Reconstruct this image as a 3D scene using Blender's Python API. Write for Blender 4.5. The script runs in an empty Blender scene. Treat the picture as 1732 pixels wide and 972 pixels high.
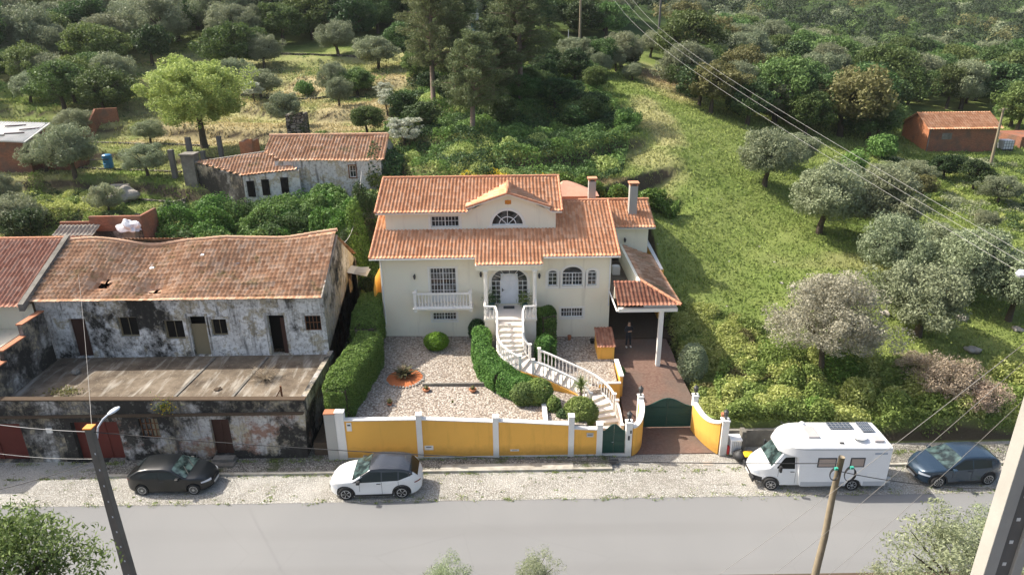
import bpy, bmesh, math, random
import numpy as np
from mathutils import Vector, Matrix
from mathutils.geometry import tessellate_polygon
R = math.radians
rnd = random.Random(7)
C = bpy.context.scene.collection
scene = bpy.context.scene
# ------------------------------------------------------------------ camera
CAM_H = 21.6
PITCH, YAW, ROLL, FOC = R(21.5), R(-0.3), R(0.66), 1155.0
fwd = Vector((-math.sin(YAW)*math.cos(PITCH), math.cos(YAW)*math.cos(PITCH), -math.sin(PITCH)))
rt = Vector((math.cos(YAW), math.sin(YAW), 0)); up = rt.cross(fwd)
rt, up = rt*math.cos(ROLL)-up*math.sin(ROLL), rt*math.sin(ROLL)+up*math.cos(ROLL)
camd = bpy.data.cameras.new('camera'); cam = bpy.data.objects.new('camera', camd); C.objects.link(cam)
M = Matrix((rt, up, -fwd)).transposed().to_4x4(); M.translation = (0, 0, CAM_H); cam.matrix_world = M
camd.sensor_width = 36; camd.lens = FOC/1732*36; camd.clip_end = 3000; camd.clip_start = .3
scene.camera = cam
def ray(x, y): return fwd*FOC + rt*(x-866) - up*(y-486)
def PZ(x, y, z):
    d = ray(x, y); t = (z-CAM_H)/d.z; return Vector((d.x*t, d.y*t, z))
def PY(x, y, Y):
    d = ray(x, y); t = Y/d.y; return Vector((d.x*t, Y, CAM_H+d.z*t))
# ------------------------------------------------------------------ light
SUN = Vector((-.90, .34, 1.0)).normalized()
SEL = math.asin(SUN.z)
w = bpy.data.worlds.new('World'); scene.world = w; w.use_nodes = True
nt = w.node_tree; sky = nt.nodes.new('ShaderNodeTexSky'); sky.sky_type = 'NISHITA'; sky.sun_disc = False
sky.sun_elevation = SEL; sky.sun_rotation = math.atan2(SUN.x, SUN.y) % (2*math.pi)
sky.air_density = 1.0; sky.dust_density = 4.0; sky.ozone_density = .6
nt.links.new(sky.outputs[0], nt.nodes['Background'].inputs[0]); nt.nodes['Background'].inputs[1].default_value = .135
sl = bpy.data.lights.new('sun', 'SUN'); sl.energy = 3.9; sl.angle = R(.5); sl.color = (1, .95, .88)
so = bpy.data.objects.new('sun', sl); C.objects.link(so); so.rotation_euler = SUN.to_track_quat('Z', 'Y').to_euler()
vs = scene.view_settings; vs.view_transform = 'Standard'; vs.look = 'None'; vs.gamma = 1; vs.use_curve_mapping = False
vs.exposure = 0.93
vs.use_white_balance = True; vs.white_balance_temperature = 6650; vs.white_balance_tint = 8
scene.cycles.max_bounces = 6; scene.cycles.transparent_max_bounces = 6
# ------------------------------------------------------------------ tagging
def tag(o, label=None, cat=None, group=None, kind=None):
    if label: o['label'] = label
    if cat: o['category'] = cat
    if group: o['group'] = group
    if kind: o['kind'] = kind
    return o
def thing(name, label, cat, loc=(0, 0, 0), rz=0, group=None):
    o = bpy.data.objects.new(name, None); C.objects.link(o); o.location = loc; o.rotation_euler = (0, 0, rz)
    o.empty_display_size = .2
    return tag(o, label, cat, group)
def dup(root, loc, rz=0, label=None, group=None, scale=None, parent=None):
    r = root.copy(); C.objects.link(r)
    if parent is not None: r.parent = parent
    r.location = loc; r.rotation_euler = (0, 0, rz)
    if scale is not None: r.scale = scale if hasattr(scale, '__len__') else (scale,)*3
    if label: r['label'] = label
    if group: r['group'] = group
    for ch in list(root.children):
        c = ch.copy(); C.objects.link(c); c.parent = r
        for g in list(ch.children):
            d = g.copy(); C.objects.link(d); d.parent = c
    return r
def origin_of(p):
    v = Vector((0, 0, 0))
    while p is not None: v += p.location; p = p.parent
    return v
# ------------------------------------------------------------------ mesh builder
class MB:
    def __init__(s): s.v = []; s.f = []; s.m = []; s.uv = []
    def face(s, pts, m=0, uv=None):
        n = len(s.v); s.v += [tuple(p) for p in pts]; s.f.append(tuple(range(n, n+len(pts)))); s.m.append(m); s.uv.append(uv)
    def idx(s, vs_, fs, m=0):
        n = len(s.v); s.v += [tuple(p) for p in vs_]
        for f in fs: s.f.append(tuple(n+i for i in f)); s.m.append(m); s.uv.append(None)
    def box(s, x0, x1, y0, y1, z0, z1, m=0, rz=0, c=None):
        P = [(x0,y0,z0),(x1,y0,z0),(x1,y1,z0),(x0,y1,z0),(x0,y0,z1),(x1,y0,z1),(x1,y1,z1),(x0,y1,z1)]
        if rz:
            c = c or ((x0+x1)/2, (y0+y1)/2); co, si = math.cos(rz), math.sin(rz)
            P = [(c[0]+(p[0]-c[0])*co-(p[1]-c[1])*si, c[1]+(p[0]-c[0])*si+(p[1]-c[1])*co, p[2]) for p in P]
        s.idx(P, [(0,3,2,1),(4,5,6,7),(0,1,5,4),(1,2,6,5),(2,3,7,6),(3,0,4,7)], m); return s
    def prism(s, poly, z0, z1, m=0):            # poly ccw in xy; z0/z1 scalars or lists
        n = len(poly); a = z0 if hasattr(z0, '__len__') else [z0]*n; b = z1 if hasattr(z1, '__len__') else [z1]*n
        V = [(p[0], p[1], a[i]) for i, p in enumerate(poly)]+[(p[0], p[1], b[i]) for i, p in enumerate(poly)]
        s.idx(V, [tuple(reversed(range(n))), tuple(range(n, 2*n))]+[(i, (i+1) % n, n+(i+1) % n, n+i) for i in range(n)], m); return s
    def tube(s, path, rad, seg=8, m=0, caps=True, sq=None):
        path = [Vector(p) for p in path]; n = len(path); rad = rad if hasattr(rad, '__len__') else [rad]*n
        rings = []; ref = None
        for i, p in enumerate(path):
            t = (path[min(i+1, n-1)]-path[max(i-1, 0)]).normalized()
            if ref is None: ref = Vector((0, 0, 1)) if abs(t.z) < .9 else Vector((1, 0, 0))
            a = t.cross(ref).normalized(); b = t.cross(a).normalized(); ref = -b if False else ref
            rings.append([p+(a*math.cos(2*math.pi*k/seg)+b*math.sin(2*math.pi*k/seg))*rad[i] for k in range(seg)])
        V = [q for r in rings for q in r]; F = []
        for i in range(n-1):
            for k in range(seg):
                F.append((i*seg+k, i*seg+(k+1) % seg, (i+1)*seg+(k+1) % seg, (i+1)*seg+k))
        if caps: F += [tuple(range(seg)), tuple(reversed(range((n-1)*seg, n*seg)))]
        s.idx(V, F, m); return s
    def lathe(s, c, prof, seg=12, m=0):          # prof [(r,z)]
        V = [(c[0]+r*math.cos(2*math.pi*k/seg), c[1]+r*math.sin(2*math.pi*k/seg), c[2]+z) for r, z in prof for k in range(seg)]
        F = []
        for i in range(len(prof)-1):
            for k in range(seg): F.append((i*seg+k, i*seg+(k+1) % seg, (i+1)*seg+(k+1) % seg, (i+1)*seg+k))
        F += [tuple(reversed(range(seg))), tuple(range((len(prof)-1)*seg, len(prof)*seg))]
        s.idx(V, F, m); return s
    def wall(s, o, u, v, outline, holes=(), depth=.2, m=0, mr=None, thick=None):
        """planar wall: o origin, u/v axes; outline & holes lists of (a,b); reveals go inward (-n)*depth"""
        o, u, v = Vector(o), Vector(u), Vector(v); nrm = u.cross(v).normalized()
        loops = [list(outline)]+[list(h) for h in holes]
        tri = tessellate_polygon([[Vector((a, b, 0)) for a, b in l] for l in loops])
        flat = [p for l in loops for p in l]
        P = [o+u*a+v*b for a, b in flat]
        for t in tri:
            a, b, c = (P[i] for i in t)
            if (b-a).cross(c-a).dot(nrm) < 0: a, c = c, a
            if (b-a).cross(c-a).length > 1e-9: s.face([a, b, c], m)
        for h in holes:
            for i in range(len(h)):
                a, b = h[i], h[(i+1) % len(h)]
                A, B = o+u*a[0]+v*a[1], o+u*b[0]+v*b[1]
                s.face([A, B, B-nrm*depth, A-nrm*depth], m if mr is None else mr)
        if thick:
            for i in range(len(outline)):
                a, b = outline[i], outline[(i+1) % len(outline)]
                A, B = o+u*a[0]+v*a[1], o+u*b[0]+v*b[1]
                s.face([B, A, A-nrm*thick, B-nrm*thick], m)
            for t in tri:
                a, b, c = (P[i]-nrm*thick for i in t)
                if (b-a).cross(c-a).dot(nrm) > 0: a, c = c, a
                if (b-a).cross(c-a).length > 1e-9: s.face([a, b, c], m)
        return s
    def build(s, name, mats, parent=None, smooth=False, bevel=0, loc=None):
        off = origin_of(parent) if parent is not None else (Vector(loc) if loc is not None else Vector((0, 0, 0)))
        me = bpy.data.meshes.new(name); me.from_pydata([(a[0]-off.x, a[1]-off.y, a[2]-off.z) for a in s.v], [], s.f)
        if not isinstance(mats, (list, tuple)): mats = [mats]
        for mm in mats: me.materials.append(mm)
        me.polygons.foreach_set('material_index', s.m)
        if any(u is not None for u in s.uv):
            L = me.uv_layers.new(name='UVMap'); k = 0
            for f, u in zip(s.f, s.uv):
                for j in range(len(f)):
                    L.data[k].uv = u[j] if u else (0, 0); k += 1
        if smooth: me.polygons.foreach_set('use_smooth', [True]*len(s.f))
        me.update()
        o = bpy.data.objects.new(name, me); C.objects.link(o)
        if parent is not None: o.parent = parent
        elif loc is not None: o.location = loc
        if bevel:
            b = bmesh.new(); b.from_mesh(me); bmesh.ops.remove_doubles(b, verts=b.verts, dist=1e-5); b.to_mesh(me); b.free()
            md = o.modifiers.new('bevel', 'BEVEL'); md.width = bevel; md.segments = 2; md.limit_method = 'ANGLE'; md.angle_limit = R(35)
        return o
def rect(x0, x1, z0, z1): return [(x0, z0), (x1, z0), (x1, z1), (x0, z1)]
def arch(x0, x1, z0, zs, n=12, rise=None):
    c = (x0+x1)/2; r = (x1-x0)/2; rise = rise or r
    return [(x0, z0), (x1, z0)]+[(c+r*math.cos(math.pi*k/n), zs+rise*math.sin(math.pi*k/n)) for k in range(0, n+1)]
# ------------------------------------------------------------------ materials
class NT:
    def __init__(s, name, rough=.8, spec=.3):
        s.mat = bpy.data.materials.new(name); s.mat.use_nodes = True; s.t = s.mat.node_tree; s.n = s.t.nodes
        s.b = s.n['Principled BSDF']; s.b.inputs['Roughness'].default_value = rough
        s.b.inputs['Specular IOR Level'].default_value = spec; s._pos = None
    def L(s, a, b): s.t.links.new(a, b)
    def pos(s):
        if s._pos is None: s._pos = s.n.new('ShaderNodeNewGeometry').outputs['Position']
        return s._pos
    def obj(s): return s.n.new('ShaderNodeTexCoord').outputs['Object']
    def uv(s): return s.n.new('ShaderNodeTexCoord').outputs['UV']
    def scale(s, vec, sc):
        m = s.n.new('ShaderNodeMapping'); s.L(vec, m.inputs[0]); m.inputs['Scale'].default_value = sc; return m.outputs[0]
    def noise(s, sc, det=4, rough=.55, vec=None, dist=0):
        n = s.n.new('ShaderNodeTexNoise'); s.L(vec if vec is not None else s.pos(), n.inputs['Vector'])
        n.inputs['Scale'].default_value = sc; n.inputs['Detail'].default_value = det; n.inputs['Roughness'].default_value = rough
        n.inputs['Distortion'].default_value = dist; return n.outputs[0]
    def vor(s, sc, feat='F1', out='Distance', vec=None):
        n = s.n.new('ShaderNodeTexVoronoi'); n.feature = feat; s.L(vec if vec is not None else s.pos(), n.inputs['Vector'])
        n.inputs['Scale'].default_value = sc; return n.outputs[out]
    def ramp(s, f, stops, interp='LINEAR'):
        r = s.n.new('ShaderNodeValToRGB'); r.color_ramp.interpolation = interp; e = r.color_ramp.elements
        while len(e) > 1: e.remove(e[-1])
        for i, (p, c) in enumerate(stops):
            q = e[0] if i == 0 else e.new(p)
            q.position = p; q.color = c if len(c) == 4 else (*c, 1)
        s.L(f, r.inputs[0]); return r.outputs[0]
    def bw(s, f, a, b): return s.ramp(f, [(a, (0, 0, 0)), (b, (1, 1, 1))])
    def mix(s, fac, a, b, mode='MIX'):
        m = s.n.new('ShaderNodeMix'); m.data_type = 'RGBA'; m.blend_type = mode
        for v, i in ((fac, 0), (a, 6), (b, 7)):
            if isinstance(v, (int, float)): m.inputs[i].default_value = v
            elif isinstance(v, tuple): m.inputs[i].default_value = (*v, 1)[:4]
            else: s.L(v, m.inputs[i])
        return m.outputs[2]
    def math(s, op, a, b=0., c=None):
        m = s.n.new('ShaderNodeMath'); m.operation = op
        for i, v in enumerate((a, b)+((c,) if c is not None else ())):
            if isinstance(v, (int, float)): m.inputs[i].default_value = v
            else: s.L(v, m.inputs[i])
        return m.outputs[0]
    def xyz(s, v):
        x = s.n.new('ShaderNodeSeparateXYZ'); s.L(v, x.inputs[0]); return x.outputs
    def col(s, c):
        if isinstance(c, tuple): s.b.inputs['Base Color'].default_value = (*c, 1)[:4]
        else: s.L(c, s.b.inputs['Base Color'])
        return s
    def bump(s, h, st=.3, dist=.02):
        b = s.n.new('ShaderNodeBump'); b.inputs['Strength'].default_value = st; b.inputs['Distance'].default_value = dist
        s.L(h, b.inputs['Height']); s.L(b.outputs[0], s.b.inputs['Normal']); return s
def plain(name, c, rough=.6, spec=.4, metal=0, var=.12, sc=3.0, bump=0):
    n = NT(name, rough, spec); n.b.inputs['Metallic'].default_value = metal
    f = n.noise(sc, 5, vec=n.obj())
    n.col(n.mix(f, tuple(x*(1-var) for x in c), tuple(min(1, x*(1+var)) for x in c)))
    if bump: n.bump(n.noise(sc*12, 3, vec=n.obj()), bump, .01)
    return n.mat
MT = {}
def mats_init():
    n = NT('asphalt', .9)
    a = n.noise(.35, 5); b = n.noise(60, 3); p = n.noise(.09, 3)
    c = n.mix(a, (.155, .155, .153), (.19, .189, .186)); c = n.mix(n.bw(b, .3, .75), c, (.215, .213, .208))
    c = n.mix(n.math('MULTIPLY', n.bw(p, .45, .7), .35), c, (.25, .243, .233))
    # cracks
    ck = n.vor(.16, 'DISTANCE_TO_EDGE', 'Distance', vec=n.mix(.12, n.pos(), n.n.new('ShaderNodeTexNoise').outputs['Color'], 'ADD'))
    c = n.mix(n.math('MULTIPLY', n.bw(ck, .0015, .0005), .12), c, (.10, .095, .09))
    # wheel-polished lanes along the street
    y = n.xyz(n.pos())['Y']; ln = n.math('SINE', n.math('MULTIPLY', y, 2.6)); c = n.mix(n.math('MULTIPLY', n.math('MULTIPLY', n.bw(ln, .2, .9), n.bw(n.noise(.3, 4, vec=n.scale(n.pos(), (.25, 1, 1))), .3, .6)), .28), c, (.15, .145, .14)); c = n.mix(n.math('MULTIPLY', n.math('MULTIPLY', n.bw(y, 26.2, 26.9), n.bw(n.noise(1.6, 5), .42, .6)), .7), c, (.33, .31, .27)); c = n.mix(n.math('MULTIPLY', n.bw(n.noise(1.1, 2), .73, .78), .5), c, (.09, .088, .085))
    n.col(c).bump(b, .4, .01); MT['asphalt'] = n.mat
    n = NT('cobbles', .85)
    v = n.scale(n.pos(), (10.5, 10.5, 10.5)); e = n.vor(1, 'DISTANCE_TO_EDGE', 'Distance', v); cc = n.vor(1, 'F1', 'Color', v)
    g = n.xyz(cc)['X']; c = n.mix(g, (.36, .34, .30), (.50, .475, .43)); c = n.mix(n.bw(e, .01, .09), (.17, .155, .125), c)
    d = n.noise(.45, 4); c = n.mix(n.math('MULTIPLY', n.bw(d, .5, .72), .35), c, (.20, .175, .135))
    gr = n.noise(.8, 5, .7); c = n.mix(n.math('MULTIPLY', n.bw(gr, .60, .70), .55), c, (.12, .13, .05))
    yy = n.xyz(n.pos())['Y']; c = n.mix(n.math('MULTIPLY', n.math('MULTIPLY', n.bw(yy, 27.6, 26.95), n.bw(n.noise(1.3, 5), .35, .55)), .75), c, (.42, .39, .34)); c = n.mix(n.math('MULTIPLY', n.bw(n.noise(.22, 3, .5), .5, .62), .35), c, (.60, .57, .52))
    n.col(c).bump(n.bw(e, 0, .15), .9, .03); MT['cobbles'] = n.mat
    n = NT('old_cobbles', .9)
    v = n.scale(n.pos(), (8.2, 8.2, 8.2)); e = n.vor(1, 'DISTANCE_TO_EDGE', 'Distance', v); g = n.xyz(n.vor(1, 'F1', 'Color', v))['X']
    c = n.mix(g, (.20, .185, .16), (.36, .34, .30)); c = n.mix(n.bw(e, .02, .1), (.05, .046, .035), c)
    gr = n.noise(.7, 5, .7); c = n.mix(n.bw(gr, .52, .66), c, (.07, .085, .03)); n.col(c).bump(n.bw(e, 0, .15), .9, .03); MT['sidewalk'] = n.mat
    n = NT('gravel', .95)
    v = n.scale(n.pos(), (9, 9, 9)); cc = n.vor(1, 'F1', 'Color', v); e = n.vor(1, 'F1', 'Distance', v); g = n.xyz(cc)
    c = n.mix(g['X'], (.30, .25, .21), (.62, .57, .50)); c = n.mix(n.bw(g['Y'], .55, .9), c, (.42, .355, .29)); c = n.mix(n.bw(e, .35, .75), c, (.17, .13, .10))
    c = n.mix(n.math('MULTIPLY', n.noise(.6, 4), .35), c, (.30, .25, .2))
    n.col(c).bump(n.math('SUBTRACT', 1, e), 1.0, .05); MT['gravel'] = n.mat
    n = NT('driveway_brick', .85)
    br = n.n.new('ShaderNodeTexBrick'); n.L(n.pos(), br.inputs[0]); br.inputs['Scale'].default_value = 4.2
    br.inputs['Color1'].default_value = (.165, .09, .066, 1); br.inputs['Color2'].default_value = (.235, .145, .11, 1); br.inputs['Mortar'].default_value = (.10, .075, .055, 1)
    c = n.mix(n.bw(n.noise(.5, 5), .4, .75), br.outputs[0], (.13, .105, .085)); n.col(c).bump(br.outputs[1], .4, .01); MT['driveway'] = n.mat
    n = NT('concrete', .9); f = n.noise(1.2, 6, .65); c = n.ramp(f, [(.3, (.10, .09, .075)), (.55, (.20, .185, .16)), (.75, (.30, .28, .245))])
    n.col(c).bump(n.noise(25, 4), .3, .01); MT['concrete'] = n.mat
    n = NT('pale_kerb', .9); c = n.ramp(n.noise(2.5, 5), [(.3, (.28, .25, .2)), (.7, (.48, .45, .39))]); n.col(c).bump(n.noise(30, 3), .3, .01); MT['kerb'] = n.mat
    # terrace roof slab: grey brown with lichen and streaks
    n = NT('terrace_slab', .95); f = n.noise(.8, 7, .7); c = n.ramp(f, [(.3, (.065, .048, .034)), (.5, (.145, .113, .08)), (.7, (.245, .20, .15))])
    st = n.noise(1, 4, .6, vec=n.scale(n.pos(), (2.2, .35, 1))); c = n.mix(n.bw(st, .52, .72), c, (.36, .33, .28))
    sp = n.noise(14, 2); c = n.mix(n.bw(sp, .68, .76), c, (.45, .41, .34)); n.col(c).bump(n.noise(18, 5), .5, .03); MT['slab'] = n.mat
    # villa plaster
    def plaster(name, c1, stain=.3, rough=.85, splash=None):
        n = NT(name, rough); f = n.noise(.7, 5); c = n.mix(f, tuple(x*.93 for x in c1), tuple(min(.9, x*1.05) for x in c1))
        s_ = n.noise(1, 5, .65, vec=n.scale(n.pos(), (2.5, 2.5, .25))); c = n.mix(n.math('MULTIPLY', n.bw(s_, .55, .8), stain), c, tuple(x*.55 for x in c1))
        if splash:
            z = n.xyz(n.pos())['Z']; z = n.math('ADD', z, n.math('MULTIPLY', n.noise(2.2, 5, .7), -.7)); c = n.mix(n.math('MULTIPLY', n.bw(z, splash[0]+.35, splash[0]-.25), splash[1]), c, tuple(x*.42 for x in c1))
            cr = n.noise(.8, 6, .7); c = n.mix(n.math('MULTIPLY', n.bw(cr, .56, .68), .35), c, tuple(min(1, x*1.12) for x in c1))
        n.col(c).bump(n.noise(40, 3), .12, .01); return n.mat
    MT['cream'] = plaster('cream_plaster', (.95, .83, .655), .5, splash=(2.35, .45))
    MT['trim'] = plaster('pale_trim', (.88, .82, .73), .12)
    MT['white_paint'] = plaster('white_paint', (.84, .80, .74), .35, .6)
    MT['marble'] = plaster('pale_marble', (.78, .70, .62), .2, .5)
    MT['yellow'] = plaster('ochre_yellow_paint', (.84, .445, .09), .45, splash=(.2, .6))
    MT['pillar'] = plaster('white_pillar', (.76, .735, .69), .5, splash=(.1, .5))
    MT['oldpillar'] = plaster('mottled_pillar', (.40, .385, .35), .9)
    # abandoned house plaster: upper storey
    def ruin(name, base, seed, darkbias=0., brick=0., blobs=(), foot=None, ochre=()):
        n = NT(name, .95); P = n.n.new('ShaderNodeMapping'); n.L(n.pos(), P.inputs[0]); P.inputs['Location'].default_value = (seed, seed*.7, seed*1.3); P = P.outputs[0]
        a = n.noise(.55, 6, .68, P); c = n.ramp(a, [(.36, base), (.44, (.42, .36, .25)), (.50, base), (.62, (.55, .53, .50))])
        fine = n.noise(5, 6, .75, P); c = n.mix(n.bw(fine, .5, .68), c, (.20, .18, .155))
        if brick:
            bk = n.noise(.9, 6, .7, n.scale(P, (1, 1, 1.3))); c = n.mix(n.math('MULTIPLY', n.bw(bk, .5, .6), brick), c, (.24, .105, .06))
        dk = n.noise(.38, 7, .72, n.scale(P, (1, 1, .8))); q = n.xyz(n.pos()); z = q['Z']; x = q['X']
        def near(cx, w): return n.math('MAXIMUM', n.math('SUBTRACT', 1, n.math('DIVIDE', n.math('ABSOLUTE', n.math('SUBTRACT', x, cx)), w)), 0)
        for cx, w, a_ in blobs: dk = n.math('ADD', dk, n.math('MULTIPLY', n.math('MINIMUM', near(cx, w*1.7), .5), a_*.9))
        if foot: dk = n.math('ADD', dk, n.math('MULTIPLY', n.bw(z, foot[0]+foot[1], foot[0]), .17)); dk = n.math('ADD', dk, -.02)
        for cx, w in ochre:
            o_ = n.math('MULTIPLY', n.math('MULTIPLY', n.math('MINIMUM', near(cx, w*1.3), .5), 2), n.bw(n.noise(1.5, 6, .7, P), .34, .46)); o_ = n.math('MULTIPLY', o_, n.bw(z, 5.72, 5.62)); c = n.mix(n.math('GREATER_THAN', o_, .5), c, (.43, .36, .23))
        c = n.mix(n.bw(dk, .50-darkbias, .60-darkbias), c, n.mix(n.bw(n.noise(3.2, 7, .75, P), .56, .66), (.03, .028, .025), (.13, .125, .11)))
        run = n.noise(1, 5, .7, n.scale(P, (3.5, 3.5, .3))); c = n.mix(n.math('MULTIPLY', n.bw(run, .52, .68), .75), c, (.06, .055, .048))
        n.col(c).bump(fine, .5, .03); return n
    n = ruin('ruin_plaster', (.76, .75, .73), 3.1, -.025, 0., [(-21.9, 2.1, .22), (-15.0, .9, .11)], (3.1, .7), [(-24.2, .9), (-20.6, .45), (-19.0, .3), (-16.1, .5), (-13.0, .3)]); MT['ruin'] = n.mat
    n = ruin('ruin_base_plaster', (.46, .43, .405), 8.3, .03, .8, [(-18.3, 1.0, .2), (-11.6, .5, .12), (-23, 1, .3)], (0, .7)); MT['ruinlow'] = n.mat
    n = ruin('ruin_black', (.13, .12, .11), 5.3, .06); MT['ruinblack'] = n.mat
    n = ruin('ruin_gable', (.34, .31, .27), 12.3, .0); MT['ruingable'] = n.mat
    n = ruin('ruin_white', (.62, .61, .59), 22.3, -.10); MT['ruinwhite'] = n.mat
    # roof tiles: uv is in metres / tile units
    def tiles(name, c0, c1, c2, moss=0., grime=.3, rough=.8):
        n = NT(name, rough); uv = n.uv(); fl = n.n.new('ShaderNodeVectorMath'); fl.operation = 'FLOOR'; n.L(uv, fl.inputs[0])
        wn = n.n.new('ShaderNodeTexWhiteNoise'); wn.noise_dimensions = '2D'; n.L(fl.outputs[0], wn.inputs['Vector'])
        c = n.ramp(wn.outputs['Value'], [(0, c0), (.5, c1), (1, c2)])
        g = n.noise(1.6, 6, .7); c = n.mix(n.math('MULTIPLY', n.bw(g, .45, .7), grime), c, tuple(x*.45 for x in c1))
        g2 = n.noise(9, 4); c = n.mix(n.math('MULTIPLY', n.bw(g2, .55, .7), .3), c, tuple(min(1, x*1.35) for x in c2))
        if moss: c = n.mix(n.math('MULTIPLY', n.bw(n.noise(.9, 6, .75), .58-.1*moss, .68), .8), c, (.16, .14, .045))
        n.col(c).bump(n.noise(30, 3), .2, .01); return n.mat
    MT['tile'] = tiles('terracotta_tiles', (.55, .24, .12), (.67, .315, .165), (.75, .42, .255), 0, .22)
    MT['tilered'] = tiles('dark_red_tiles', (.27, .105, .065), (.36, .15, .09), (.45, .22, .14), .0, .5)
    MT['tileold'] = tiles('weathered_tiles', (.42, .205, .11), (.56, .30, .17), (.66, .42, .28), .3, .3)
    MT['tileoldred'] = tiles('old_red_tiles', (.42, .175, .11), (.52, .235, .155), (.60, .33, .23), 0, .3)
    MT['ridge'] = plain('ridge_tile', (.54, .255, .15), .85, .2, 0, .35, 5)
    MT['ridgeold'] = plain('old_ridge_mortar', (.34, .30, .25), .9, .2, 0, .4, 4)
    n = NT('glass', .06, .5); n.col(n.mix(n.bw(n.noise(2.1, 3), .42, .66), (.014, .017, .019), (.115, .12, .12))); MT['glass'] = n.mat
    n = NT('car_glass', .06, .35); n.col((.01, .014, .014)); MT['carglass'] = n.mat
    n = NT('windscreen_glass', .07, .5); n.col(n.mix(n.bw(n.noise(2.6, 2, vec=n.obj()), .4, .62), (.012, .02, .02), (.07, .11, .105))); MT['screen'] = n.mat
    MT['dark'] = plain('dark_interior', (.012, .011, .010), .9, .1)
    MT['whiteframe'] = plain('white_frame', (.78, .77, .75), .45)
    MT['doorwhite'] = plain('white_door_paint', (.74, .75, .77), .4)
    MT['iron'] = plain('dark_iron', (.05, .05, .05), .6)
    MT['rust'] = plain('rusty_iron', (.17, .075, .035), .85, .2, 0, .4, 8)
    MT['green'] = plain('dark_green_metal', (.008, .055, .04), .45, .5, 0, .15, 2)
    MT['lampwhite'] = plain('lamp_head_grey', (.60, .63, .68), .4)
    MT['galv'] = plain('galvanised_steel', (.45, .46, .46), .5, .5, .3)
    MT['tin'] = plain('corrugated_tin', (.50, .49, .47), .6, .4, .1, .3, 1.2)
    MT['wood'] = plain('weathered_wood', (.26, .215, .15), .9, .2, 0, .3, 6, .3)
    MT['polecon'] = plain('pole_concrete', (.36, .345, .31), .9, .2, 0, .25, 1.5, .3)
    MT['polegrey'] = plain('pole_dark_concrete', (.15, .14, .125), .9, .2, 0, .3, 1.5, .3)
    MT['doorbrown'] = plain('dark_brown_door', (.055, .022, .014), .7)
    MT['doorred'] = plain('dark_red_garage_door', (.12, .022, .015), .7, .3, 0, .2, 2)
    MT['doorolive'] = plain('faded_ochre_door', (.22, .18, .11), .8)
    MT['terracotta'] = plain('terracotta_pot', (.40, .16, .08), .8)
    MT['bluepot'] = plain('blue_glazed_pot', (.03, .14, .20), .3)
    MT['redgravel'] = plain('red_bark_mulch', (.46, .15, .06), .95, .1, 0, .45, 25, .8)
    MT['stone'] = plain('grey_fieldstone', (.33, .30, .26), .95, .1, 0, .4, 4, .6)
    MT['soil'] = plain('dark_soil', (.09, .065, .045), .95, .1, 0, .3, 6)
    MT['bark'] = plain('dark_bark', (.085, .068, .05), .95, .1, 0, .4, 6, .6)
    MT['barkpale'] = plain('pine_bark', (.20, .155, .12), .95, .1, 0, .4, 6, .6)
    MT['wire'] = plain('black_cable', (.03, .03, .03), .7)
    MT['wirepale'] = plain('pale_wire', (.34, .33, .31), .6)
    MT['black'] = plain('black_plastic', (.02, .02, .021), .55)
    MT['tyre'] = plain('tyre_rubber', (.018, .018, .018), .85)
    MT['rim'] = plain('alloy_rim', (.50, .50, .50), .35, .5, .5, .05)
    MT['bluebarrel'] = plain('blue_plastic', (.02, .17, .36), .4)
    MT['tarp'] = plain('white_tarp', (.66, .66, .68), .5, .4, 0, .15, 3)
    MT['orange'] = plain('orange_paint', (.65, .24, .03), .6)
    MT['amber'] = plain('yellow_plastic', (.75, .47, .03), .4)
    MT['redplastic'] = plain('red_plastic', (.45, .02, .02), .4)
    n = NT('orange_brick', .9); br = n.n.new('ShaderNodeTexBrick'); v = n.n.new('ShaderNodeCombineXYZ'); q = n.xyz(n.pos())
    n.L(n.math('ADD', q['X'], q['Y']), v.inputs[0]); n.L(q['Z'], v.inputs[1]); n.L(v.outputs[0], br.inputs[0]); br.inputs['Scale'].default_value = 3.2
    br.inputs['Color1'].default_value = (.50, .165, .065, 1); br.inputs['Color2'].default_value = (.58, .22, .10, 1); br.inputs['Mortar'].default_value = (.28, .18, .12, 1)
    n.col(n.mix(n.math('MULTIPLY', n.bw(n.noise(.9, 5), .5, .7), .6), br.outputs[0], (.20, .12, .08))).bump(br.outputs[1], .3, .01); MT['brick'] = n.mat
    n = NT('shaded_brick', .9); br = n.n.new('ShaderNodeTexBrick'); v = n.n.new('ShaderNodeCombineXYZ'); q = n.xyz(n.pos())  # darker copy of the orange brick, wall shade put into its colour
    n.L(n.math('ADD', q['X'], q['Y']), v.inputs[0]); n.L(q['Z'], v.inputs[1]); n.L(v.outputs[0], br.inputs[0]); br.inputs['Scale'].default_value = 3.2
    br.inputs['Color1'].default_value = (.22, .08, .045, 1); br.inputs['Color2'].default_value = (.31, .125, .07, 1); br.inputs['Mortar'].default_value = (.20, .14, .10, 1)
    n.col(n.mix(n.math('MULTIPLY', n.bw(n.noise(.9, 6), .45, .65), .7), br.outputs[0], (.12, .09, .07))).bump(br.outputs[1], .3, .01); MT['brickshade'] = n.mat
    n = NT('dry_stone', .95); v = n.scale(n.pos(), (2.6, 2.6, 4.2)); e = n.vor(1, 'DISTANCE_TO_EDGE', 'Distance', v); g = n.xyz(n.vor(1, 'F1', 'Color', v))['X']
    c = n.mix(g, (.13, .11, .085), (.30, .265, .215)); c = n.mix(n.bw(e, .03, .12), (.02, .018, .014), c); c = n.mix(n.bw(n.noise(1.2, 5), .52, .62), c, (.05, .065, .02))
    n.col(c).bump(n.bw(e, 0, .2), 1, .08); MT['drystone'] = n.mat
mats_init()
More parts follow.
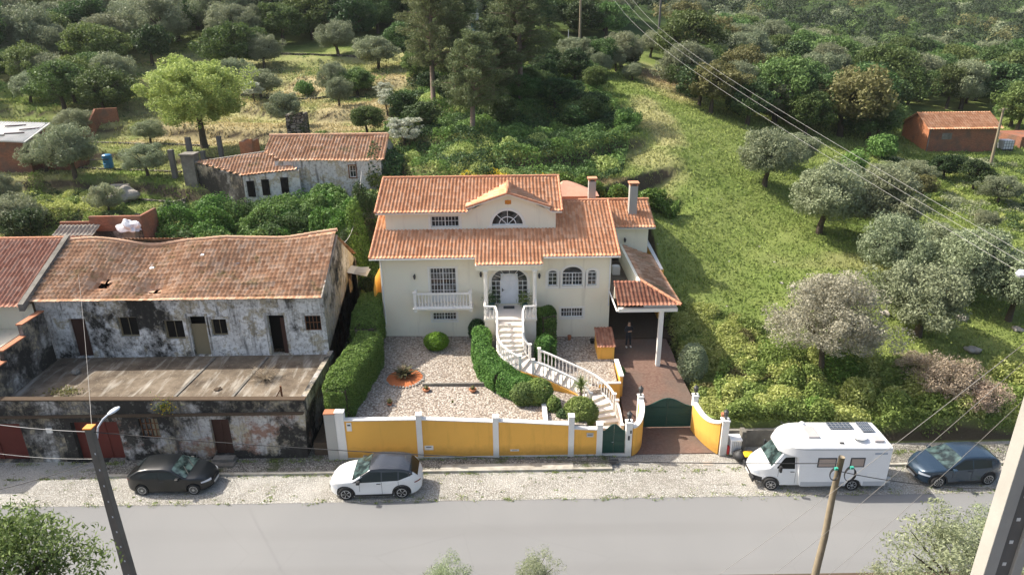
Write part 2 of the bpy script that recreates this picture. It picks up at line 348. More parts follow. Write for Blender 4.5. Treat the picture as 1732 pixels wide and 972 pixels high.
def leafmat(name, c0, c1, trans=.25, ovar=.25, rough=.6, hue=.02):
    n = NT(name, rough, .25); g = n.n.new('ShaderNodeNewGeometry'); oi = n.n.new('ShaderNodeObjectInfo')
    c = n.mix(g.outputs['Random Per Island'], c0, c1)
    hsv = n.n.new('ShaderNodeHueSaturation'); n.L(c, hsv.inputs['Color'])
    n.L(n.math('MULTIPLY_ADD', oi.outputs['Random'], 2*ovar, 1-ovar), hsv.inputs['Value'])
    n.L(n.math('MULTIPLY_ADD', n.math('FRACT', n.math('MULTIPLY', oi.outputs['Random'], 7.3)), 2*hue, .5-hue), hsv.inputs['Hue'])
    n.col(hsv.outputs[0]); tr = n.n.new('ShaderNodeBsdfTranslucent'); n.L(hsv.outputs[0], tr.inputs[0])
    mx = n.n.new('ShaderNodeMixShader'); mx.inputs[0].default_value = trans; n.L(n.b.outputs[0], mx.inputs[1]); n.L(tr.outputs[0], mx.inputs[2])
    n.L(mx.outputs[0], n.n['Material Output'].inputs[0]); return n.mat
LM = dict(
 olive=leafmat('olive_leaves', (.19, .22, .12), (.315, .345, .21), .28, .18),
 oak=leafmat('evergreen_leaves', (.06, .105, .026), (.155, .225, .07), .28, .35, hue=.03),
 dark=leafmat('dark_leaves', (.03, .06, .02), (.08, .13, .042), .22, .3),
 pine=leafmat('pine_needles', (.10, .135, .055), (.21, .25, .115), .3, .12),
 lime=leafmat('fresh_leaves', (.20, .30, .065), (.43, .54, .19), .4, .1),
 bush=leafmat('bush_leaves', (.10, .165, .035), (.24, .335, .095), .32, .25, hue=.03),
 hedge=leafmat('hedge_leaves', (.055, .125, .02), (.19, .32, .07), .28, .08),
 yellowgreen=leafmat('scrub_leaves', (.24, .30, .065), (.48, .53, .20), .35, .15),
 brown=leafmat('brownish_leaves', (.12, .12, .04), (.23, .215, .09), .3, .2, hue=.004),
 paleolive=leafmat('pale_olive_leaves', (.22, .26, .14), (.40, .44, .27), .35, .1),
 forest=leafmat('forest_leaves', (.014, .026, .010), (.045, .066, .023), .15, .3),
 blossom=leafmat('blossom', (.30, .33, .22), (.66, .66, .56), .3, .08),
 dry=leafmat('dry_twigs', (.30, .225, .155), (.48, .385, .285), .2, .1),
 feather=leafmat('pale_twigs', (.26, .25, .17), (.42, .40, .30), .25, .1),
 ballb=leafmat('lime_bush', (.11, .20, .015), (.22, .36, .04), .3, .05),
 agave=leafmat('agave_leaves', (.07, .07, .04), (.22, .19, .10), .1, .05),
 flower=leafmat('yellow_flowers', (.55, .38, .02), (.75, .60, .05), .2, .1),
)
# ------------------------------------------------------------------ foliage
rng = np.random.default_rng(11)
def np_mesh(name, V, F, mats, mi=None, parent=None, smooth=False, loc=None, link=True, colors=None):
    me = bpy.data.meshes.new(name); n, m = len(V), len(F); k = F.shape[1]
    me.vertices.add(n); me.vertices.foreach_set('co', np.ascontiguousarray(V, dtype=np.float32).ravel())
    me.loops.add(m*k); me.loops.foreach_set('vertex_index', np.ascontiguousarray(F, dtype=np.int32).ravel())
    me.polygons.add(m); me.polygons.foreach_set('loop_start', np.arange(0, m*k, k, dtype=np.int32))
    for mm in (mats if isinstance(mats, (list, tuple)) else [mats]): me.materials.append(mm)
    if mi is not None: me.polygons.foreach_set('material_index', np.asarray(mi, dtype=np.int32))
    if smooth: me.polygons.foreach_set('use_smooth', np.ones(m, dtype=bool))
    if colors is not None:
        ca = me.color_attributes.new('Col', 'FLOAT_COLOR', 'POINT'); ca.data.foreach_set('color', np.ascontiguousarray(colors, dtype=np.float32).ravel())
    me.update(calc_edges=True); me.validate()
    if not link: return me
    o = bpy.data.objects.new(name, me); C.objects.link(o)
    if parent is not None: o.parent = parent
    if loc is not None: o.location = loc
    return o
def unit(v): return v/np.maximum(np.linalg.norm(v, axis=1, keepdims=True), 1e-9)
def leaves(P, out, size, jitter=.9, aspect=.55, var=.4):
    """rhombic leaf quads at P facing roughly `out`"""
    n = len(P); nr = unit(out+rng.normal(0, jitter, (n, 3)))
    a = unit(np.cross(nr, rng.normal(0, 1, (n, 3)))); b = np.cross(nr, a)
    s = size*(1+var*rng.uniform(-1, 1, (n, 1))); a = a*s; b = b*s*aspect
    V = np.stack([P-a, P-b*.9+nr*s*.1, P+a, P+b*.9+nr*s*.1], 1).reshape(-1, 3)
    return V, np.arange(n*4).reshape(-1, 4)
def clumps(cent, crad, per, size, jitter=.8, flat=.8, aspect=.55, center=None):
    n = len(cent); crad = np.broadcast_to(crad, (n,)); d = unit(rng.normal(0, 1, (n*per, 3))); r = rng.uniform(.35, 1, (n*per, 1))**.6
    c = np.repeat(cent, per, 0); rr = np.repeat(crad, per)[:, None]
    off = d*r*rr; off[:, 2] *= flat; P = c+off
    return leaves(P, d*1.0, size, jitter, aspect)
def crown_points(n, rx, rz, cz, shell=.55, lobes=5, seed=0, squash=0.):
    g = np.random.default_rng(seed); L = unit(g.normal(0, 1, (lobes, 3))); L[:, 2] = np.abs(L[:, 2])*.8
    d = unit(g.normal(0, 1, (n, 3))); d[:, 2] = np.where(d[:, 2] < -.7, -d[:, 2], d[:, 2]); d = unit(d)
    amp = 0.54+.54*np.max(np.clip(d@L.T, 0, 1)**4, axis=1)
    r = (shell+(1-shell)*g.uniform(0, 1, n)**.5)*amp
    P = d*r[:, None]; P[:, :2] *= rx; P[:, 2] = P[:, 2]*rz+cz
    if squash: P[:, 2] = np.where(P[:, 2] < cz, cz+(P[:, 2]-cz)*squash, P[:, 2])
    return P
class Species:
    def __init__(s, name, lm, rx, rz, h, ncl, per, crad, lsize, n=3, trunk=.18, bark='bark', jitter=.8, shell=.5, limbs=5, aspect=.55, flat=.8, squash=.8, lean=.2):
        s.protos = []
        for i in range(n):
            cz = h-rz*.95; P = crown_points(ncl, rx, rz, cz, shell, 4+i, 100+i+int(rx*31+ncl), squash)
            V, F = clumps(P, crad*(1+.35*rng.uniform(-1, 1, ncl)), per, lsize, jitter, flat, aspect)
            cm = np_mesh('crown', V, F, LM[lm], link=False)
            mb = MB(); lx, ly = rng.uniform(-lean, lean, 2); top = max(.4, cz-rz*.35)
            mb.tube([(0, 0, -.5), (lx*.2, ly*.2, top*.4), (lx, ly, top)], [trunk*1.4, trunk, trunk*.75], 7)
            for k in range(limbs):
                a = 2*math.pi*(k+rng.uniform(-.3, .3))/limbs; e = (rx*.55*math.cos(a), rx*.55*math.sin(a), cz+rz*rng.uniform(.0, .45))
                mb.tube([(lx, ly, top-.15), (lx+e[0]*.4, ly+e[1]*.4, top+(e[2]-top)*.45), e], [trunk*.6, trunk*.4, trunk*.12], 5)
            o = mb.build('trunk', MT[bark], smooth=True); tm = o.data; bpy.data.objects.remove(o)
            s.protos.append((tm, cm))
        s.i = 0; s.h = h; s.name = name
    def put(s, loc, label, cat='tree', scale=1., name=None, group=None, rz=None, proto=None, sz=None):
        tm, cm = s.protos[(s.i if proto is None else proto) % len(s.protos)]; s.i += 1
        t = thing(name or s.name, label, cat, loc, rnd.uniform(0, 6.28) if rz is None else rz, group)
        t.scale = (scale*rnd.uniform(.88, 1.14), scale*rnd.uniform(.88, 1.14), scale*(sz or rnd.uniform(.86, 1.12)))
        for nm, me in (('trunk', tm), ('crown', cm)):
            o = bpy.data.objects.new(nm, me); C.objects.link(o); o.parent = t
        return t
# ------------------------------------------------------------------ terrain surface
CP = [  # (px,py,Y) : ground seen at these pixels lies at this distance
 (40,395,50),(40,330,56),(40,285,60),(40,240,66),(60,200,73),(60,150,83),(60,100,96),(60,50,115),(60,5,140),
 (220,390,49),(200,330,56),(200,280,61),(220,240,66),(220,200,73),(220,150,83),(220,100,96),(220,50,115),(220,5,140),
 (400,345,55),(420,230,66),(420,195,73),(420,150,83),(420,100,96),(420,50,115),(420,5,140),
 (540,200,70),(560,150,80),(560,100,94),(560,50,113),(560,5,138),(600,320,57),
 (720,285,56),(720,230,63),(720,180,71),(720,120,86),(720,60,108),(720,5,138),
 (880,290,54),(880,230,61),(880,175,71),(880,120,86),(880,60,108),(880,10,136),
 (1010,320,53),(1010,250,60),(1010,200,69),(1010,150,80),(1010,100,96),(1010,50,118),(1010,5,150),
 (1140,400,49.5),(1140,330,56),(1140,260,60),(1130,200,70),(1120,160,80),(1110,120,93),(1130,80,115),(1130,40,150),(1130,5,190),
 (1150,480,45.5),(1200,550,41),(1180,620,37.5),(1200,700,32.8),(1250,480,45.5),(1260,400,51.5),(1270,300,60),(1300,230,74),(1300,180,93),(1300,130,120),(1300,80,162),(1300,40,205),(1300,5,255),
 (1400,720,32.4),(1400,650,35),(1400,550,40),(1390,470,45.5),(1385,392,52.5),(1400,330,60),(1420,260,71),(1450,200,90),(1480,150,118),(1480,100,165),(1480,55,215),(1480,5,285),
 (1560,690,33),(1560,600,37.5),(1560,500,44),(1560,400,54),(1560,320,66),(1560,260,78),(1640,250,79.5),(1720,255,79),
 (1700,700,32.7),(1700,600,37.5),(1700,500,44),(1700,400,54),(1700,320,66),(1700,190,98),(1700,140,130),(1700,90,180),(1700,45,230),(1700,5,290),
]
_pts = [PY(*c) for c in CP]
_pts += [Vector((x, 31.5, z)) for x, z in ((-45, 1.5), (-33, 1.6), (12, 1.2), (17, 1.6), (24, 1.5), (32, 1.3), (45, 1.2))]
_pts += [Vector((x, y, z)) for x, y, z in ((-60, 60, 9), (-90, 100, 21), (-150, 160, 38), (150, 100, 6), (230, 250, 22), (60, 40, 1.8), (-40, 45, 5))]
_T = np.array([(p.x, p.y, p.z) for p in _pts]); _S = np.array([1., 1.])
def _k(a, b):
    d = np.sqrt(((a[:, None, :]-b[None, :, :])**2).sum(2)); return d
_A = _k(_T[:, :2], _T[:, :2])+np.eye(len(_T))*(-.6); _n = len(_T)
_Bm = np.block([[_A, np.c_[np.ones(_n), _T[:, :2]]], [np.r_[[np.ones(_n)], _T[:, :2].T], np.zeros((3, 3))]])
_W = np.linalg.solve(_Bm, np.r_[_T[:, 2], 0, 0, 0])
def _noise2(x, y, f, seed):
    return (np.sin(x*f+seed)*np.cos(y*f*1.13-seed*1.7)+.5*np.sin((x*.8+y)*f*2.1+seed*3)*np.cos((y*.9-x)*f*1.9+seed)+.3*np.sin(x*f*4.3-seed)*np.sin(y*f*4.1+2*seed))/1.8
def sstep(a, b, x):
    t = np.clip((x-a)/(b-a), 0, 1); return t*t*(3-2*t)
def gzn(x, y):
    x = np.asarray(x, float).ravel(); y = np.asarray(y, float).ravel(); out = np.empty(len(x))
    for s in range(0, len(x), 20000):
        q = np.c_[x[s:s+20000], y[s:s+20000]]; out[s:s+20000] = _k(q, _T[:, :2])@_W[:_n]+_W[_n]+q@_W[_n+1:]
    z = out+_noise2(x, y, .35, 1.3)*.12*sstep(33, 40, y)+_noise2(x, y, .07, 4.1)*.7*sstep(110, 170, y)
    # stepped benches on the left slope
    t = sstep(-2, -9, x-.02*y)*sstep(45, 50, y)*(1-sstep(86, 100, y))
    hh = 1.5; q = (z+_noise2(x, y, .06, 2.2)*1.1)/hh; fr = q-np.floor(q); st = (np.floor(q)+sstep(.82, 1.0, fr)+.12*fr)*hh-_noise2(x, y, .06, 2.2)*1.1
    z = z*(1-t)+st*t
    t2 = sstep(-3, 1, x)*(1-sstep(12, 16, x))*sstep(52, 54, y)*(1-sstep(72, 80, y))
    q = (z+_noise2(x, y, .09, 5)*.7)/1.9; fr = q-np.floor(q); st = (np.floor(q)+sstep(.8, 1, fr)+.1*fr)*1.9-_noise2(x, y, .09, 5)*.7
    z = z*(1-t2*.8)+st*t2*.8
    # building plots are cut flat
    lot = sstep(-11.5, -10.2, x)*(1-sstep(10.3, 11.0, x))*(1-sstep(51.0, 52.0, y))
    z = z*(1-lot)+(-.5+np.clip((y-36)/8, 0, 1)*2.2)*lot
    old = (1-sstep(-10.6, -10.2, x))*(1-sstep(44.8, 46.0, y))
    z = z*(1-old)+(-.3)*old
    road = 1-sstep(31.2, 31.45, y); z = z*(1-road)-.12*road
    return z
def gz(x, y): return float(gzn([x], [y])[0])
def G(px, py_, Y):            # a ground point below a pixel direction at distance Y
    p = PY(px, py_, Y); return Vector((p.x, Y, gz(p.x, Y)))
def ground_color(x, y, z):
    n1 = _noise2(x, y, .11, 7.7); n2 = _noise2(x, y, .9, 3.3); n3 = _noise2(x, y, 2.7, 9.1)
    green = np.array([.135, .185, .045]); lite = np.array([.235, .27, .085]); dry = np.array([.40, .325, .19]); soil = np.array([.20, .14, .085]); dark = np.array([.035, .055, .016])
    t = np.clip(.5+.5*n1+.35*n2+.2*n3, 0, 1)[:, None]; c = green*(1-t)+lite*t
    def blob(cx, cy, rx, ry): return np.clip(1.3-((x-cx)/rx)**2-((y-cy)/ry)**2+.5*n2, 0, 1)
    a, b = PY(420, 210, 68), PY(640, 200, 68)
    left = sstep(0, -10, x)*sstep(46, 50, y)
    d = np.clip(np.maximum.reduce([blob(-24, 69, 13, 3.2), blob(-13, 73, 8, 4), blob(-18, 84, 9, 3), blob(20, 88, 4, 9)*.8, blob(15, 70, 2.2, 9)*.55, blob(13, 60, 2.5, 4)*.4, blob(28, 48, 8, 1.5)*.3])+left*np.clip(.35+.5*n1+.3*n2, 0, .85)*(1-sstep(95, 105, y)), 0, 1)[:, None]*.85
    c = c*(1-d)+dry*d
    s = np.clip(np.maximum(blob(20, 90, 4, 3.5), blob(9, 55, 5, 1.2))*.8, 0, 1)[:, None]; c = c*(1-s)+soil*s
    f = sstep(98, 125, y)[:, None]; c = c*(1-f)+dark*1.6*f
    return c
def build_terrain():
    nu, U = 430, np.linspace(-1.0, 1.12, 430); Y = [29.6]
    while Y[-1] < 470: Y.append(Y[-1]+max(.28, (Y[-1]-18)*.0105))
    Y = np.array(Y); X = U[None, :]*(Y[:, None]+8); YY = np.repeat(Y[:, None], nu, 1); x, y = X.ravel(), YY.ravel()
    z = gzn(x, y); z += sstep(34, 38, y)*(_noise2(x, y, 1.9, .4)*.045+_noise2(x, y, 5.2, 2.4)*.02)
    V = np.c_[x, y, z]; r = np.arange(len(Y)-1)[:, None]*nu+np.arange(nu-1)[None, :]; r = r.ravel()
    F = np.c_[r, r+1, r+nu+1, r+nu]; col = np.c_[ground_color(x, y, z), np.ones(len(x))]
    n = NT('hillside_ground', .95, .1); at = n.n.new('ShaderNodeAttribute'); at.attribute_name = 'Col'
    f = n.noise(3.5, 6, .7); c = n.mix(f, (.45, .45, .45), (1.5, 1.5, 1.5)); c = n.mix(1., at.outputs['Color'], c, 'MULTIPLY')
    sn = n.xyz(n.n.new('ShaderNodeNewGeometry').outputs['Normal'])['Z']; c = n.mix(n.bw(sn, .80, .62), c, (.085, .068, .045))
    rk = n.noise(2.2, 3, .6); c = n.mix(n.bw(rk, .70, .74), c, (.33, .31, .27)); n.col(c).bump(n.noise(9, 6, .7), .9, .12)
    o = np_mesh('hillside', V, F, n.mat, smooth=True, colors=col); tag(o, kind='structure')
build_terrain()
# ------------------------------------------------------------------ street level
def slab(name, x0, x1, y0, y1, z0, z1, mat):
    tag(MB().box(x0, x1, y0, y1, z0, z1).build(name, mat), kind='structure')
tag(MB().box(-400, 400, -60, 30.5, -1.2, -.15).build('valley_ground', MT['soil']), kind='structure')
slab('road', -90, 90, 21.9, 26.9, -.4, .0, MT['asphalt'])
slab('cobbled_strip', -90, 90, 26.9, 31.5, -.3, .012, MT['cobbles'])
slab('road_kerb', -90, 90, 21.5, 21.9, -.4, .06, MT['soil'])
def walk(x0, x1, zt=.13):
    slab('pavement', x0, x1, 29.22, 30.7, -.2, zt, MT['sidewalk'])
    tag(MB().box(x0, x1, 29.06, 29.218, -.2, zt+.012).build('kerb', MT['kerb'], bevel=.02), kind='structure')
walk(-21.2, 5.2); walk(14.8, 60)
slab('yard_ground', -90, -10.4, 30.7, 46, -.4, .1, MT['sidewalk'])
# paler strip of sidewalk slabs by the yellow wall
slab('pavement', -3.6, 3.2, 29.22, 29.62, .131, .138, MT['kerb'])
# gravel garden, on top of its retaining wall
g = MB(); g.prism([(-8.7, 30.45), (4.0, 30.45), (4.0, 33.8), (6.2, 34.4), (6.55, 40.7), (-8.7, 40.7)], -.3, [2.12, 1.88, 1.85, 1.85, 2.05, 2.32])
tag(g.build('gravel_garden', MT['gravel']), kind='structure')
slab('garden_step', -5.0, .2, 34.28, 34.40, 2.0, 2.26, MT['concrete'])
# driveway rises from the pavement under the carport
d = MB()
prof = [(30.4, .06), (33.0, .42), (36.5, 1.5), (38.5, 1.85), (47, 2.0)]
for (a, za), (b, zb) in zip(prof, prof[1:]):
    xl0, xl1 = (6.9, 6.9) if a < 34 else (6.5, 6.5)
    xr = lambda y: 10.9 if y < 33.2 else 10.3
    d.prism([(6.45, a), (xr(a), a), (xr(b-.01), b), (6.45, b)], [-.5]*4, [za, za, zb, zb])
tag(d.build('driveway', MT['driveway']), kind='structure')
tag(MB().box(-8.8, 11.2, 40.5, 51.6, -.4, 2.0).build('house_plot', MT['soil']), kind='structure')
tag(MB().box(-10.4, -8.75, 30.6, 47, -.4, .9).build('alley', MT['soil']), kind='structure')
# ------------------------------------------------------------------ roofs
def roof(name, o, u, v, W, Lv, parent, mat, clip=None, holes=(), period=.235, course=.38, amp=.05, step=.045, disp=None, ns=6):
    """tiled roof surface with real barrel profile; o = lower left corner, u along eave, v up the slope"""
    o, u, v = Vector(o), Vector(u).normalized(), Vector(v).normalized(); nr = u.cross(v).normalized()
    nu = int(W/period*ns)+1; ua = np.linspace(0, W, nu+1); va = []
    k = 0
    while k*course < Lv: va += [k*course, min(Lv, (k+1)*course)-.004]; k += 1
    va = np.array(va); vc = np.floor((va+1e-6)/course); fr = va/course-vc
    UU, VV = np.meshgrid(ua, va); ph = (UU/period) % 1
    prof = np.where(ph < .62, np.sin(np.pi*ph/.62), -.25*np.sin(np.pi*(ph-.62)/.38))
    H = amp*prof*(1-.12*fr[:, None])+step*(1-fr[:, None])
    jit = np.random.default_rng(len(name)+nu); tj = jit.normal(0, .006, (len(va)//2+1, int(W/period)+2))
    H += tj[vc.astype(int)[:, None].repeat(nu+1, 1), np.floor(UU/period).astype(int)]
    if disp is not None: H = H+disp(UU, VV)
    on, un, vn, nn = (np.array(q) for q in (o, u, v, nr))
    P = on+UU[..., None]*un+VV[..., None]*vn+H[..., None]*nn
    n1 = nu+1; r = (np.arange(len(va)-1)[:, None]*n1+np.arange(nu)[None, :]); cu = (UU[:-1, :-1]+UU[1:, 1:])/2; cv = (VV[:-1, :-1]+VV[1:, 1:])/2
    keep = np.ones(cu.shape, bool)
    def inside(poly, a, b):
        c = np.zeros(a.shape, bool); n = len(poly)
        for i in range(n):
            x0, y0 = poly[i]; x1, y1 = poly[i-1]
            cond = ((y0 > b) != (y1 > b)) & (a < (x1-x0)*(b-y0)/((y1-y0) if y1 != y0 else 1e-9)+x0); c ^= cond
        return c
    if clip: keep &= inside(clip, cu, cv)
    for h in holes: keep &= ~inside(h, cu, cv)
    r = r[keep]; F = np.c_[r, r+1, r+n1+1, r+n1]
    off = np.array(origin_of(parent)) if parent is not None else 0
    ob = np_mesh(name, P.reshape(-1, 3)-off, F, mat, parent=parent)
    me = ob.data; uvl = me.uv_layers.new(name='UVMap'); li = np.empty(len(me.loops), np.int32); me.loops.foreach_get('vertex_index', li)
    # tile index coordinates, nudged so every face lies wholly in one tile
    UVv = np.stack([(UU/period), (VV/course)], -1).reshape(-1, 2); fc = UVv[F].mean(1, keepdims=True); uvf = UVv[F]*.9+fc*.1
    uvl.data.foreach_set('uv', uvf.reshape(-1).astype(np.float32)); return ob
def underlay(name, pts, th, parent, mat):
    """thin solid slab under a roof plane; pts top polygon (3D)"""
    m = MB(); n = len(pts); P = [Vector(p) for p in pts]; nr = (P[1]-P[0]).cross(P[2]-P[0]).normalized()
    if nr.z < 0: nr = -nr
    B = [p-nr*th for p in P]; m.idx(P+B, [tuple(range(n)), tuple(reversed(range(n, 2*n)))]+[(i, n+i, n+(i+1) % n, (i+1) % n) for i in range(n)])
    return m.build(name, mat, parent)
def ridge(name, a, b, parent, mat, r=.11, seg=.4, wob=0):
    a, b = Vector(a), Vector(b); n = max(2, int((b-a).length/seg)); m = MB()
    for i in range(n):
        p, q = a.lerp(b, i/n), a.lerp(b, (i+1.12)/n)
        if wob: p.z += wob(i/n) if callable(wob) else 0; q.z += wob((i+1)/n) if callable(wob) else 0
        m.tube([p, q], [r*1.08, r*.9], 8)
    return m.build(name, mat, parent, smooth=False)
# ------------------------------------------------------------------ windows
def window(parent, x0, x1, z0, z1, Y, nx, nz, name='window', fr=.06, bar=.028, inset=.1, arched=None, surround=.12, leaves_=1, pane='glass', sur_mat='trim', axis='x', sgn=1, fmat='whiteframe'):
    """front facing window (towards -Y) in the plane Y; frame, bars; the pane is a sub-part"""
    def Tm(x, d, z): return (x, Y+d, z) if axis == 'x' else (Y+sgn*d, x, z)
    m = MB()
    def bx(a0, a1, d0, d1, c0, c1, mb=m):
        P0, P1 = Tm(a0, d0, c0), Tm(a1, d1, c1); mb.box(min(P0[0], P1[0]), max(P0[0], P1[0]), min(P0[1], P1[1]), max(P0[1], P1[1]), c0, c1)
    zt = arched if arched else z1
    bx(x0, x0+fr, inset, inset+.07, z0, zt); bx(x1-fr, x1, inset, inset+.07, z0, zt); bx(x0+fr, x1-fr, inset, inset+.07, z0, z0+fr)
    if not arched: bx(x0+fr, x1-fr, inset, inset+.07, z1-fr, z1)
    else:
        c = (x0+x1)/2; r = (x1-x0)/2; rz_ = z1-arched
        for k in range(12):
            a, b = math.pi*k/12, math.pi*(k+1)/12; pts = []
            for rr, q in ((1, a), (1, b), (1-fr/r, b), (1-fr/r, a)): pts.append((c+r*rr*math.cos(q), z0*0+arched+rz_*rr*math.sin(q)))
            V = [Tm(p[0], inset, p[1]) for p in pts]+[Tm(p[0], inset+.07, p[1]) for p in pts]
            m.idx(V, [(0,1,2,3),(7,6,5,4),(0,4,5,1),(2,6,7,3)])
        bx(x0+fr, x1-fr, inset, inset+.07, arched-.02, arched+.03)
    W = (x1-x0-2*fr); lw = W/leaves_
    for l in range(leaves_):
        if l: bx(x0+fr+l*lw-.03, x0+fr+l*lw+.03, inset-.01, inset+.08, z0+fr, zt-.02)
        for i in range(1, nx): xx = x0+fr+l*lw+lw*i/nx; bx(xx-bar/2, xx+bar/2, inset+.01, inset+.04, z0+fr, zt-.02)
    for j in range(1, nz): zz = z0+fr+(zt-z0-fr)*j/nz; bx(x0+fr, x1-fr, inset+.012, inset+.038, zz-bar/2, zz+bar/2)
    f = m.build(name, MT[fmat], parent)
    g = MB(); V = [Tm(x0+.02, inset+.05, z0+.02), Tm(x1-.02, inset+.05, z0+.02)]
    if arched:
        c = (x0+x1)/2; r = (x1-x0)/2-.02; V += [Tm(c+r*math.cos(math.pi*k/12), inset+.05, arched+(z1-arched-.02)*math.sin(math.pi*k/12)) for k in range(13)]
    else: V += [Tm(x1-.02, inset+.05, z1-.02), Tm(x0+.02, inset+.05, z1-.02)]
    g.face(V); g.build('pane', MT[pane], f)
    if surround:
        s = MB(); w_ = surround
        def sb(a0, a1, c0, c1): bx(a0, a1, -.035, .02, c0, c1, s)
        sb(x0-w_, x0, z0-w_, zt); sb(x1, x1+w_, z0-w_, zt); sb(x0, x1, z0-w_, z0)
        if arched:
            c = (x0+x1)/2; r = (x1-x0)/2; rz_ = z1-arched
            for k in range(14):
                a, b = math.pi*k/14, math.pi*(k+1)/14; pts = []
                for ro, q in ((1, a), (1, b), (0, b), (0, a)): pts.append((c+(r+w_*ro)*math.cos(q), arched+(rz_+w_*ro)*math.sin(q)))
                V = [Tm(p[0], -.035, p[1]) for p in pts]+[Tm(p[0], .02, p[1]) for p in pts]
                s.idx(V, [(3,2,1,0),(0,1,5,4),(7,6,2,3)])
        else: sb(x0-w_, x1+w_, z1, z1+w_)
        s.build('surround', MT[sur_mat], f)
    return f
villa = thing('villa', 'large cream two-storey villa with bright terracotta tile roofs behind the yellow garden wall', 'house', (-.7, 40.6, 2.3))
YF = 40.6
EY, EZ, SL = 40.0, 7.86, .33               # eave line of the lower roof and its slope
def lz(y): return EZ+(y-EY)*SL
# lower walls
holes = [rect(-5.0, -3.32, 4.62, 6.98), rect(-4.97, -3.40, 3.36, 3.92),
         rect(3.34, 4.80, 3.46, 4.12), arch(3.40, 4.74, 5.66, 6.5, 12, .46), arch(2.50, 3.12, 5.66, 6.52, 10, .2), arch(5.02, 5.62, 5.66, 6.52, 10, .2),
         arch(-1.12, 1.22, 4.42, 6.05, 14, .84)]
w_ = MB().wall((0, YF, 0), (1, 0, 0), (0, 0, 1), rect(-8.12, 6.5, 1.2, 7.93), holes, .28)
w_.wall((-8.12, 50.2, 0), (0, -1, 0), (0, 0, 1), [(0, 1.2), (9.6, 1.2), (9.6, 7.93), (4.2, 9.75), (0, 8.5)], (), .2)
w_.wall((6.5, YF, 0), (0, 1, 0), (0, 0, 1), [(0, 1.2), (9.6, 1.2), (9.6, 8.5), (5.4, 9.75), (0, 7.93)], (), .2)
w_.wall((6.5, 50.2, 0), (-1, 0, 0), (0, 0, 1), rect(0, 14.62, 1.2, 8.5), (), .2)
w_.build('wall', MT['cream'], villa)
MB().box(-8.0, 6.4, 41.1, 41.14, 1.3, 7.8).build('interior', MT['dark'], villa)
fwn = window(villa, -5.0, -3.32, 4.62, 6.98, YF, 4, 6, 'french_window', leaves_=2)
MB().box(-4.94, -3.38, YF+.08, YF+.11, 4.66, 5.16).build('lower_panel', MT['whiteframe'], fwn)
window(villa, -4.97, -3.40, 3.36, 3.92, YF, 4, 2, 'basement_window', leaves_=2)
window(villa, 3.34, 4.80, 3.46, 4.12, YF, 4, 2, 'basement_window', leaves_=2)
window(villa, 3.40, 4.74, 5.66, 6.96, YF, 3, 3, 'arched_window', arched=6.5, leaves_=2, surround=.16)
window(villa, 2.50, 3.12, 5.66, 6.72, YF, 2, 3, 'arched_window', arched=6.52, surround=.16)
window(villa, 5.02, 5.62, 5.66, 6.72, YF, 2, 3, 'arched_window', arched=6.52, surround=.16)
# upper storey
YU = 42.9; UB = lz(YU)-.1
up_ = MB()
gx0, gx1, gxc, gtop = -2.35, 2.5, .03, 11.1     # front gable
out = [(-7.95, UB), (3.12, UB), (3.12, 10.12), (gx1, 10.12), (gxc+.9, 10.86), (gxc, gtop), (gxc-.9, 10.86), (gx0, 10.12), (-7.95, 10.12)]
uh = [rect(-5.0, -3.16, 8.98, 9.72), arch(-1.14, 1.10, 9.04, 9.06, 14, 1.16)]
up_.wall((0, YU, 0), (1, 0, 0), (0, 0, 1), out, uh, .25)
up_.wall((-7.95, 49.6, 0), (0, -1, 0), (0, 0, 1), [(0, 8), (6.7, 8), (6.7, 10.12), (3.2, 11.35), (0, 10.12)], (), .2)
up_.wall((3.12, YU, 0), (0, 1, 0), (0, 0, 1), [(0, UB-.6), (6.7, 8), (6.7, 10.12), (3.4, 11.35), (0, 10.12)], (), .2)
up_.wall((3.12, 49.6, 0), (-1, 0, 0), (0, 0, 1), rect(0, 11.07, 8, 10.12), (), .2)
up_.build('upper_wall', MT['cream'], villa)
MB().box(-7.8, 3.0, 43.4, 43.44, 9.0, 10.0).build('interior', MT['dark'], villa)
window(villa, -5.0, -3.16, 8.98, 9.72, YU, 4, 2, 'upper_window', leaves_=2, surround=.16)
# half-moon window with sunburst bars
lun = MB()
cxl, zl, rl = -.02, 9.04, 1.125
for k in range(18):
    a, b = math.pi*k/18, math.pi*(k+1)/18
    for ro, ri, d0, d1 in ((1, .93, .08, .16), (.52, .47, .09, .14)):
        pts = [(cxl+rl*q*math.cos(t), zl+rl*q*math.sin(t)) for q, t in ((ro, a), (ro, b), (ri, b), (ri, a))]
        V = [(p[0], YU+d0, p[1]) for p in pts]+[(p[0], YU+d1, p[1]) for p in pts]
        lun.idx(V, [(3,2,1,0),(0,1,5,4),(7,6,2,3),(4,5,6,7)])
lun.box(-1.12, 1.08, YU+.08, YU+.16, 9.04, 9.12)
for a in (45, 90, 135):
    c_, s_ = math.cos(R(a)), math.sin(R(a)); lun.tube([(cxl, YU+.11, zl+.03), (cxl+rl*.95*c_, YU+.11, zl+rl*.95*s_)], .025, 6)
lo = lun.build('half_moon_window', MT['whiteframe'], villa)
g = MB(); g.face([(cxl+rl*math.cos(math.pi*k/16), YU+.13, zl+rl*math.sin(math.pi*k/16)) for k in range(17)]); g.build('pane', MT['glass'], lo)
s = MB()
for k in range(18):
    a, b = math.pi*k/18, math.pi*(k+1)/18
    pts = [(cxl+q*math.cos(t), zl+q*math.sin(t)) for q, t in ((1.18, a), (1.18, b), (1.005, b), (1.005, a))]
    V = [(p[0], YU-.04, p[1]) for p in pts]+[(p[0], YU+.02, p[1]) for p in pts]; s.idx(V, [(3,2,1,0),(0,1,5,4),(7,6,2,3)])
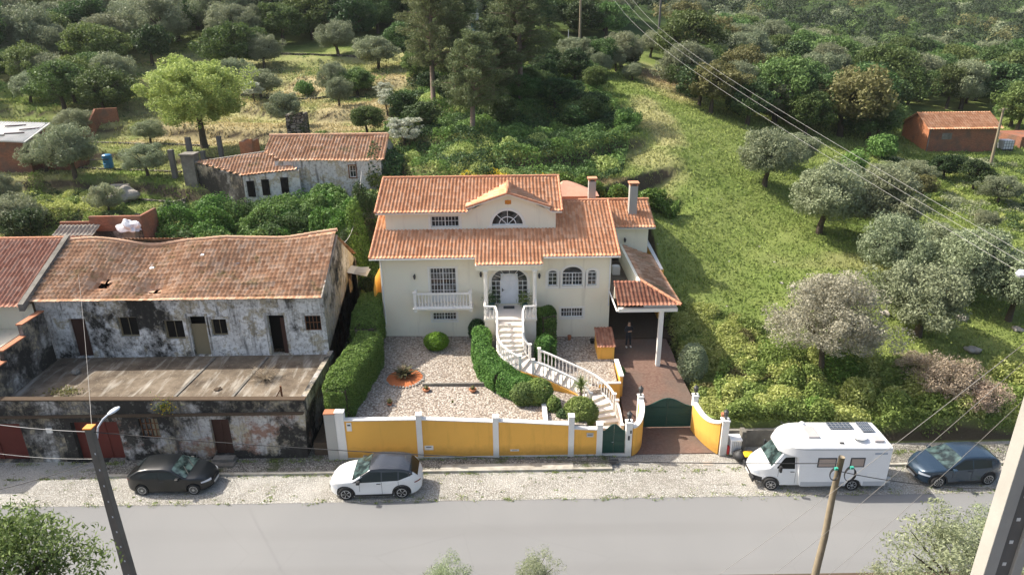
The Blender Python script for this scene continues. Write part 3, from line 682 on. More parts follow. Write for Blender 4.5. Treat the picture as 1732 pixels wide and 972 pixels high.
s.box(-1.35, 1.31, YU-.05, YU+.02, 8.9, 9.04); s.build('surround', MT['trim'], lo)
em = MB(); em.lathe((0, 0, 0), [(0.02, 0), (.17, 0), (.19, .02), (.15, .035), (.02, .05)], 16)
em.v = [(gxc+v[0], YU-v[2], 10.6+v[1]*.8) for v in em.v]; em.box(gxc-.2, gxc+.2, YU-.02, YU, 10.47, 10.73); em.build('gable_emblem', MT['orange'], villa)
# --- roof surfaces. upper roof, with the gable cut into its front slope
uE, uS = 42.35, .355; uz0 = 10.10; ry = 46.3; rzr = uz0+(ry-uE)*uS
sv = Vector((0, 1, uS)).normalized(); LU = math.hypot(ry-uE, rzr-uz0); X0, X1 = -8.50, 3.52
gw0, gw1, gh = 2.9-.2, 2.9, 3.3
gl, gr = gx0-.35-X0, gx1+.35-X0; gc = gxc-X0; gv = (gtop+.12-uz0)/math.sqrt(uS**2/(1+uS**2))   # slope distance where the gable ridge dies
roof('upper_roof', (X0, uE, uz0), (1, 0, 0), sv, X1-X0, LU, villa, MT['tile'], holes=[[(gl, -1), (gr, -1), (gr, 0.0), (gc, min(LU-.1, gv)), (gl, 0.0)]])
underlay('upper_roof_slab', [(X0+.02, uE+.03, uz0-.03), (gx0-.3, uE+.03, uz0-.03), (gxc, ry-.3, rzr-.14), (gx1+.3, uE+.03, uz0-.03), (X1-.02, uE+.03, uz0-.03), (X1-.02, ry, rzr-.04), (X0+.02, ry, rzr-.04)], .1, villa, MT['trim'])
roof('rear_roof', (X1, ry+3.9, uz0), (-1, 0, 0), Vector((0, -1, uS)).normalized(), X1-X0, LU, villa, MT['tile'])
ridge('roof_ridge', (X0, ry, rzr+.03), (X1, ry, rzr+.03), villa, MT['ridge'])
# gable roof: two slopes rising to a ridge that runs back into the main roof
gE = YU-.45; zr = gtop+.18
for sgn in (-1, 1):
    ex = gxc+sgn*(gx1-gxc+.25); ez = zr-.9-.0; bx_ = gxc
    u = Vector((0, -sgn, 0)); d = Vector((gxc-ex, 0, zr-ez)); Lg = d.length; back = uE+(zr-uz0)/uS
    eyb = uE+(ez-uz0)/uS                       # where the lower edge meets the main roof
    o = Vector((ex, gE if sgn < 0 else back, ez)) if False else None
    Wg = back-gE
    if sgn > 0: o = Vector((ex, gE, ez)); u = Vector((0, 1, 0)); v = d; cl = [(0, 0), (max(.3, eyb-gE), 0), (Wg, Lg), (0, Lg)]
    else: o = Vector((ex, back, ez)); u = Vector((0, -1, 0)); v = d; cl = [(Wg-max(.3, eyb-gE), 0), (Wg, 0), (Wg, Lg), (0, Lg)]
    roof('gable_roof', o, u, v, Wg, Lg, villa, MT['tile'], clip=cl)
    underlay('gable_roof_slab', [(ex, gE+.03, ez-.04), (gxc, gE+.03, zr-.04), (gxc, back, zr-.04), (ex, max(gE+.3, eyb), ez-.04)], .09, villa, MT['trim'])
    ridge('verge_tiles', (ex, gE+.02, ez+.03), (gxc, gE+.02, zr+.03), villa, MT['ridge'], .075, .3)
ridge('gable_ridge', (gxc, gE, zr+.04), (gxc, uE+(zr-uz0)/uS, zr+.04), villa, MT['ridge'])
MB().lathe((gxc, gE+.05, zr+.08), [(.05, 0), (.12, .05), (.06, .2), (.02, .38)], 8).build('finial', MT['ridge'], villa)
# lower roof: main plane with the portico tongue
lv = Vector((0, 1, SL)).normalized(); LY0 = 39.25; LZ0 = lz(LY0); LX0, LX1 = -8.62, 6.95; kk = math.sqrt(1+SL*SL)
a_, b_ = -2.05-LX0, 2.12-LX0; e_ = (EY-LY0)*kk; top_ = (YU-LY0)*kk; full = (46.0-LY0)*kk; r3 = 3.12-LX0
roof('lower_roof', (LX0, LY0, LZ0), (1, 0, 0), lv, LX1-LX0, full, villa, MT['tile'],
     clip=[(0, e_), (a_, e_), (a_, 0), (b_, 0), (b_, e_), (LX1-LX0, e_), (LX1-LX0, full), (r3, full), (r3, top_), (.62, top_), (.62, full), (0, full)])
def lp(x, y, dz=-.04): return (x, y, lz(y)+dz)
underlay('lower_roof_slab', [lp(LX0+.02, EY+.03), lp(LX1-.02, EY+.03), lp(LX1-.02, 46), lp(LX0+.02, 46)], .1, villa, MT['trim'])
underlay('portico_slab', [lp(-2.03, LY0+.03), lp(2.10, LY0+.03), lp(2.10, EY+.03, -.041), lp(-2.03, EY+.03, -.041)], .1, villa, MT['trim'])
ridge('roof_ridge', (3.25, 46, lz(46)+.03), (LX1, 46, lz(46)+.03), villa, MT['ridge'])
roof('lower_rear_roof', (LX1, 50.4, lz(46)-4.4*SL), (-1, 0, 0), Vector((0, -1, SL)).normalized(), 3.8, 4.4*kk, villa, MT['tile'])
ridge('verge_tiles', (LX1-.03, EY, lz(EY)+.05), (LX1-.03, 46, lz(46)+.05), villa, MT['ridge'], .08)
ridge('verge_tiles', (LX0+.03, EY, lz(EY)+.05), (LX0+.03, 46, lz(46)+.05), villa, MT['ridge'], .08)
ridge('verge_tiles', (X0+.03, uE, uz0+.05), (X0+.03, ry, rzr+.05), villa, MT['ridge'], .08)
ridge('verge_tiles', (X1-.03, uE, uz0+.05), (X1-.03, ry, rzr+.05), villa, MT['ridge'], .08)
def gutter(x0, x1, y, z, nm='gutter'):
    m = MB()
    n = 8; pr = [(y-.01-.06*math.cos(math.pi*k/n)-.05, z-.06*math.sin(math.pi*k/n)) for k in range(n+1)]
    for (a, b), (c, d) in zip(pr, pr[1:]): m.face([(x0, a, b), (x1, a, b), (x1, c, d), (x0, c, d)])
    for p in pr[:1]+pr[-1:]: m.box(x0, x1, p[0]-.008, p[0]+.008, z-.01, z+.012)
    return m.build(nm, MT['whiteframe'], villa)
gutter(LX0, -2.1, EY, EZ-.04); gutter(2.2, LX1, EY, EZ-.04)
MB().tube([(6.42, 40.5, 7.75), (6.42, 40.52, 7.5), (6.42, 40.52, 4.5), (6.42, 40.52, 4.3)], .045, 8).build('downpipe', MT['whiteframe'], villa)
MB().tube([(-8.0, 40.52, 7.75), (-8.0, 40.52, 3.2)], .045, 8).build('downpipe', MT['whiteframe'], villa)
# portico: beam, columns, arch, door
MB().box(-2.0, 2.06, 39.42, 39.62, 7.2, 7.46).box(-2.0, -1.8, 39.62, YF, 7.2, 7.5).box(1.86, 2.06, 39.62, YF, 7.2, 7.5).build('portico_beam', MT['cream'], villa)
for x in (-1.42, 1.62):
    c = MB(); c.lathe((x, 39.0+.45, 4.4), [(.17, 0), (.17, .1), (.13, .14), (.125, 1.5), (.115, 2.62), (.16, 2.7), (.17, 2.8)], 14); c.build('portico_column', MT['trim'], villa, smooth=False)
dr = MB(); dr.box(-.50, .58, YF+.14, YF+.2, 4.44, 6.5)
for xx in (-.42, .08):
    for z0, z1 in ((4.55, 5.1), (5.2, 6.0), (6.08, 6.4)): dr.box(xx+.04, xx+.40, YF+.125, YF+.14, z0, z1)
door = dr.build('front_door', MT['doorwhite'], villa, bevel=.01)
MB().tube([(-.40, YF+.08, 5.4), (-.28, YF+.08, 5.4)], .02, 6).box(-.43, -.37, YF+.09, YF+.125, 5.3, 5.5).build('handle', MT['iron'], door)
ff = MB()
for a, b in ((-1.12, -.5), (.58, 1.22)):
    for xx in (a, b-.05): ff.box(xx, xx+.05, YF+.1, YF+.17, 4.44, 6.05)
    ff.box((a+b)/2-.02, (a+b)/2+.02, YF+.1, YF+.15, 4.44, 6.05)
    for j in range(6): z = 4.44+j*1.61/5.2; ff.box(a, b, YF+.11, YF+.14, z, z+.035)
for a in (30, 60, 90, 120, 150):
    ff.tube([(.05+.42*math.cos(R(a)), YF+.12, 6.02+.32*math.sin(R(a))), (.05+1.15*math.cos(R(a)), YF+.12, 6.05+.82*math.sin(R(a)))], .018, 5)
for k in range(16):
    a, b = math.pi*k/16, math.pi*(k+1)/16
    for rx_, rz_ in ((1.15, .82), (.55, .45)): ff.tube([(.05+rx_*math.cos(t), YF+.12, 6.05+rz_*math.sin(t)) for t in (a, b)], .03, 5)
sf = ff.build('door_surround_frame', MT['whiteframe'], villa)
g = MB(); g.face([(p[0], YF+.16, p[1]) for p in arch(-1.1, 1.2, 4.44, 6.05, 14, .82)]); g.build('pane', MT['glass'], sf)
s = MB()
for k in range(16):
    a, b = math.pi*k/16, math.pi*(k+1)/16
    pts = [(.05+rx_*math.cos(t), 6.05+rz_*math.sin(t)) for rx_, rz_, t in ((1.32, .99, a), (1.32, .99, b), (1.17, .84, b), (1.17, .84, a))]
    V = [(p[0], YF-.03, p[1]) for p in pts]+[(p[0], YF+.02, p[1]) for p in pts]; s.idx(V, [(3,2,1,0),(0,1,5,4),(7,6,2,3)])
s.box(-1.27, -1.12, YF-.03, YF+.02, 4.42, 6.05).box(1.22, 1.37, YF-.03, YF+.02, 4.42, 6.05); s.build('door_arch_trim', MT['trim'], villa)
MB().box(-.35, .35, 39.95, 40.35, 4.42, 4.44).build('doormat', MT['iron'], villa)
# wall lamps
for x, y, z in ((-5.95, YF, 6.5), (-1.75, YF, 6.6), (1.95, YF, 6.45), (8.3, 46.4, 6.9)):
    l = MB(); l.box(x-.05, x+.05, y-.03, y, z-.1, z+.1).tube([(x, y-.03, z+.05), (x, y-.16, z+.1)], .015, 5).lathe((x, y-.16, z-.2), [(.03, 0), (.06, .04), (.085, .2), (.1, .22), (.03, .3)], 8); l.build('wall_lamp', MT['iron'], villa)
# baluster rail builder -------------------------------------------------------
BAL = [(.05, 0), (.05, .05), (.028, .09), (.045, .22), (.055, .32), (.035, .48), (.025, .58), (.045, .64), (.05, .70)]
def balustrade(path, parent, h=.82, spacing=.21, mat='white_paint', rail=.075, posts=(0, -1), foot=.08, prof_s=1.0, rn='handrail', nb='baluster', lo=True, pm=.09):
    """path: list of 3D floor points; balusters are parts, the rails one part"""
    P = [Vector(p) for p in path]; rl = MB()
    def ring(zo, w, t):
        for a, b in zip(P, P[1:]):
            d = (b-a); n = Vector((-d.y, d.x, 0)).normalized()*w; A, B = a+Vector((0, 0, zo)), b+Vector((0, 0, zo))
            V = [A-n, B-n, B+n, A+n]; V += [q+Vector((0, 0, t)) for q in V]
            rl.idx(V, [(0,3,2,1),(4,5,6,7),(0,1,5,4),(1,2,6,5),(2,3,7,6),(3,0,4,7)])
    ring(h-.08, rail, .09); rl.build(rn, MT[mat], parent); rl = MB()
    ring(0, rail*.8, foot); rl.build('foot_rail', MT[mat], parent)
    Ls = [(b-a).length for a, b in zip(P, P[1:])]; T = sum(Ls); n = int(T/spacing); z0 = foot-.01; sc = (h-.08-z0+.01)/.70
    me = None
    for i in range(n):
        t = (i+.5)/n*T; k = 0
        while k < len(Ls)-1 and t > Ls[k]: t -= Ls[k]; k += 1
        p = P[k].lerp(P[k+1], t/Ls[k])
        if me is None:
            o = MB().lathe((0, 0, 0), [(r*prof_s, z*sc) for r, z in BAL], 7).build(nb, MT[mat], smooth=True); me = o.data; bpy.data.objects.remove(o)
        o = bpy.data.objects.new(nb, me); C.objects.link(o); o.parent = parent; o.location = p+Vector((0, 0, z0))-origin_of(parent)
    for k in posts:
        p = P[k]; MB().box(p.x-pm, p.x+pm, p.y-pm, p.y+pm, p.z-.3, p.z+h+.05).prism([(p.x-pm-.03, p.y-pm-.03), (p.x+pm+.03, p.y-pm-.03), (p.x+pm+.03, p.y+pm+.03), (p.x-pm-.03, p.y+pm+.03)], p.z+h+.05, p.z+h+.1).build('newel_post', MT[mat], parent)
# balcony
MB().box(-6.02, -2.32, 39.75, YF, 4.44, 4.62).box(-6.08, -2.26, 39.69, YF, 4.54, 4.60).build('balcony_slab', MT['white_paint'], villa, bevel=.01)
balustrade([(-5.92, 40.5, 4.62), (-5.92, 39.85, 4.62), (-2.42, 39.85, 4.62), (-2.42, 40.5, 4.62)], villa, .95, .2, posts=(1, 2), rn='balcony_rail', nb='balcony_baluster')
# right rear wing
RW = 46.4
wr = MB().wall((0, RW, 0), (1, 0, 0), (0, 0, 1), rect(6.5, 9.95, 1.5, 7.95), [rect(6.62, 7.75, 5.46, 7.2)], .25)
wr.wall((9.95, RW, 0), (0, 1, 0), (0, 0, 1), [(0, 1.5), (5.2, 1.5), (5.2, 7.95), (2.6, 8.85), (0, 7.95)], (), .2)
wr.build('wing_wall', MT['cream'], villa)
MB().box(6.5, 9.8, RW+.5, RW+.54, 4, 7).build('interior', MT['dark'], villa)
window(villa, 6.62, 7.75, 5.46, 7.2, RW, 3, 4, 'terrace_door', leaves_=1)
MB().box(6.68, 7.69, RW+.07, RW+.1, 5.5, 6.15).build('door_panel', MT['doorwhite'], villa)
wv = Vector((0, 1, .35)).normalized(); WE = 45.85
roof('wing_roof', (6.4, WE, 7.9), (1, 0, 0), wv, 3.95, 3.3*1.06, villa, MT['tile'])
underlay('wing_roof_slab', [(6.4, WE+.03, 7.86), (10.33, WE+.03, 7.86), (10.33, WE+3.3, 7.86+3.3*.35), (6.4, WE+3.3, 7.86+3.3*.35)], .1, villa, MT['trim'])
roof('wing_rear_roof', (10.35, WE+6.6, 7.9), (-1, 0, 0), Vector((0, -1, .35)).normalized(), 6.4, 3.3*1.06, villa, MT['tile'])
ridge('roof_ridge', (5.2, WE+3.3, 7.95+3.3*.35), (10.35, WE+3.3, 7.95+3.3*.35), villa, MT['ridge'])
# little hip roof at the back, seen over the ridge
for a, b in (((3.7, 50.5, 8.9), (5.2, 49.0, 10.1)),):
    m = MB(); m.idx([(3.4, 50.2, 9.1), (6.9, 50.2, 9.1), (6.9, 53, 9.1), (3.4, 53, 9.1), (4.3, 51.6, 10.0), (4.6, 51.6, 10.0)], [(0,1,5,4),(1,2,5),(2,3,4,5),(3,0,4)]); m.box(3.6, 6.7, 50.4, 52.8, 2, 9.08); m.build('rear_hip_roof', MT['tileoldred'], villa)
# chimneys
for nm, x, y, z0, z1, w in (('chimney', 5.95, 47.2, 8.9, 10.95, .25), ('chimney', 8.95, 47.6, 8.0, 10.5, .28)):
    c = MB().box(x-w, x+w, y-w, y+w, z0, z1); co = c.build(nm, MT['oldpillar'], villa)
    MB().box(x-w-.08, x+w+.08, y-w-.08, y+w+.08, z1+.15, z1+.24).box(x-w, x-w+.1, y-w, y+w, z1, z1+.15).box(x+w-.1, x+w, y-w, y+w, z1, z1+.15).build('chimney_cap', MT['ridge'], co)
# carport: flat terrace with a tiled skirt on post and wall
CX0, CX1, CY0 = 6.5, 9.95, 37.15
MB().box(6.5, 8.05, 38.9, RW, 5.3, 5.46).build('terrace_floor', MT['slab'], villa)
MB().box(7.88, 8.05, 38.9, RW, 5.46, 6.62).box(6.5, 7.88, 38.9, 39.05, 5.46, 6.45).build('terrace_parapet', MT['cream'], villa)
cs = math.atan2(.78, 1.75); cv = Vector((0, 1, .43)).normalized()
roof('carport_front_roof', (6.42, 37.05, 5.72), (1, 0, 0), cv, 3.78, 1.95*1.09, villa, MT['tilered'], clip=[(0, 0), (3.78, 0), (1.72, 1.95*1.09), (0, 1.95*1.09)])
roof('carport_side_roof', (10.2, 37.05, 5.72), (0, 1, 0), Vector((-1, 0, .40)).normalized(), 9.0, 2.28, villa, MT['tileold'], clip=[(0, 0), (9.0, 0), (9.0, 2.28), (1.95, 2.28)])
ridge('hip_ridge', (10.18, 37.08, 5.76), (8.14, 38.98, 6.58), villa, MT['ridge'], .1)
MB().box(8.06, 10.0, 37.41, 46.3, 5.45, 5.66).box(6.5, 10.02, 37.15, 37.4, 5.28, 5.5).build('carport_beam', MT['trim'], villa)
MB().box(8.98, 9.24, 37.2, 37.46, 1.5, 5.46).build('carport_post', MT['white_paint'], villa, bevel=.01)
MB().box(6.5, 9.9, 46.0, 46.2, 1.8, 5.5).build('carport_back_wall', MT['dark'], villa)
MB().tube([(6.42, 37.15, 5.35), (6.42, 40.4, 5.35)], .05, 8).build('carport_gutter', MT['whiteframe'], villa)
MB().box(7.0, 7.5, 43.0, 43.5, 5.46, 6.0).lathe((7.25, 43.25, 6.0), [(.22, 0), (.25, .04), (.2, .05)], 14).build('terrace_table', MT['white_paint'], villa)
# stairs ---------------------------------------------------------------------
st = thing('garden_staircase', 'curved pale marble staircase winding from the front door down to the small green gate', 'staircase', (1.5, 36, 2.2))
ld = MB().box(-1.55, 1.72, 38.35, 40.58, 4.28, 4.40).box(-1.5, 1.67, 38.42, 40.58, 1.9, 4.28); ld.build('landing', MT['marble'], st)
cl = [((.05, 38.35), 4.40, .85), ((.05, 36.9), 3.85, .82), ((.12, 36.0), 3.40, .85), ((.75, 35.35), 2.95, .85), ((2.0, 34.95), 2.6, .75), ((3.3, 34.5), 2.15, .72), ((4.45, 33.95), 1.75, .72), ((5.05, 33.2), 1.40, .72), ((5.32, 32.3), .95, .68), ((5.42, 31.2), .42, .62)]
def cat(t):
    n = len(cl)-1; k = min(int(t), n-1); f = t-k
    P = [Vector((*cl[max(0, min(n, k+j))][0], cl[max(0, min(n, k+j))][1])) for j in (-1, 0, 1, 2)]
    p = .5*((2*P[1])+(-P[0]+P[2])*f+(2*P[0]-5*P[1]+4*P[2]-P[3])*f*f+(-P[0]+3*P[1]-3*P[2]+P[3])*f**3)
    w = cl[k][2]*(1-f)+cl[k+1][2]*f; return p, w
S = [cat(i*9/400) for i in range(401)]
def at_z(z):
    for p, w in S:
        if p.z <= z: return p, w
    return S[-1]
NS = 24; zs = [4.40-(4.40-.40)*i/NS for i in range(NS+1)]
cross = []
for i, z in enumerate(zs):
    p, w = at_z(z+1e-4); p2, _ = at_z(z-.12); p1, _ = at_z(z+.12); d = (p2-p1); d.z = 0; d.normalize(); n = Vector((-d.y, d.x, 0)); cross.append((p-n*w, p+n*w, d))
tread = MB(); under = MB()
for i in range(NS):
    a0, b0, d0 = cross[i]; a1, b1, d1 = cross[i+1]; z = zs[i+1]; e = .035
    tread.prism([(a0.x, a0.y), (a1.x+d1.x*e, a1.y+d1.y*e), (b1.x+d1.x*e, b1.y+d1.y*e), (b0.x, b0.y)], z-.045, z)
    under.prism([(a0.x, a0.y), (a1.x, a1.y), (b1.x, b1.y), (b0.x, b0.y)], z-1.3 if z > 1.3 else 0, z-.046)
tread.build('treads', MT['marble'], st); under.build('risers', MT['cream'], st)
def railing(side, i0, i1, label, extra=None):
    pts = []
    for i in range(i0, i1+1):
        q = cross[i][side]; c = (cross[i][0]+cross[i][1])/2; q = q+(c-q).normalized()*.06; pts.append((q.x, q.y, zs[i]))
    if extra: pts = extra+pts
    r = thing('stair_railing', label, 'railing', pts[len(pts)//2]); balustrade(pts, r, .86, .23, posts=(0, -1), pm=.07, rail=.055, prof_s=.85)
railing(0, 1, 9, 'white balustrade on the left of the top flight, from the landing down to the turn', [(-1.5, 40.3, 4.4), (-1.5, 38.42, 4.4), (-.85, 38.4, 4.4)])
railing(1, 1, 9, 'white balustrade on the right of the top flight beside the square clipped shrubs', [(1.66, 40.3, 4.4), (1.66, 38.42, 4.4), (.95, 38.4, 4.4)])
railing(1, 10, 19, 'white balustrade on the uphill side of the middle flight, facing the yellow box')
railing(0, 10, 18, 'white balustrade on the street side of the middle flight, above the round clipped bushes')
railing(1, 20, 24, 'short white handrail on the right of the lowest steps by the driveway')
bw = MB()
for i in range(9, 19):
    a, b = cross[i][0], cross[i+1][0]; bw.prism([(a.x, a.y-.1), (b.x, b.y-.1), (b.x, b.y+.02), (a.x, a.y+.02)], 1.2, [zs[i], zs[i+1], zs[i+1], zs[i]])
bw.build('string_wall', MT['yellow'], st)
# ------------------------------------------------------------------ garden wall and gates
WY = 30.2
gw = thing('garden_wall', 'long ochre yellow garden wall with white pillars and white coping along the pavement', 'wall', (-3, WY, .1))
pil = [(-9.0, -8.55, 2.95), (-4.87, -4.58, 2.72), (-.92, -.62, 2.52), (3.0, 3.3, 2.5), (4.48, 4.78, 2.0)]
tops = [(2.46, 2.46), (2.46, 2.25), (2.28, 2.02), (1.78, 1.7)]
for i, (a, b) in enumerate(zip(pil, pil[1:])):
    x0, x1 = a[1], b[0]; t0, t1 = tops[i]
    MB().prism([(x0, WY), (x1, WY), (x1, WY+.22), (x0, WY+.22)], .22, [t0, t1, t1, t0]).build('wall_panel', MT['yellow'], gw)
    MB().prism([(x0, WY-.035), (x1, WY-.035), (x1, WY+.27), (x0, WY+.27)], [t0, t1, t1, t0], [t0+.055, t1+.055, t1+.055, t0+.055]).build('coping', MT['pillar'], gw)
    MB().prism([(x0, WY-.012), (x1, WY-.012), (x1, WY+.2), (x0, WY+.2)], .1, .22).build('plinth', MT['pillar'], gw)
for i, (a, b, h) in enumerate(pil):
    MB().box(a, b, WY-.05, WY+.3, .1, h).box(a-.02, b+.02, WY-.07, WY+.32, h, h+.05).build('pillar', MT['pillar'], gw)
ov = tag(MB().box(-9.55, -9.0, WY-.08, WY+.35, .1, 2.9).box(-9.57, -8.98, WY-.1, WY+.37, 2.9, 2.96, 1).build('old_pillar', [MT['oldpillar'], MT['terracotta']]), 'mottled grey old pillar at the left end of the yellow wall', 'pillar')
def plate(x, z, w, h, name, label, parent=gw):
    p = MB().box(x-w/2, x+w/2, WY-.03, WY, z-h/2, z+h/2).build(name, MT['pillar'], parent, bevel=.006)
    MB().box(x-w*.3, x+w*.3, WY-.036, WY-.029, z+h*.12, z+h*.3).build('slot', MT['iron'], p); return p
plate(-8.32, 2.12, .26, .5, 'meter_box', ''); plate(-4.28, .78, .46, .26, 'letterbox', ''); plate(.2, .55, .46, .1, 'wall_vent', '')
m = MB().box(3.95, 4.3, WY-.06, WY, 1.32, 1.55).build('letterbox', MT['galv'], gw, bevel=.01)
MB().box(4.0, 4.25, WY-.068, WY-.059, 1.44, 1.48).build('slot', MT['iron'], m)
MB().box(4.78, 6.0, WY-.02, WY+.3, .08, .2).build('gate_step', MT['pillar'], gw)
# house number box and intercom on the pier
def lantern(parent, x, y, z, s=1.):
    l = MB(); l.lathe((x, y, z), [(.09*s, 0), (.05*s, .05*s), (.03*s, .12*s), (.05*s, .16*s), (.11*s, .2*s), (.13*s, .42*s), (.15*s, .44*s), (.06*s, .52*s), (.02*s, .6*s)], 6)
    o = l.build('lantern', MT['iron'], parent); MB().lathe((x, y, z), [(.095*s, .22*s), (.118*s, .41*s)], 6).build('lantern_glass', MT['lampwhite'], o); return o
pg = thing('pedestrian_gate', 'small dark green metal gate with arched top at the foot of the stairs', 'gate', (5.4, WY, .2))
def gate_leaf(x0, x1, zb, zc, crest, y, parent, name='gate_leaf', lines=5, n=14, shape=1):
    """sheet with curved top; x0..x1 part of the arch spanning xa..xb"""
    return
def arched_gate(parent, xa, xb, y, zb, zs, rise, th=.05, planks=.16, horiz=True, split=True):
    def top(x):
        t = (x-xa)/(xb-xa); return zs+rise*(.5-.5*math.cos(2*math.pi*t))
    mid = (xa+xb)/2
    for (a, b) in ((xa, mid-.008), (mid+.008, xb)) if split else ((xa, xb),):
        m = MB(); n = 10; xs = [a+(b-a)*i/n for i in range(n+1)]
        out = [(a, zb), (b, zb)]+[(x, top(x)) for x in reversed(xs)]
        m.wall((0, y, 0), (1, 0, 0), (0, 0, 1), out, (), thick=th)
        f = .05
        for x in (a, b-f): m.box(x, x+f, y-.03, y, zb, top(x+f/2)-.04)
        for z in (zb, zb+(zs-zb)*.5, zs-.1): m.box(a+f, b-f, y-.025, y, z, z+f)
        if horiz:
            z = zb+.1
            while z < zs-.1: m.box(a+f, b-f, y-.008, y, z, z+.085); z += .11
        for p, q in zip(xs, xs[1:]): m.tube([(p, y-.01, top(p)), (q, y-.01, top(q))], .035, 6)
        m.build('gate_leaf', MT['green'], parent)
arched_gate(pg, 4.80, 5.98, WY+.1, .24, 1.55, .42)
MB().tube([(5.36, WY+.03, .95), (5.36, WY-.0, .95), (5.28, WY-.0, .95)], .016, 6).build('handle', MT['galv'], pg)
pr = thing('gate_pier', 'white pier with lantern and intercom to the right of the small green gate', 'pillar', (6.15, WY, .1))
MB().box(6.0, 6.32, WY-.04, WY+.32, .08, 2.05).box(5.97, 6.35, WY-.07, WY+.35, 2.05, 2.12).build('pier', MT['pillar'], pr)
lantern(pr, 6.16, WY+.14, 2.12, 1.05)
MB().box(6.1, 6.2, WY-.07, WY-.04, 1.1, 1.35).box(6.2, 6.28, WY-.06, WY-.04, 1.5, 1.68).build('intercom', MT['iron'], pr)
def curved_wall(name, label, path, tops, zb, side=1, th=.22):
    t = thing(name, label, 'wall', (path[0][0], path[0][1], zb[0])); m = MB(); c = MB()
    P = [Vector((*p, 0)) for p in path]; nrm = []
    for i in range(len(P)):
        d = (P[min(i+1, len(P)-1)]-P[max(i-1, 0)]).normalized(); nrm.append(Vector((-d.y, d.x, 0))*th/2)
    for i in range(len(P)-1):
        a, b, na, nb_ = P[i], P[i+1], nrm[i], nrm[i+1]
        q = [(a-na), (b-nb_), (b+nb_), (a+na)]; q = [(v.x, v.y) for v in q]
        m.prism(q, [zb[i], zb[i+1], zb[i+1], zb[i]], [tops[i], tops[i+1], tops[i+1], tops[i]])
        q = [(a-na*1.3), (b-nb_*1.3), (b+nb_*1.3), (a+na*1.3)]; q = [(v.x, v.y) for v in q]
        c.prism(q, [tops[i], tops[i+1], tops[i+1], tops[i]], [tops[i]+.08, tops[i+1]+.08, tops[i+1]+.08, tops[i]+.08])
    m.build('wall_face', MT['yellow'], t); c.build('coping', MT['pillar'], t); return t
def arc(p0, p1, p2, n=9):
    return [((1-t)**2*p0[0]+2*t*(1-t)*p1[0]+t*t*p2[0], (1-t)**2*p0[1]+2*t*(1-t)*p1[1]+t*t*p2[1]) for t in [i/n for i in range(n+1)]]
GY = 32.4
pa = arc((6.33, WY+.12), (7.05, 30.6), (7.1, GY-.15)); n = len(pa)
curved_wall('curved_wall', 'short yellow curved wall between the small gate pier and the big green gate', pa, [1.75+.45*math.sin(math.pi*.5*i/(n-1))**2 for i in range(n)], [.05+.3*i/(n-1) for i in range(n)])
pa = arc((10.98, WY+.15), (10.35, 30.9), (10.05, GY-.15)); n = len(pa)
curved_wall('curved_wall', 'sunlit yellow curved wall to the right of the big green driveway gate', pa, [1.95-.28*math.sin(math.pi*i/(n-1))+.05*i/(n-1) for i in range(n)], [.05+.3*i/(n-1) for i in range(n)])
dg = thing('driveway_gate', 'wide dark green double driveway gate with curved top between two white piers', 'gate', (8.55, GY, .35))
arched_gate(dg, 7.26, 9.98, GY, .42, 1.72, .5)
for x0, lab in ((6.98, 'left'), (9.98, 'right')):
    p = thing('gate_pier', 'white pier with lantern on the %s side of the big green driveway gate' % lab, 'pillar', (x0+.14, GY, .3))
    MB().box(x0, x0+.28, GY-.12, GY+.18, .25, 2.35).box(x0-.03, x0+.31, GY-.15, GY+.21, 2.35, 2.42).build('pier', MT['pillar'], p); lantern(p, x0+.14, GY+.03, 2.42)
ep = thing('gate_pier', 'white end pier with lantern beside the white bin, right of the yellow walls', 'pillar', (11.15, WY, .1))
MB().box(10.98, 11.34, WY-.05, WY+.32, .06, 2.1).box(10.95, 11.37, WY-.08, WY+.35, 2.1, 2.17).build('pier', MT['pillar'], ep); lantern(ep, 11.16, WY+.14, 2.17)
MB().lathe((11.1, WY+.4, 2.17), [(.1, 0), (.13, .18), (.11, .18)], 8).build('planter', MT['terracotta'], ep)
# side walls of the lot
for nm, lab, q, zt, mt in (
    ('side_wall', 'low yellow wall between gravel garden and bushes beside the lower stairs', [(1.75, 30.45), (1.9, 30.45), (1.9, 33.6), (1.75, 33.6)], 2.12, 'yellow'),
    ('side_wall', 'short yellow wall beside the driveway in front of the yellow box', [(6.38, 34.8), (6.55, 34.8), (6.55, 36.9), (6.38, 36.9)], 2.25, 'yellow'),
    ('side_wall', 'low yellow wall behind the fan shaped steps', [(5.05, 34.25), (6.3, 34.25), (6.3, 34.42), (5.05, 34.42)], 2.1, 'yellow'),
    ('side_wall', 'tall yellow boundary wall right of the villa, running up beside the meadow', [(10.35, 43.5), (10.55, 43.5), (10.75, 51.5), (10.55, 51.5)], 5.6, 'yellow')):
    tag(MB().prism(q, 0, zt).prism([(p[0]+(.05 if p[0] > sum(a[0] for a in q)/4 else -.05), p[1]) for p in q], zt, zt+.07, 1).build(nm, [MT[mt], MT['pillar']]), lab, 'wall')
tag(MB().prism([(-8.95, 30.4), (-8.72, 30.4), (-8.72, 46), (-8.95, 46)], 0, [2.1, 2.1, 3, 3]).build('side_wall', MT['oldpillar']), 'grey boundary wall under the tall left hedge', 'wall')
tag(MB().prism([(-8.75, 41.2), (-8.6, 41.2), (-8.6, 46), (-8.75, 46)], 2, [5.4, 6.2, 6.2, 5.4]).build('side_wall', MT['yellow']), 'small yellow wall peeking out behind the left corner of the villa', 'wall')
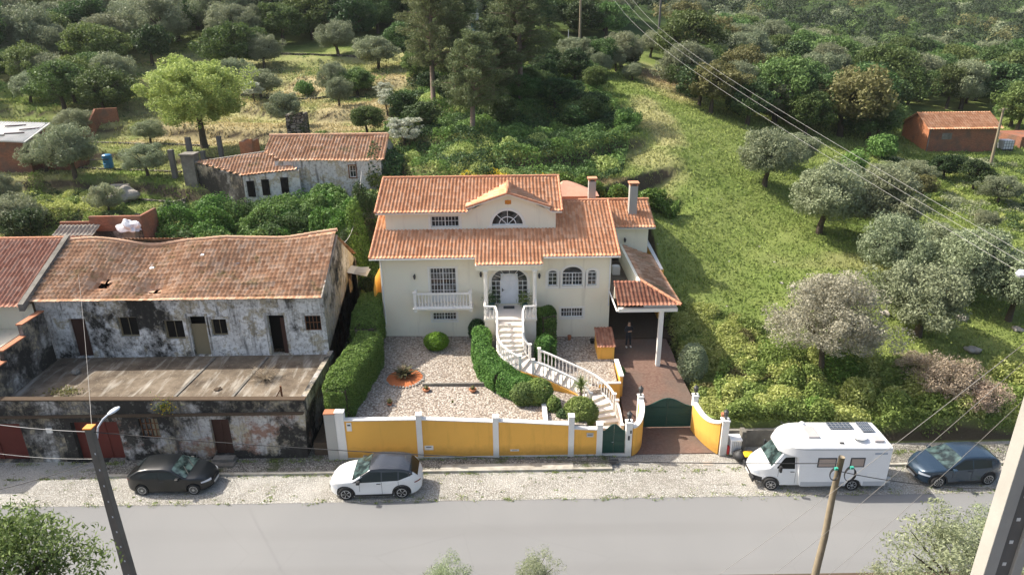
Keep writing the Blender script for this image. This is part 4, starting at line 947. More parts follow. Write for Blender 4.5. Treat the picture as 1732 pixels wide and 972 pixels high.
# tiled yellow box
yb = thing('tiled_box', 'yellow masonry box with a red tiled lean-to top between villa and driveway', 'shed', (5.9, 38.4, 1.9))
MB().prism([(5.45, 37.6), (6.45, 37.6), (6.45, 39.3), (5.45, 39.3)], 1.8, [2.75, 2.75, 3.2, 3.2]).build('body', MT['yellow'], yb)
roof('tile_top', (5.38, 37.5, 2.78), (1, 0, 0), Vector((0, 1, .27)).normalized(), 1.15, 1.95, yb, MT['tilered'], period=.2, course=.35, amp=.04)
# garden things
mb = MB(); mb.lathe((-6.15, 35.2, 2.14), [(.02, .06), (.85, .07), (1.05, .04), (1.15, -.05)], 22)
bed = tag(mb.build('mulch_bed', MT['redgravel'], loc=(-6.15, 35.2, 2.14)), 'round orange bark bed in the gravel around the spiky agave', 'flower bed')
for k in range(38):
    a = 2*math.pi*k/38; r = 1.13+rnd.uniform(-.03, .03); x, y = -6.15+r*math.cos(a), 35.2+r*math.sin(a); s = rnd.uniform(.06, .09)
    MB().box(x-s, x+s, y-s*.7, y+s*.7, 2.1, 2.1+s*1.6, rz=a).build('border_stone', MT['stone'], bed, bevel=.015)
def agave(loc, label, n, L, w, mat, name='agave', up0=.3):
    m = MB()
    for k in range(n):
        a = k*2.4+rnd.uniform(-.2, .2); el = up0+rnd.uniform(0, 1.0)*(1-k/n*.2); l = L*rnd.uniform(.75, 1.1); d = Vector((math.cos(a), math.sin(a), 0)); s = Vector((-d.y, d.x, 0))
        pts = [Vector((0, 0, .05)), d*l*.4*math.cos(el)+Vector((0, 0, l*.45*math.sin(el)+.05)), d*l*math.cos(el)*.95+Vector((0, 0, l*math.sin(el)*.75))]; ws = [w, w*.9, .005]
        for i in (0, 1):
            A, B = pts[i], pts[i+1]; m.face([A-s*ws[i], B-s*ws[i+1], B+Vector((0, 0, -.02)), A+Vector((0, 0, -.03))]); m.face([A+Vector((0, 0, -.03)), B+Vector((0, 0, -.02)), B+s*ws[i+1], A+s*ws[i]])
    m.v = [(v[0]+loc[0], v[1]+loc[1], v[2]+loc[2]) for v in m.v]
    return tag(m.build(name, mat, loc=loc), label, 'plant')
agave((-6.15, 35.3, 2.2), 'dark spiky agave in the round orange bed', 60, .95, .07, LM['agave'])
agave((-6.2, 35.35, 2.5), 'pale tuft of spiky leaves in the middle of the agave bed', 26, .6, .035, LM['dry'], 'dry_plant', .8)
def pot(x, y, z, r, h, label, mat='terracotta', plant=None, ps=1., grp=None):
    t = thing('plant_pot', label, 'plant pot', (x, y, z), 0, grp)
    MB().lathe((x, y, z), [(r*.7, 0), (r, h*.85), (r*1.12, h*.85), (r*1.12, h), (r*.9, h), (r*.85, h*.8), (.01, h*.8)], 14).build('pot', MT[mat], t)
    if plant:
        n = int(260*ps); P = np.array([x, y, z+h+r*.9*ps])+unit(rng.normal(0, 1, (n, 3)))*rng.uniform(.2, 1, (n, 1))*np.array([r*1.7, r*1.7, r*1.9])*ps
        V, F = leaves(P, unit(P-np.array([x, y, z+h])), .05); V -= np.array([x, y, z]); np_mesh('plant', V, F, LM[plant], parent=t)
    return t
pot(-4.72, 33.75, 2.08, .2, .17, 'shallow terracotta bowl left of the gravel step', ps=.4, plant='brown'); pot(-2.1, 33.7, 2.06, .2, .17, 'shallow terracotta bowl right of the gravel step, near the hedge', ps=.4, plant='brown')
pot(-6.55, 32.3, 2.1, .14, .15, 'small reddish pot with dry plant near the left hedge', plant='brown', ps=.7)
pot(5.35, 39.7, 2.0, .16, .3, 'dark pot against the villa wall left of the yellow box', 'black'); pot(3.9, 40.1, 2.1, .12, .3, 'brown pot at the foot of the villa wall below the basement window', 'terracotta')
pot(-1.1, 40.1, 4.4, .18, .32, 'blue pot with tall dark plant left of the front door', 'bluepot', 'oak', 2.2); pot(1.0, 39.95, 4.4, .18, .34, 'blue pot with round leafy plant right of the front door', 'bluepot', 'bush', 1.9)
agave((-3.15, 32.4, 2.1), 'tiny cactus like plant alone in the front gravel', 14, .22, .05, LM['bush'], 'small_succulent', .9)
# dog
# bins by the end pier
bn = thing('recycling_bin', 'white slatted recycling bin behind the black bag, right of the end pier', 'bin', (11.75, 30.3, .1))
b = MB(); b.prism([(11.5, 30.05), (12.05, 30.05), (12.05, 30.6), (11.5, 30.6)], .14, 1.0); b.build('body', MT['tarp'], bn, bevel=.03)
MB().box(11.47, 12.08, 30.02, 30.63, 1.0, 1.08).build('lid', MT['whiteframe'], bn, bevel=.02)
s = MB()
for k in range(5): s.box(11.55+k*.1, 11.59+k*.1, 30.03, 30.05, .2, .95)
s.build('ribs', MT['galv'], bn)
rb = MB().box(11.36, 11.47, 30.1, 30.3, .14, .62); tag(rb.build('red_jug', MT['redplastic'], bevel=.02), 'small red container squeezed between the end pier and the white bin', 'container')
bag = MB(); bag.lathe((11.95, 29.75, .13), [(.3, 0), (.42, .12), (.4, .3), (.25, .42), (.08, .5), (.1, .55)], 10); bo = bag.build('rubbish_bag', MT['black'], smooth=True); tag(bo, 'black rubbish bag slumped on the pavement beside the yellow box', 'bag')
tb = thing('yellow_caddy', 'yellow topped caddy standing in front of the white bin', 'caddy', (12.25, 29.55, .12))
MB().prism([(12.1, 29.35), (12.4, 29.35), (12.43, 29.7), (12.07, 29.7)], .13, .55).build('body', MT['iron'], tb, bevel=.02); MB().box(12.0, 12.5, 29.25, 29.75, .55, .62).build('lid', MT['amber'], tb, bevel=.02)
lw = MB().box(11.35, 14.6, 30.95, 31.15, 0, 1.05).box(12.2, 12.42, 30.5, 30.95, 0, 1.25); tag(lw.build('block_wall', MT['concrete']), 'low grey block wall behind the white bin and the motorhome', 'wall')
# drain covers etc.
tag(MB().box(5.1, 5.6, 29.5, 29.85, .13, .146).build('drain_cover', MT['iron'], bevel=.004), 'dark rectangular drain cover in the pavement before the small gate', 'drain cover')
tag(MB().box(9.95, 10.45, 29.35, 29.7, .0, .03).build('drain_cover', MT['ridgeold'], bevel=.004), 'rusty square drain cover in the cobbles near the end pier', 'drain cover')
# person under the carport -----------------------------------------------------
def skin(name, verts, edges, rad, mat, parent, sub=2):
    me = bpy.data.meshes.new(name); me.from_pydata(verts, edges, []); o = bpy.data.objects.new(name, me); C.objects.link(o)
    md = o.modifiers.new('skin', 'SKIN'); 
    if not me.skin_vertices: me.skin_vertices.new() if hasattr(me.skin_vertices, 'new') else None
    bm_ = bmesh.new(); bm_.from_mesh(me); ly = bm_.verts.layers.skin.verify(); bm_.verts.ensure_lookup_table()
    for i, v in enumerate(bm_.verts): v[ly].radius = (rad[i], rad[i]) if not hasattr(rad[i], '__len__') else rad[i]; v[ly].use_root = (i == 0)
    bm_.to_mesh(me); bm_.free(); s = o.modifiers.new('sub', 'SUBSURF'); s.levels = sub; s.render_levels = sub
    dg_ = bpy.context.evaluated_depsgraph_get(); m2 = bpy.data.meshes.new_from_object(o.evaluated_get(dg_)); bpy.data.objects.remove(o)
    m2.name = name; m2.materials.clear(); m2.materials.append(mat); m2.polygons.foreach_set('use_smooth', [True]*len(m2.polygons))
    q = bpy.data.objects.new(name, m2); C.objects.link(q); q.parent = parent; return q
def person():
    sk = plain('skin', (.42, .26, .18), .6); cl_ = plain('dark_clothes', (.022, .024, .03), .85); sh = plain('white_shoes', (.7, .7, .68), .5); hr = plain('dark_hair', (.03, .02, .015), .7)
    pp = PZ(1062, 586, 1.9); t = thing('person', 'person in dark clothes and white shoes standing with folded arms in the carport shade', 'person', pp, R(8))
    V = [(0,0,.95),(0,0,1.12),(0,.01,1.32),(0,.01,1.46),(0,0,1.54),(0,-.01,1.63),(0,-.01,1.74),
         (-.09,0,.92),(-.11,-.02,.50),(-.12,.0,.10),(-.13,-.12,.05),(.09,0,.92),(.12,-.03,.50),(.15,-.01,.10),(.17,-.13,.05),
         (-.18,0,1.42),(-.25,-.02,1.16),(-.10,-.22,1.16),(.02,-.25,1.19),(.18,0,1.42),(.25,-.02,1.16),(.10,-.24,1.20),(-.02,-.27,1.22)]
    E = [(0,1),(1,2),(2,3),(3,4),(4,5),(5,6),(0,7),(7,8),(8,9),(9,10),(0,11),(11,12),(12,13),(13,14),(3,15),(15,16),(16,17),(17,18),(3,19),(19,20),(20,21),(21,22)]
    rad = [(.15,.11),(.135,.10),(.17,.11),(.10,.08),.055,.088,.07,.10,.065,.042,.035,.10,.065,.042,.035,.06,.045,.035,.028,.06,.045,.035,.028]
    skin('body', V, E, rad, sk, t)
    V2 = [v for v in V]; r2 = [tuple(x+.012 for x in r) if hasattr(r, '__len__') else r+.012 for r in rad]
    keep = [0,1,2,3,7,8,9,11,12,13,15,16,17,19,20,21]; ix = {k: i for i, k in enumerate(keep)}
    skin('clothing', [V2[k] for k in keep], [(ix[a], ix[b]) for a, b in E if a in ix and b in ix], [r2[k] for k in keep], cl_, t)
    for sx, x in ((-1, -.125), (1, .16)):
        o = MB().lathe((0, 0, 0), [(.045, 0), (.05, .03), (.045, .07), (.02, .09)], 10).build('shoe', sh); o.parent = t; o.location = (x, -.07, 0); o.scale = (1, 2.6, 1)
    h = MB(); h.lathe((0, .015, 1.62), [(.085, 0), (.098, .05), (.095, .1), (.07, .145), (.02, .165)], 12); h.v = [(a, b if b > -.03 else b*.55, c) for a, b, c in h.v]
    o = h.build('hair', hr, smooth=True); o.parent = t
    f = MB(); f.box(-.012, .012, -.115, -.09, 1.66, 1.70); o = f.build('nose', sk); o.parent = t
    for s in (-1, 1):
        for k in range(4):
            m = MB(); m.tube([(s*-.01+s*.0, -.27+.0*k, 1.235-k*.02), (s*-.05, -.285, 1.235-k*.02), (s*-.08, -.27, 1.225-k*.02)], [.011, .010, .008], 6); o = m.build('finger', sk, smooth=True); o.parent = t
person()
# ------------------------------------------------------------------ abandoned row house (left)
oh = thing('abandoned_house', 'derelict two-level row house with sagging tiled roof, black stained white walls and flat terrace', 'house', (-18, 33, 0))
OX0, OX1 = -27.4, -10.75; GY0 = 30.4; UY = 36.6; TZ = 3.05; ETZ = 6.75
def px(x, y=None): return x
# lower storey front. openings: door at 390, window 255, garages at left
lh = [rect(-15.55, -14.55, .35, 2.55), rect(-19.2, -18.2, 1.45, 2.65), rect(-22.7, -20.3, .12, 2.5)]
lo_ = MB().wall((0, GY0, 0), (1, 0, 0), (0, 0, 1), [(-23.2, .0), (-10.75, .0), (-10.55, 2.9), (-23.2, 2.95)], lh, .35)
lo_.wall((-10.75, GY0, 0), (0, 1, 0), (0, 0, 1), [(0, 0), (15, 0), (15, 6.2), (6.2, 3.3), (0, 2.9)], (), .2)
lo_.build('lower_wall', MT['ruinlow'], oh)
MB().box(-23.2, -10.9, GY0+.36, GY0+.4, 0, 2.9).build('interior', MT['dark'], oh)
MB().box(-15.53, -14.57, GY0+.2, GY0+.26, .36, 2.53).box(-15.1, -15.02, GY0+.17, GY0+.2, .36, 2.53).build('lower_door', MT['doorbrown'], oh)
MB().box(-22.68, -20.32, GY0+.25, GY0+.3, .12, 2.48).box(-21.9, -21.86, GY0+.22, GY0+.25, .12, 2.48).box(-21.1, -21.06, GY0+.22, GY0+.25, .12, 2.48).build('garage_door', MT['doorred'], oh)
MB().box(-15.7, -14.4, GY0-.75, GY0, 0, .2).box(-15.6, -14.5, GY0-.4, GY0, .2, .36).build('door_step', MT['concrete'], oh)
lw_ = window(oh, -19.2, -18.2, 1.45, 2.65, GY0, 4, 3, 'grilled_window', surround=None, fmat='rust', fr=.05, bar=.04, inset=.15)
MB().box(-18.62, -18.3, GY0+.19, GY0+.21, 1.5, 2.6).build('boarded_pane', MT['doorolive'], lw_)
# far-left garages of the same row
lf = MB().wall((0, GY0+.1, 0), (1, 0, 0), (0, 0, 1), rect(-40, -23.2, 0, 2.95), [rect(-28.5, -25.4, .1, 2.4), rect(-33, -29, .1, 2.4)], .4); lf.build('left_lower_wall', MT['ruinblack'], oh)
MB().box(-28.5, -25.4, GY0+.35, GY0+.4, .1, 2.4).box(-33, -29, GY0+.35, GY0+.4, .1, 2.4).box(-27.0, -26.9, GY0+.3, GY0+.35, .1, 2.4).build('left_garage_door', MT['doorred'], oh)
MB().box(-24.0, -23.7, GY0-.05, GY0, 1.9, 2.2).build('meter_box', MT['pillar'], oh)
# parapet, ledge and terrace slab
MB().prism([(-40, GY0-.05), (-10.5, GY0-.05), (-10.5, GY0+.22), (-40, GY0+.22)], 2.9, [4.05, 3.62, 3.62, 4.05]).build('parapet', MT['ruinblack'], oh)
MB().prism([(-40, GY0-.09), (-10.46, GY0-.09), (-10.46, GY0+.26), (-40, GY0+.26)], [4.05, 3.62, 3.62, 4.05], [4.12, 3.68, 3.68, 4.12]).box(-40, -10.6, GY0-.22, GY0-.05, 2.88, 2.98).build('parapet_coping', MT['soil'], oh)
MB().prism([(-10.78, GY0+.22), (-10.5, GY0+.22), (-10.5, UY), (-10.78, UY)], 2.9, [3.62, 3.62, 3.3, 3.3]).build('side_parapet', MT['ruingable'], oh)
MB().box(-40, -10.79, GY0+.23, UY, 2.7, TZ).build('terrace_slab', MT['slab'], oh)
for x in (-18.0, -14.9):
    MB().prism([(x, GY0+.4), (x+.14, GY0+.4), (x+.6, UY-.3), (x+.46, UY-.3)], TZ, TZ+.05).build('slab_rib', MT['concrete'], oh)
# upper storey
uh = [rect(-25.75, -24.75, TZ+.05, 5.6), rect(-22.9, -21.75, 4.35, 5.65), rect(-20.25, -19.1, 4.15, 5.4), rect(-18.75, -17.75, TZ+.05, 5.65), rect(-17.5, -16.55, 4.35, 5.45), rect(-14.15, -13.15, TZ+.05, 5.65), rect(-11.95, -11.0-.02, 4.65, 5.6)]
uw = MB().wall((0, UY, 0), (1, 0, 0), (0, 0, 1), rect(OX0, OX1, TZ-.1, ETZ), uh, .3); uw.build('upper_wall', MT['ruin'], oh)
gm = MB().wall((OX1, UY, 0), (0, 1, 0), (0, 0, 1), [(0, 0), (9.0, 0), (9.0, 6.0), (4.4, 9.0), (0, ETZ)], [rect(3.4, 3.9, 6.3, 7.2), rect(6.4, 7.3, 4.4, 6.0)], .3)
gm.build('gable_wall', MT['ruingable'], oh)
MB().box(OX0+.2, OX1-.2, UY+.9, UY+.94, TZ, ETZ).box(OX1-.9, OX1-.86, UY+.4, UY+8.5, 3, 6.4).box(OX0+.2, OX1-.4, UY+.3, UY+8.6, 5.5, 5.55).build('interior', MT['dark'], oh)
wm = MB()   # cleaner white surrounds and a pale band under the eaves
for h in uh[3:]: 
    x0, x1 = h[0][0], h[1][0]; z0, z1 = h[0][1], h[2][1]
    for a, b, c_, d in ((x0-.16, x0, z0, z1), (x1, x1+.16, z0, z1), (x0-.16, x1+.16, z1, z1+.16)): wm.box(a, b, UY-.025, UY, c_, d)

    wm.build('opening_surround', MT['ruinwhite'], oh); wm = MB()
for (h, kind) in zip(uh, 'dwwdwdg'):
    x0, x1 = h[0][0], h[1][0]; z0, z1 = h[0][1], h[2][1]
    if kind == 'w': window(oh, x0, x1, z0, z1, UY, 2, 1, 'upper_window', pane='dark', surround=None, fmat='doorolive', fr=.09, inset=.16)
    if kind == 'g': window(oh, x0, x1, z0, z1, UY, 4, 2, 'grilled_window', pane='dark', surround=None, fmat='rust', fr=.04, bar=.035, inset=.02)
MB().box(-18.72, -17.78, UY+.14, UY+.2, TZ+.06, 5.1).build('upper_door', MT['doorolive'], oh)
MB().box(-25.7, -24.8, UY+.2, UY+.26, TZ+.06, 5.5).build('upper_door', MT['doorbrown'], oh)
MB().box(-13.45, -13.2, UY+.14, UY+.2, TZ+.06, 5.4).build('upper_door', MT['doorbrown'], oh)
# sagging roof
RW_ = OX1-OX0+.1; ey0 = UY-.35; rY = 41.1; rZ = 9.02; ez0 = ETZ+.02
def sag(U, V):
    f = np.clip(V/5.0, 0, 1); t = U/RW_
    a = -.45*np.exp(-((t-.33)/.14)**2)*np.sin(np.pi*np.clip(f, 0, 1)*.5)-.14*np.exp(-((t-.72)/.10)**2)*f+.05*np.exp(-((t-.58)/.06)**2)*f+.05*np.sin(U*1.3+V)*f
    a += .34*np.clip((t-.78)/.22, 0, 1)**1.5*f-.22*np.exp(-(((U-10)/3.5)**2+((V-2.4)/1.2)**2))
    a += -.34*np.exp(-(((U-3.4)/.7)**2+((V-1.7)/.8)**2))-.42*np.exp(-(((U-6.6)/.9)**2+((V-1.2)/.6)**2))-.16*np.exp(-(((U-12.6)/1.5)**2+((V-.95)/.35)**2))
    return a+.035*_noise2(U, V, 2.3, 5)
Lr = math.hypot(rY-ey0, rZ-ez0); rv_ = Vector((0, rY-ey0, rZ-ez0)).normalized()
roof('sagging_roof', (OX0-.05, ey0, ez0), (1, 0, 0), rv_, RW_, Lr, oh, MT['tileold'], period=.25, course=.36, amp=.016, step=.10, disp=sag,
     holes=[[(3.2, 1.9), (3.6, 2.0), (3.9, 1.6), (3.7, 1.25), (3.3, 1.3)], [(6.2, 1.0), (6.7, 1.35), (7.1, 1.0)]], ns=5)
roof('rear_roof', (OX1+.05, 45.9, 6.2), (-1, 0, 0), Vector((0, -(45.9-rY), rZ-6.2)).normalized(), RW_, math.hypot(45.9-rY, rZ-6.2), oh, MT['tileold'], amp=.045, ns=4)
def rs(t): return float(sag(np.array([t*RW_]), np.array([Lr]))[0])*.95
ridge('roof_ridge', (OX0-.05, rY, rZ+.05), (OX1+.05, rY, rZ+.05), oh, MT['tileold'], .12, .4, rs)
for (u_, v_, w_) in ((5.6, 3.0, .26), (8.6, 3.75, .2), (10.9, 3.2, .2)):
    dz_ = float(sag(np.array([u_]), np.array([v_]))[0]); p = Vector((OX0+u_, ey0, ez0))+rv_*v_+Vector((0, -.4*dz_, dz_+.09)); q_ = rv_*.34
    MB().idx([p, p+Vector((w_, 0, 0)), p+Vector((w_, 0, 0))+q_, p+q_]+[x_-Vector((0, 0, .05)) for x_ in (p, p+Vector((w_, 0, 0)), p+Vector((w_, 0, 0))+q_, p+q_)], [(0,1,2,3),(7,6,5,4),(0,4,5,1)]) 
    m = MB(); m.face([p, p+Vector((w_, 0, 0)), p+Vector((w_, 0, 0))+q_, p+q_]); m.face([p-Vector((0, 0, .03)), p+Vector((w_, 0, -.03)), p+Vector((w_, 0, 0)), p]); m.build('patch_tile', MT['tarp'], oh)
m = MB()
for k in range(26):
    z = ez0+.04; t0 = k/26; t1 = (k+1)/26; m.tube([(OX1+.02, ey0+(rY-ey0)*t0, ez0+(rZ-ez0)*t0+.06), (OX1+.02, ey0+(rY-ey0)*t1, ez0+(rZ-ez0)*t1+.06)], .07, 6)
m.build('verge_mortar', MT['ridgeold'], oh)
aw = MB()
for k in range(12): aw.box(OX1+.02+0, OX1+1.25, UY+6.2+k*.1, UY+6.25+k*.1, 5.9-.0, 5.93)
aw.prism([(OX1, UY+6.1), (OX1+1.3, UY+6.1), (OX1+1.3, UY+7.5), (OX1, UY+7.5)], [6.0, 5.7, 5.7, 6.0], [6.02, 5.72, 5.72, 6.02]); aw.build('tin_awning', MT['tin'], oh)
m = MB().box(-20.9, -20.8, 30.0, 30.1, 0, .1)
# party wall gutter between neighbour and old house
nh = thing('neighbour_house', 'white house at the left edge with clean red tiled roof beside the derelict one', 'house', (-30, 36, 3))
roof('roof', (-42, ey0-.4, ez0-.1), (1, 0, 0), rv_, 42+OX0-.15, Lr+.35, nh, MT['tileoldred'], period=.25, course=.4, amp=.05)
ridge('roof_ridge', (-42, rY+.05, rZ+.1), (OX0-.1, rY+.05, rZ+.1), nh, MT['ridge'], .12)
roof('rear_roof', (OX0-.1, 45.5, 6.8), (-1, 0, 0), Vector((0, -(45.5-rY), rZ-6.8)).normalized(), 14, 5, nh, MT['tileoldred'])
MB().prism([(OX0-.32, ey0-.5), (OX0-.02, ey0-.5), (OX0-.02, rY+.1), (OX0-.32, rY+.1)], [ez0-.3, ez0-.3, rZ-.1, rZ-.1], [ez0+.12, ez0+.12, rZ+.28, rZ+.28]).build('party_wall', MT['concrete'], nh)
nw = MB().wall((0, UY-.2, 0), (1, 0, 0), (0, 0, 1), rect(-42, OX0, TZ, ETZ-.1), (), .3)
nw.box(-42, -28.0, 33.2, UY-.2, TZ, 5.1); nw.build('wall', MT['cream'], nh)
roof('porch_awning', (-31, 32.9, 5.15), (1, 0, 0), Vector((0, 1, .35)).normalized(), 2.9, 1.1, nh, MT['tilered'], period=.2)
MB().box(-28.75, -28.05, 33.17, 33.2, 3.3, 5.0).build('porch_door', MT['doorbrown'], nh)
# dividing wall stepping down, with terracotta coping
dw = thing('dividing_wall', 'dark stepped dividing wall with terracotta coping at the left end of the terrace', 'wall', (-27.2, 33, 3))
for i, (y0, y1, z) in enumerate(((30.7, 32.6, 4.9), (32.6, 34.4, 5.5), (34.4, 36.3, 6.2))):
    MB().prism([(-27.05, y0), (-26.8, y0), (-26.8, y1), (-27.05, y1)], 3, z).build('wall_body', MT['ruinblack'], dw)
    MB().box(-27.11, -26.74, y0-.02, y1+.02, z, z+.07).build('coping', MT['terracotta'], dw)
nb = thing('neighbour_block', 'taller rendered block of the neighbour just outside the left edge, shading the street', 'house', (-33, 33, 0))
MB().box(-40, -30.3, 30.35, 36, 0, 6.6).build('wall', MT['cream'], nb); MB().prism([(-40, 30.2), (-30.15, 30.2), (-30.15, 36.2), (-40, 36.2)], 6.6, [6.75, 6.75, 7.6, 7.6]).build('roof', MT['tileoldred'], nb)
# things on the terrace
tag(MB().box(-11.85, -11.77, GY0+.5, GY0+.58, TZ, TZ+1.1).tube([(-11.81, GY0+.54, TZ+.95), (-12.4, GY0+.7, TZ)], .03, 5).build('iron_post', MT['rust']), 'rusty iron post with brace standing on the terrace near its right corner', 'post')
def rock(name, loc, r, label, cat='stone', mat='stone', seed=0, sq=.7, group=None):
    b = bmesh.new(); bmesh.ops.create_icosphere(b, subdivisions=3, radius=1); g = random.Random(seed+int(loc[0]*10))
    k = [Vector((g.uniform(-1, 1), g.uniform(-1, 1), g.uniform(-1, 1))).normalized() for _ in range(9)]
    for v in b.verts:
        d = v.co.normalized(); c = min(max(d.dot(q) for q in k), 1); v.co = d*(.62+.4*(1-c)*1.2+.1*math.sin(d.x*7+g.random()*.4)); v.co.z *= sq; v.co *= r
    me = bpy.data.meshes.new(name); b.to_mesh(me); b.free(); me.materials.append(MT[mat]); o = bpy.data.objects.new(name, me); C.objects.link(o); o.location = loc
    return tag(o, label, cat, group)
p = PZ(130, 632, TZ); rock('stone', (p.x, p.y, TZ+.1), .3, 'dark loose stone on the terrace behind the lamp pole', seed=3, mat='concrete')
p = PZ(119, 658, TZ); rock('stone', (p.x, p.y, TZ+.03), .14, 'small pale stone on the terrace by the lamp pole wire', seed=4, mat='pillar')
p = PZ(370, 658, TZ); rock('stone', (p.x, p.y, TZ+.04), .24, 'flat dark lump on the terrace near the right rib', seed=6, mat='soil', sq=.4)
def twigbush(name, loc, r, h, n, mat, label, cat='bush', w=.012):
    m = MB()
    for k in range(n):
        a = rnd.uniform(0, 6.28); rr = r*rnd.uniform(.3, 1); q = Vector((rr*math.cos(a), rr*math.sin(a), h*rnd.uniform(.3, 1))); mid = q*.5+Vector((0, 0, h*.15))
        m.tube([(0, 0, 0), mid, q], [w, w*.7, w*.3], 4, caps=False)
        for _ in range(3):
            s = mid.lerp(q, rnd.random()); m.tube([s, s+Vector((rnd.uniform(-.3, .3)*r, rnd.uniform(-.3, .3)*r, rnd.uniform(-.05, .25)*r))], [w*.5, w*.2], 3, caps=False)
    o = m.build(name, mat); o.location = loc; return tag(o, label, cat)
p = PZ(447, 640, TZ); twigbush('dead_bush', (p.x, p.y, TZ), 1.1, .5, 120, LM['dry'], 'low dead brown bush sprawled on the sunny right part of the terrace')
P = np.array([-17.6, GY0-.1, 3.45])+rng.normal(0, 1, (350, 3))*np.array([.28, .1, .22]); V, F = leaves(P, unit(rng.normal(0, 1, (350, 3))), .05)
o = np_mesh('wild_plant', V-np.array([-17.6, GY0, 3.2]), F, [LM['bush'], LM['flower']], (rng.random(350) < .4).astype(int), loc=(-17.6, GY0, 3.2)); tag(o, 'yellow flowered weed growing out of the dark parapet', 'plant')
p = PZ(110, 665, TZ); P = np.array([p.x, p.y, TZ+.1])+rng.normal(0, 1, (260, 3))*np.array([.5, .25, .06]); V, F = leaves(P, unit(rng.normal(0, 1, (260, 3))), .07)
o = np_mesh('weed_patch', V-np.array([p.x, p.y, TZ]), F, LM['brown'], loc=(p.x, p.y, TZ)); tag(o, 'orange brown patch of dry weeds on the terrace', 'plant')
tag(MB().tube([(-10.2, 30.6, 3.0), (-9.9, 36, 3.0)], .03, 6).build('handrail_pipe', MT['galv']), 'thin grey pipe in the narrow alley beside the derelict house', 'pipe') if False else None
# ------------------------------------------------------------------ ruined outbuildings behind
def qb(px0, px1, pyb, pyt, Y, depth): # box world extents from a front-face footprint
    a, b = PY(px0, pyb, Y), PY(px1, pyt, Y); return a.x, b.x, a.z, b.z
br = thing('ruined_outhouse', 'roofless brick outhouse with two steps of red brick wall behind the sagging roof', 'ruin', (-22, 46.5, 7))
a = PY(108, 405, 46.3); b = PY(152, 375, 46.3); c = PY(238, 365, 46.3)
MB().box(a.x, b.x, 46.3, 46.5, 5, b.z).box(b.x, c.x, 46.25, 46.5, 5, c.z).box(c.x-.2, c.x, 46.5, 48.5, 5, c.z).build('brick_wall', MT['brickshade'], br)
MB().box(b.x+.05, c.x-.05, 46.15, 46.24, 5, PY(200, 391, 46.2).z).build('rendered_base', MT['ruinblack'], br)
h = thing('hutch', 'small white hutch with old clay tile roof below the brick walls', 'shed', (-23, 45.2, 6.4))
a = PY(95, 408, 45.2); b = PY(155, 400, 45.2)
MB().wall((0, 45.2, 0), (1, 0, 0), (0, 0, 1), rect(a.x, b.x, 5.5, b.z+.1), [rect(a.x+.35+k*.75, a.x+.85+k*.75, b.z-.45, b.z-.1) for k in range(3)], .3).build('wall', MT['ruinwhite'], h)
roof('roof', (a.x-.1, 45.0, b.z+.1), (1, 0, 0), Vector((0, 1, .35)).normalized(), b.x-a.x+.3, 1.3, h, MT['ridgeold'], period=.28, course=.5, amp=.07)
tp = PY(222, 395, 45.8); t = thing('covered_post', 'grey masonry stub wrapped in a crumpled white tarp beside the brick ruin', 'ruin', (tp.x, 45.8, 6))
MB().box(tp.x-.45, tp.x+.35, 45.6, 46.1, 5, tp.z+.35).build('masonry', MT['concrete'], t)
b_ = bmesh.new(); bmesh.ops.create_icosphere(b_, subdivisions=4, radius=1)
for v in b_.verts:
    d = v.co.copy(); k = .7+.18*math.sin(d.x*6+d.z*4)+.12*math.sin(d.y*9-d.z*7); v.co = Vector((d.x*.95*k, d.y*.6*k, max(d.z, -.4)*.65*k))
me = bpy.data.meshes.new('tarp'); b_.to_mesh(me); b_.free(); me.materials.append(MT['tarp']); o = bpy.data.objects.new('tarp', me); C.objects.link(o); o.parent = t; o.location = (0, 0, tp.z-5.6+.05)
# upper farmhouse ------------------------------------------------------------
UY2 = 56.0
fh = thing('upper_farmhouse', 'long low white farmhouse with worn tile roof half hidden by brambles behind the row house', 'house', (-14, UY2, 9))
e0, e1, r0, r1 = PY(505, 268, UY2), PY(648, 274, UY2), PY(452, 229, 59.5), PY(655, 228, 59.5)
rx0, rx1 = r0.x, r1.x; ezz = (e0.z+e1.z)/2; rzz = (r0.z+r1.z)/2
v = Vector((0, 3.6, rzz-ezz)); roof('roof', (rx0+.3, 55.9, ezz), (1, 0, 0), v.normalized(), rx1-rx0-.1, v.length, fh, MT['tileold'], period=.27, course=.42, amp=.05, step=.04, disp=lambda U, V: .06*_noise2(U, V, 1.2, 3)-.1*np.exp(-((U-8)/1.5)**2), clip=[(1.8, 0), (rx1-rx0-.1, 0), (rx1-rx0-.1, v.length), (0, v.length), (0, v.length*.4)])
ridge('roof_ridge', (rx0+.2, 59.5, rzz+.04), (rx1, 59.5, rzz+.04), fh, MT['tileold'], .12)
fw_ = MB().wall((0, UY2, 0), (1, 0, 0), (0, 0, 1), rect(rx0+1.5, rx1-.1, 6, ezz), [rect(PY(592, 300, UY2).x, PY(603, 300, UY2).x, PY(598, 300, UY2).z, PY(598, 280, UY2).z)], .25)
fw_.wall((rx1-.1, UY2, 0), (0, 1, 0), (0, 0, 1), [(0, 6), (7, 6), (7, ezz), (3.5, rzz), (0, ezz)]); fw_.build('wall', MT['ruinwhite'], fh)
window(fh, PY(592, 300, UY2).x, PY(603, 300, UY2).x, PY(598, 300, UY2).z, PY(598, 280, UY2).z, UY2, 2, 2, 'window', surround=.08, fmat='whiteframe', sur_mat='rust', fr=.05)
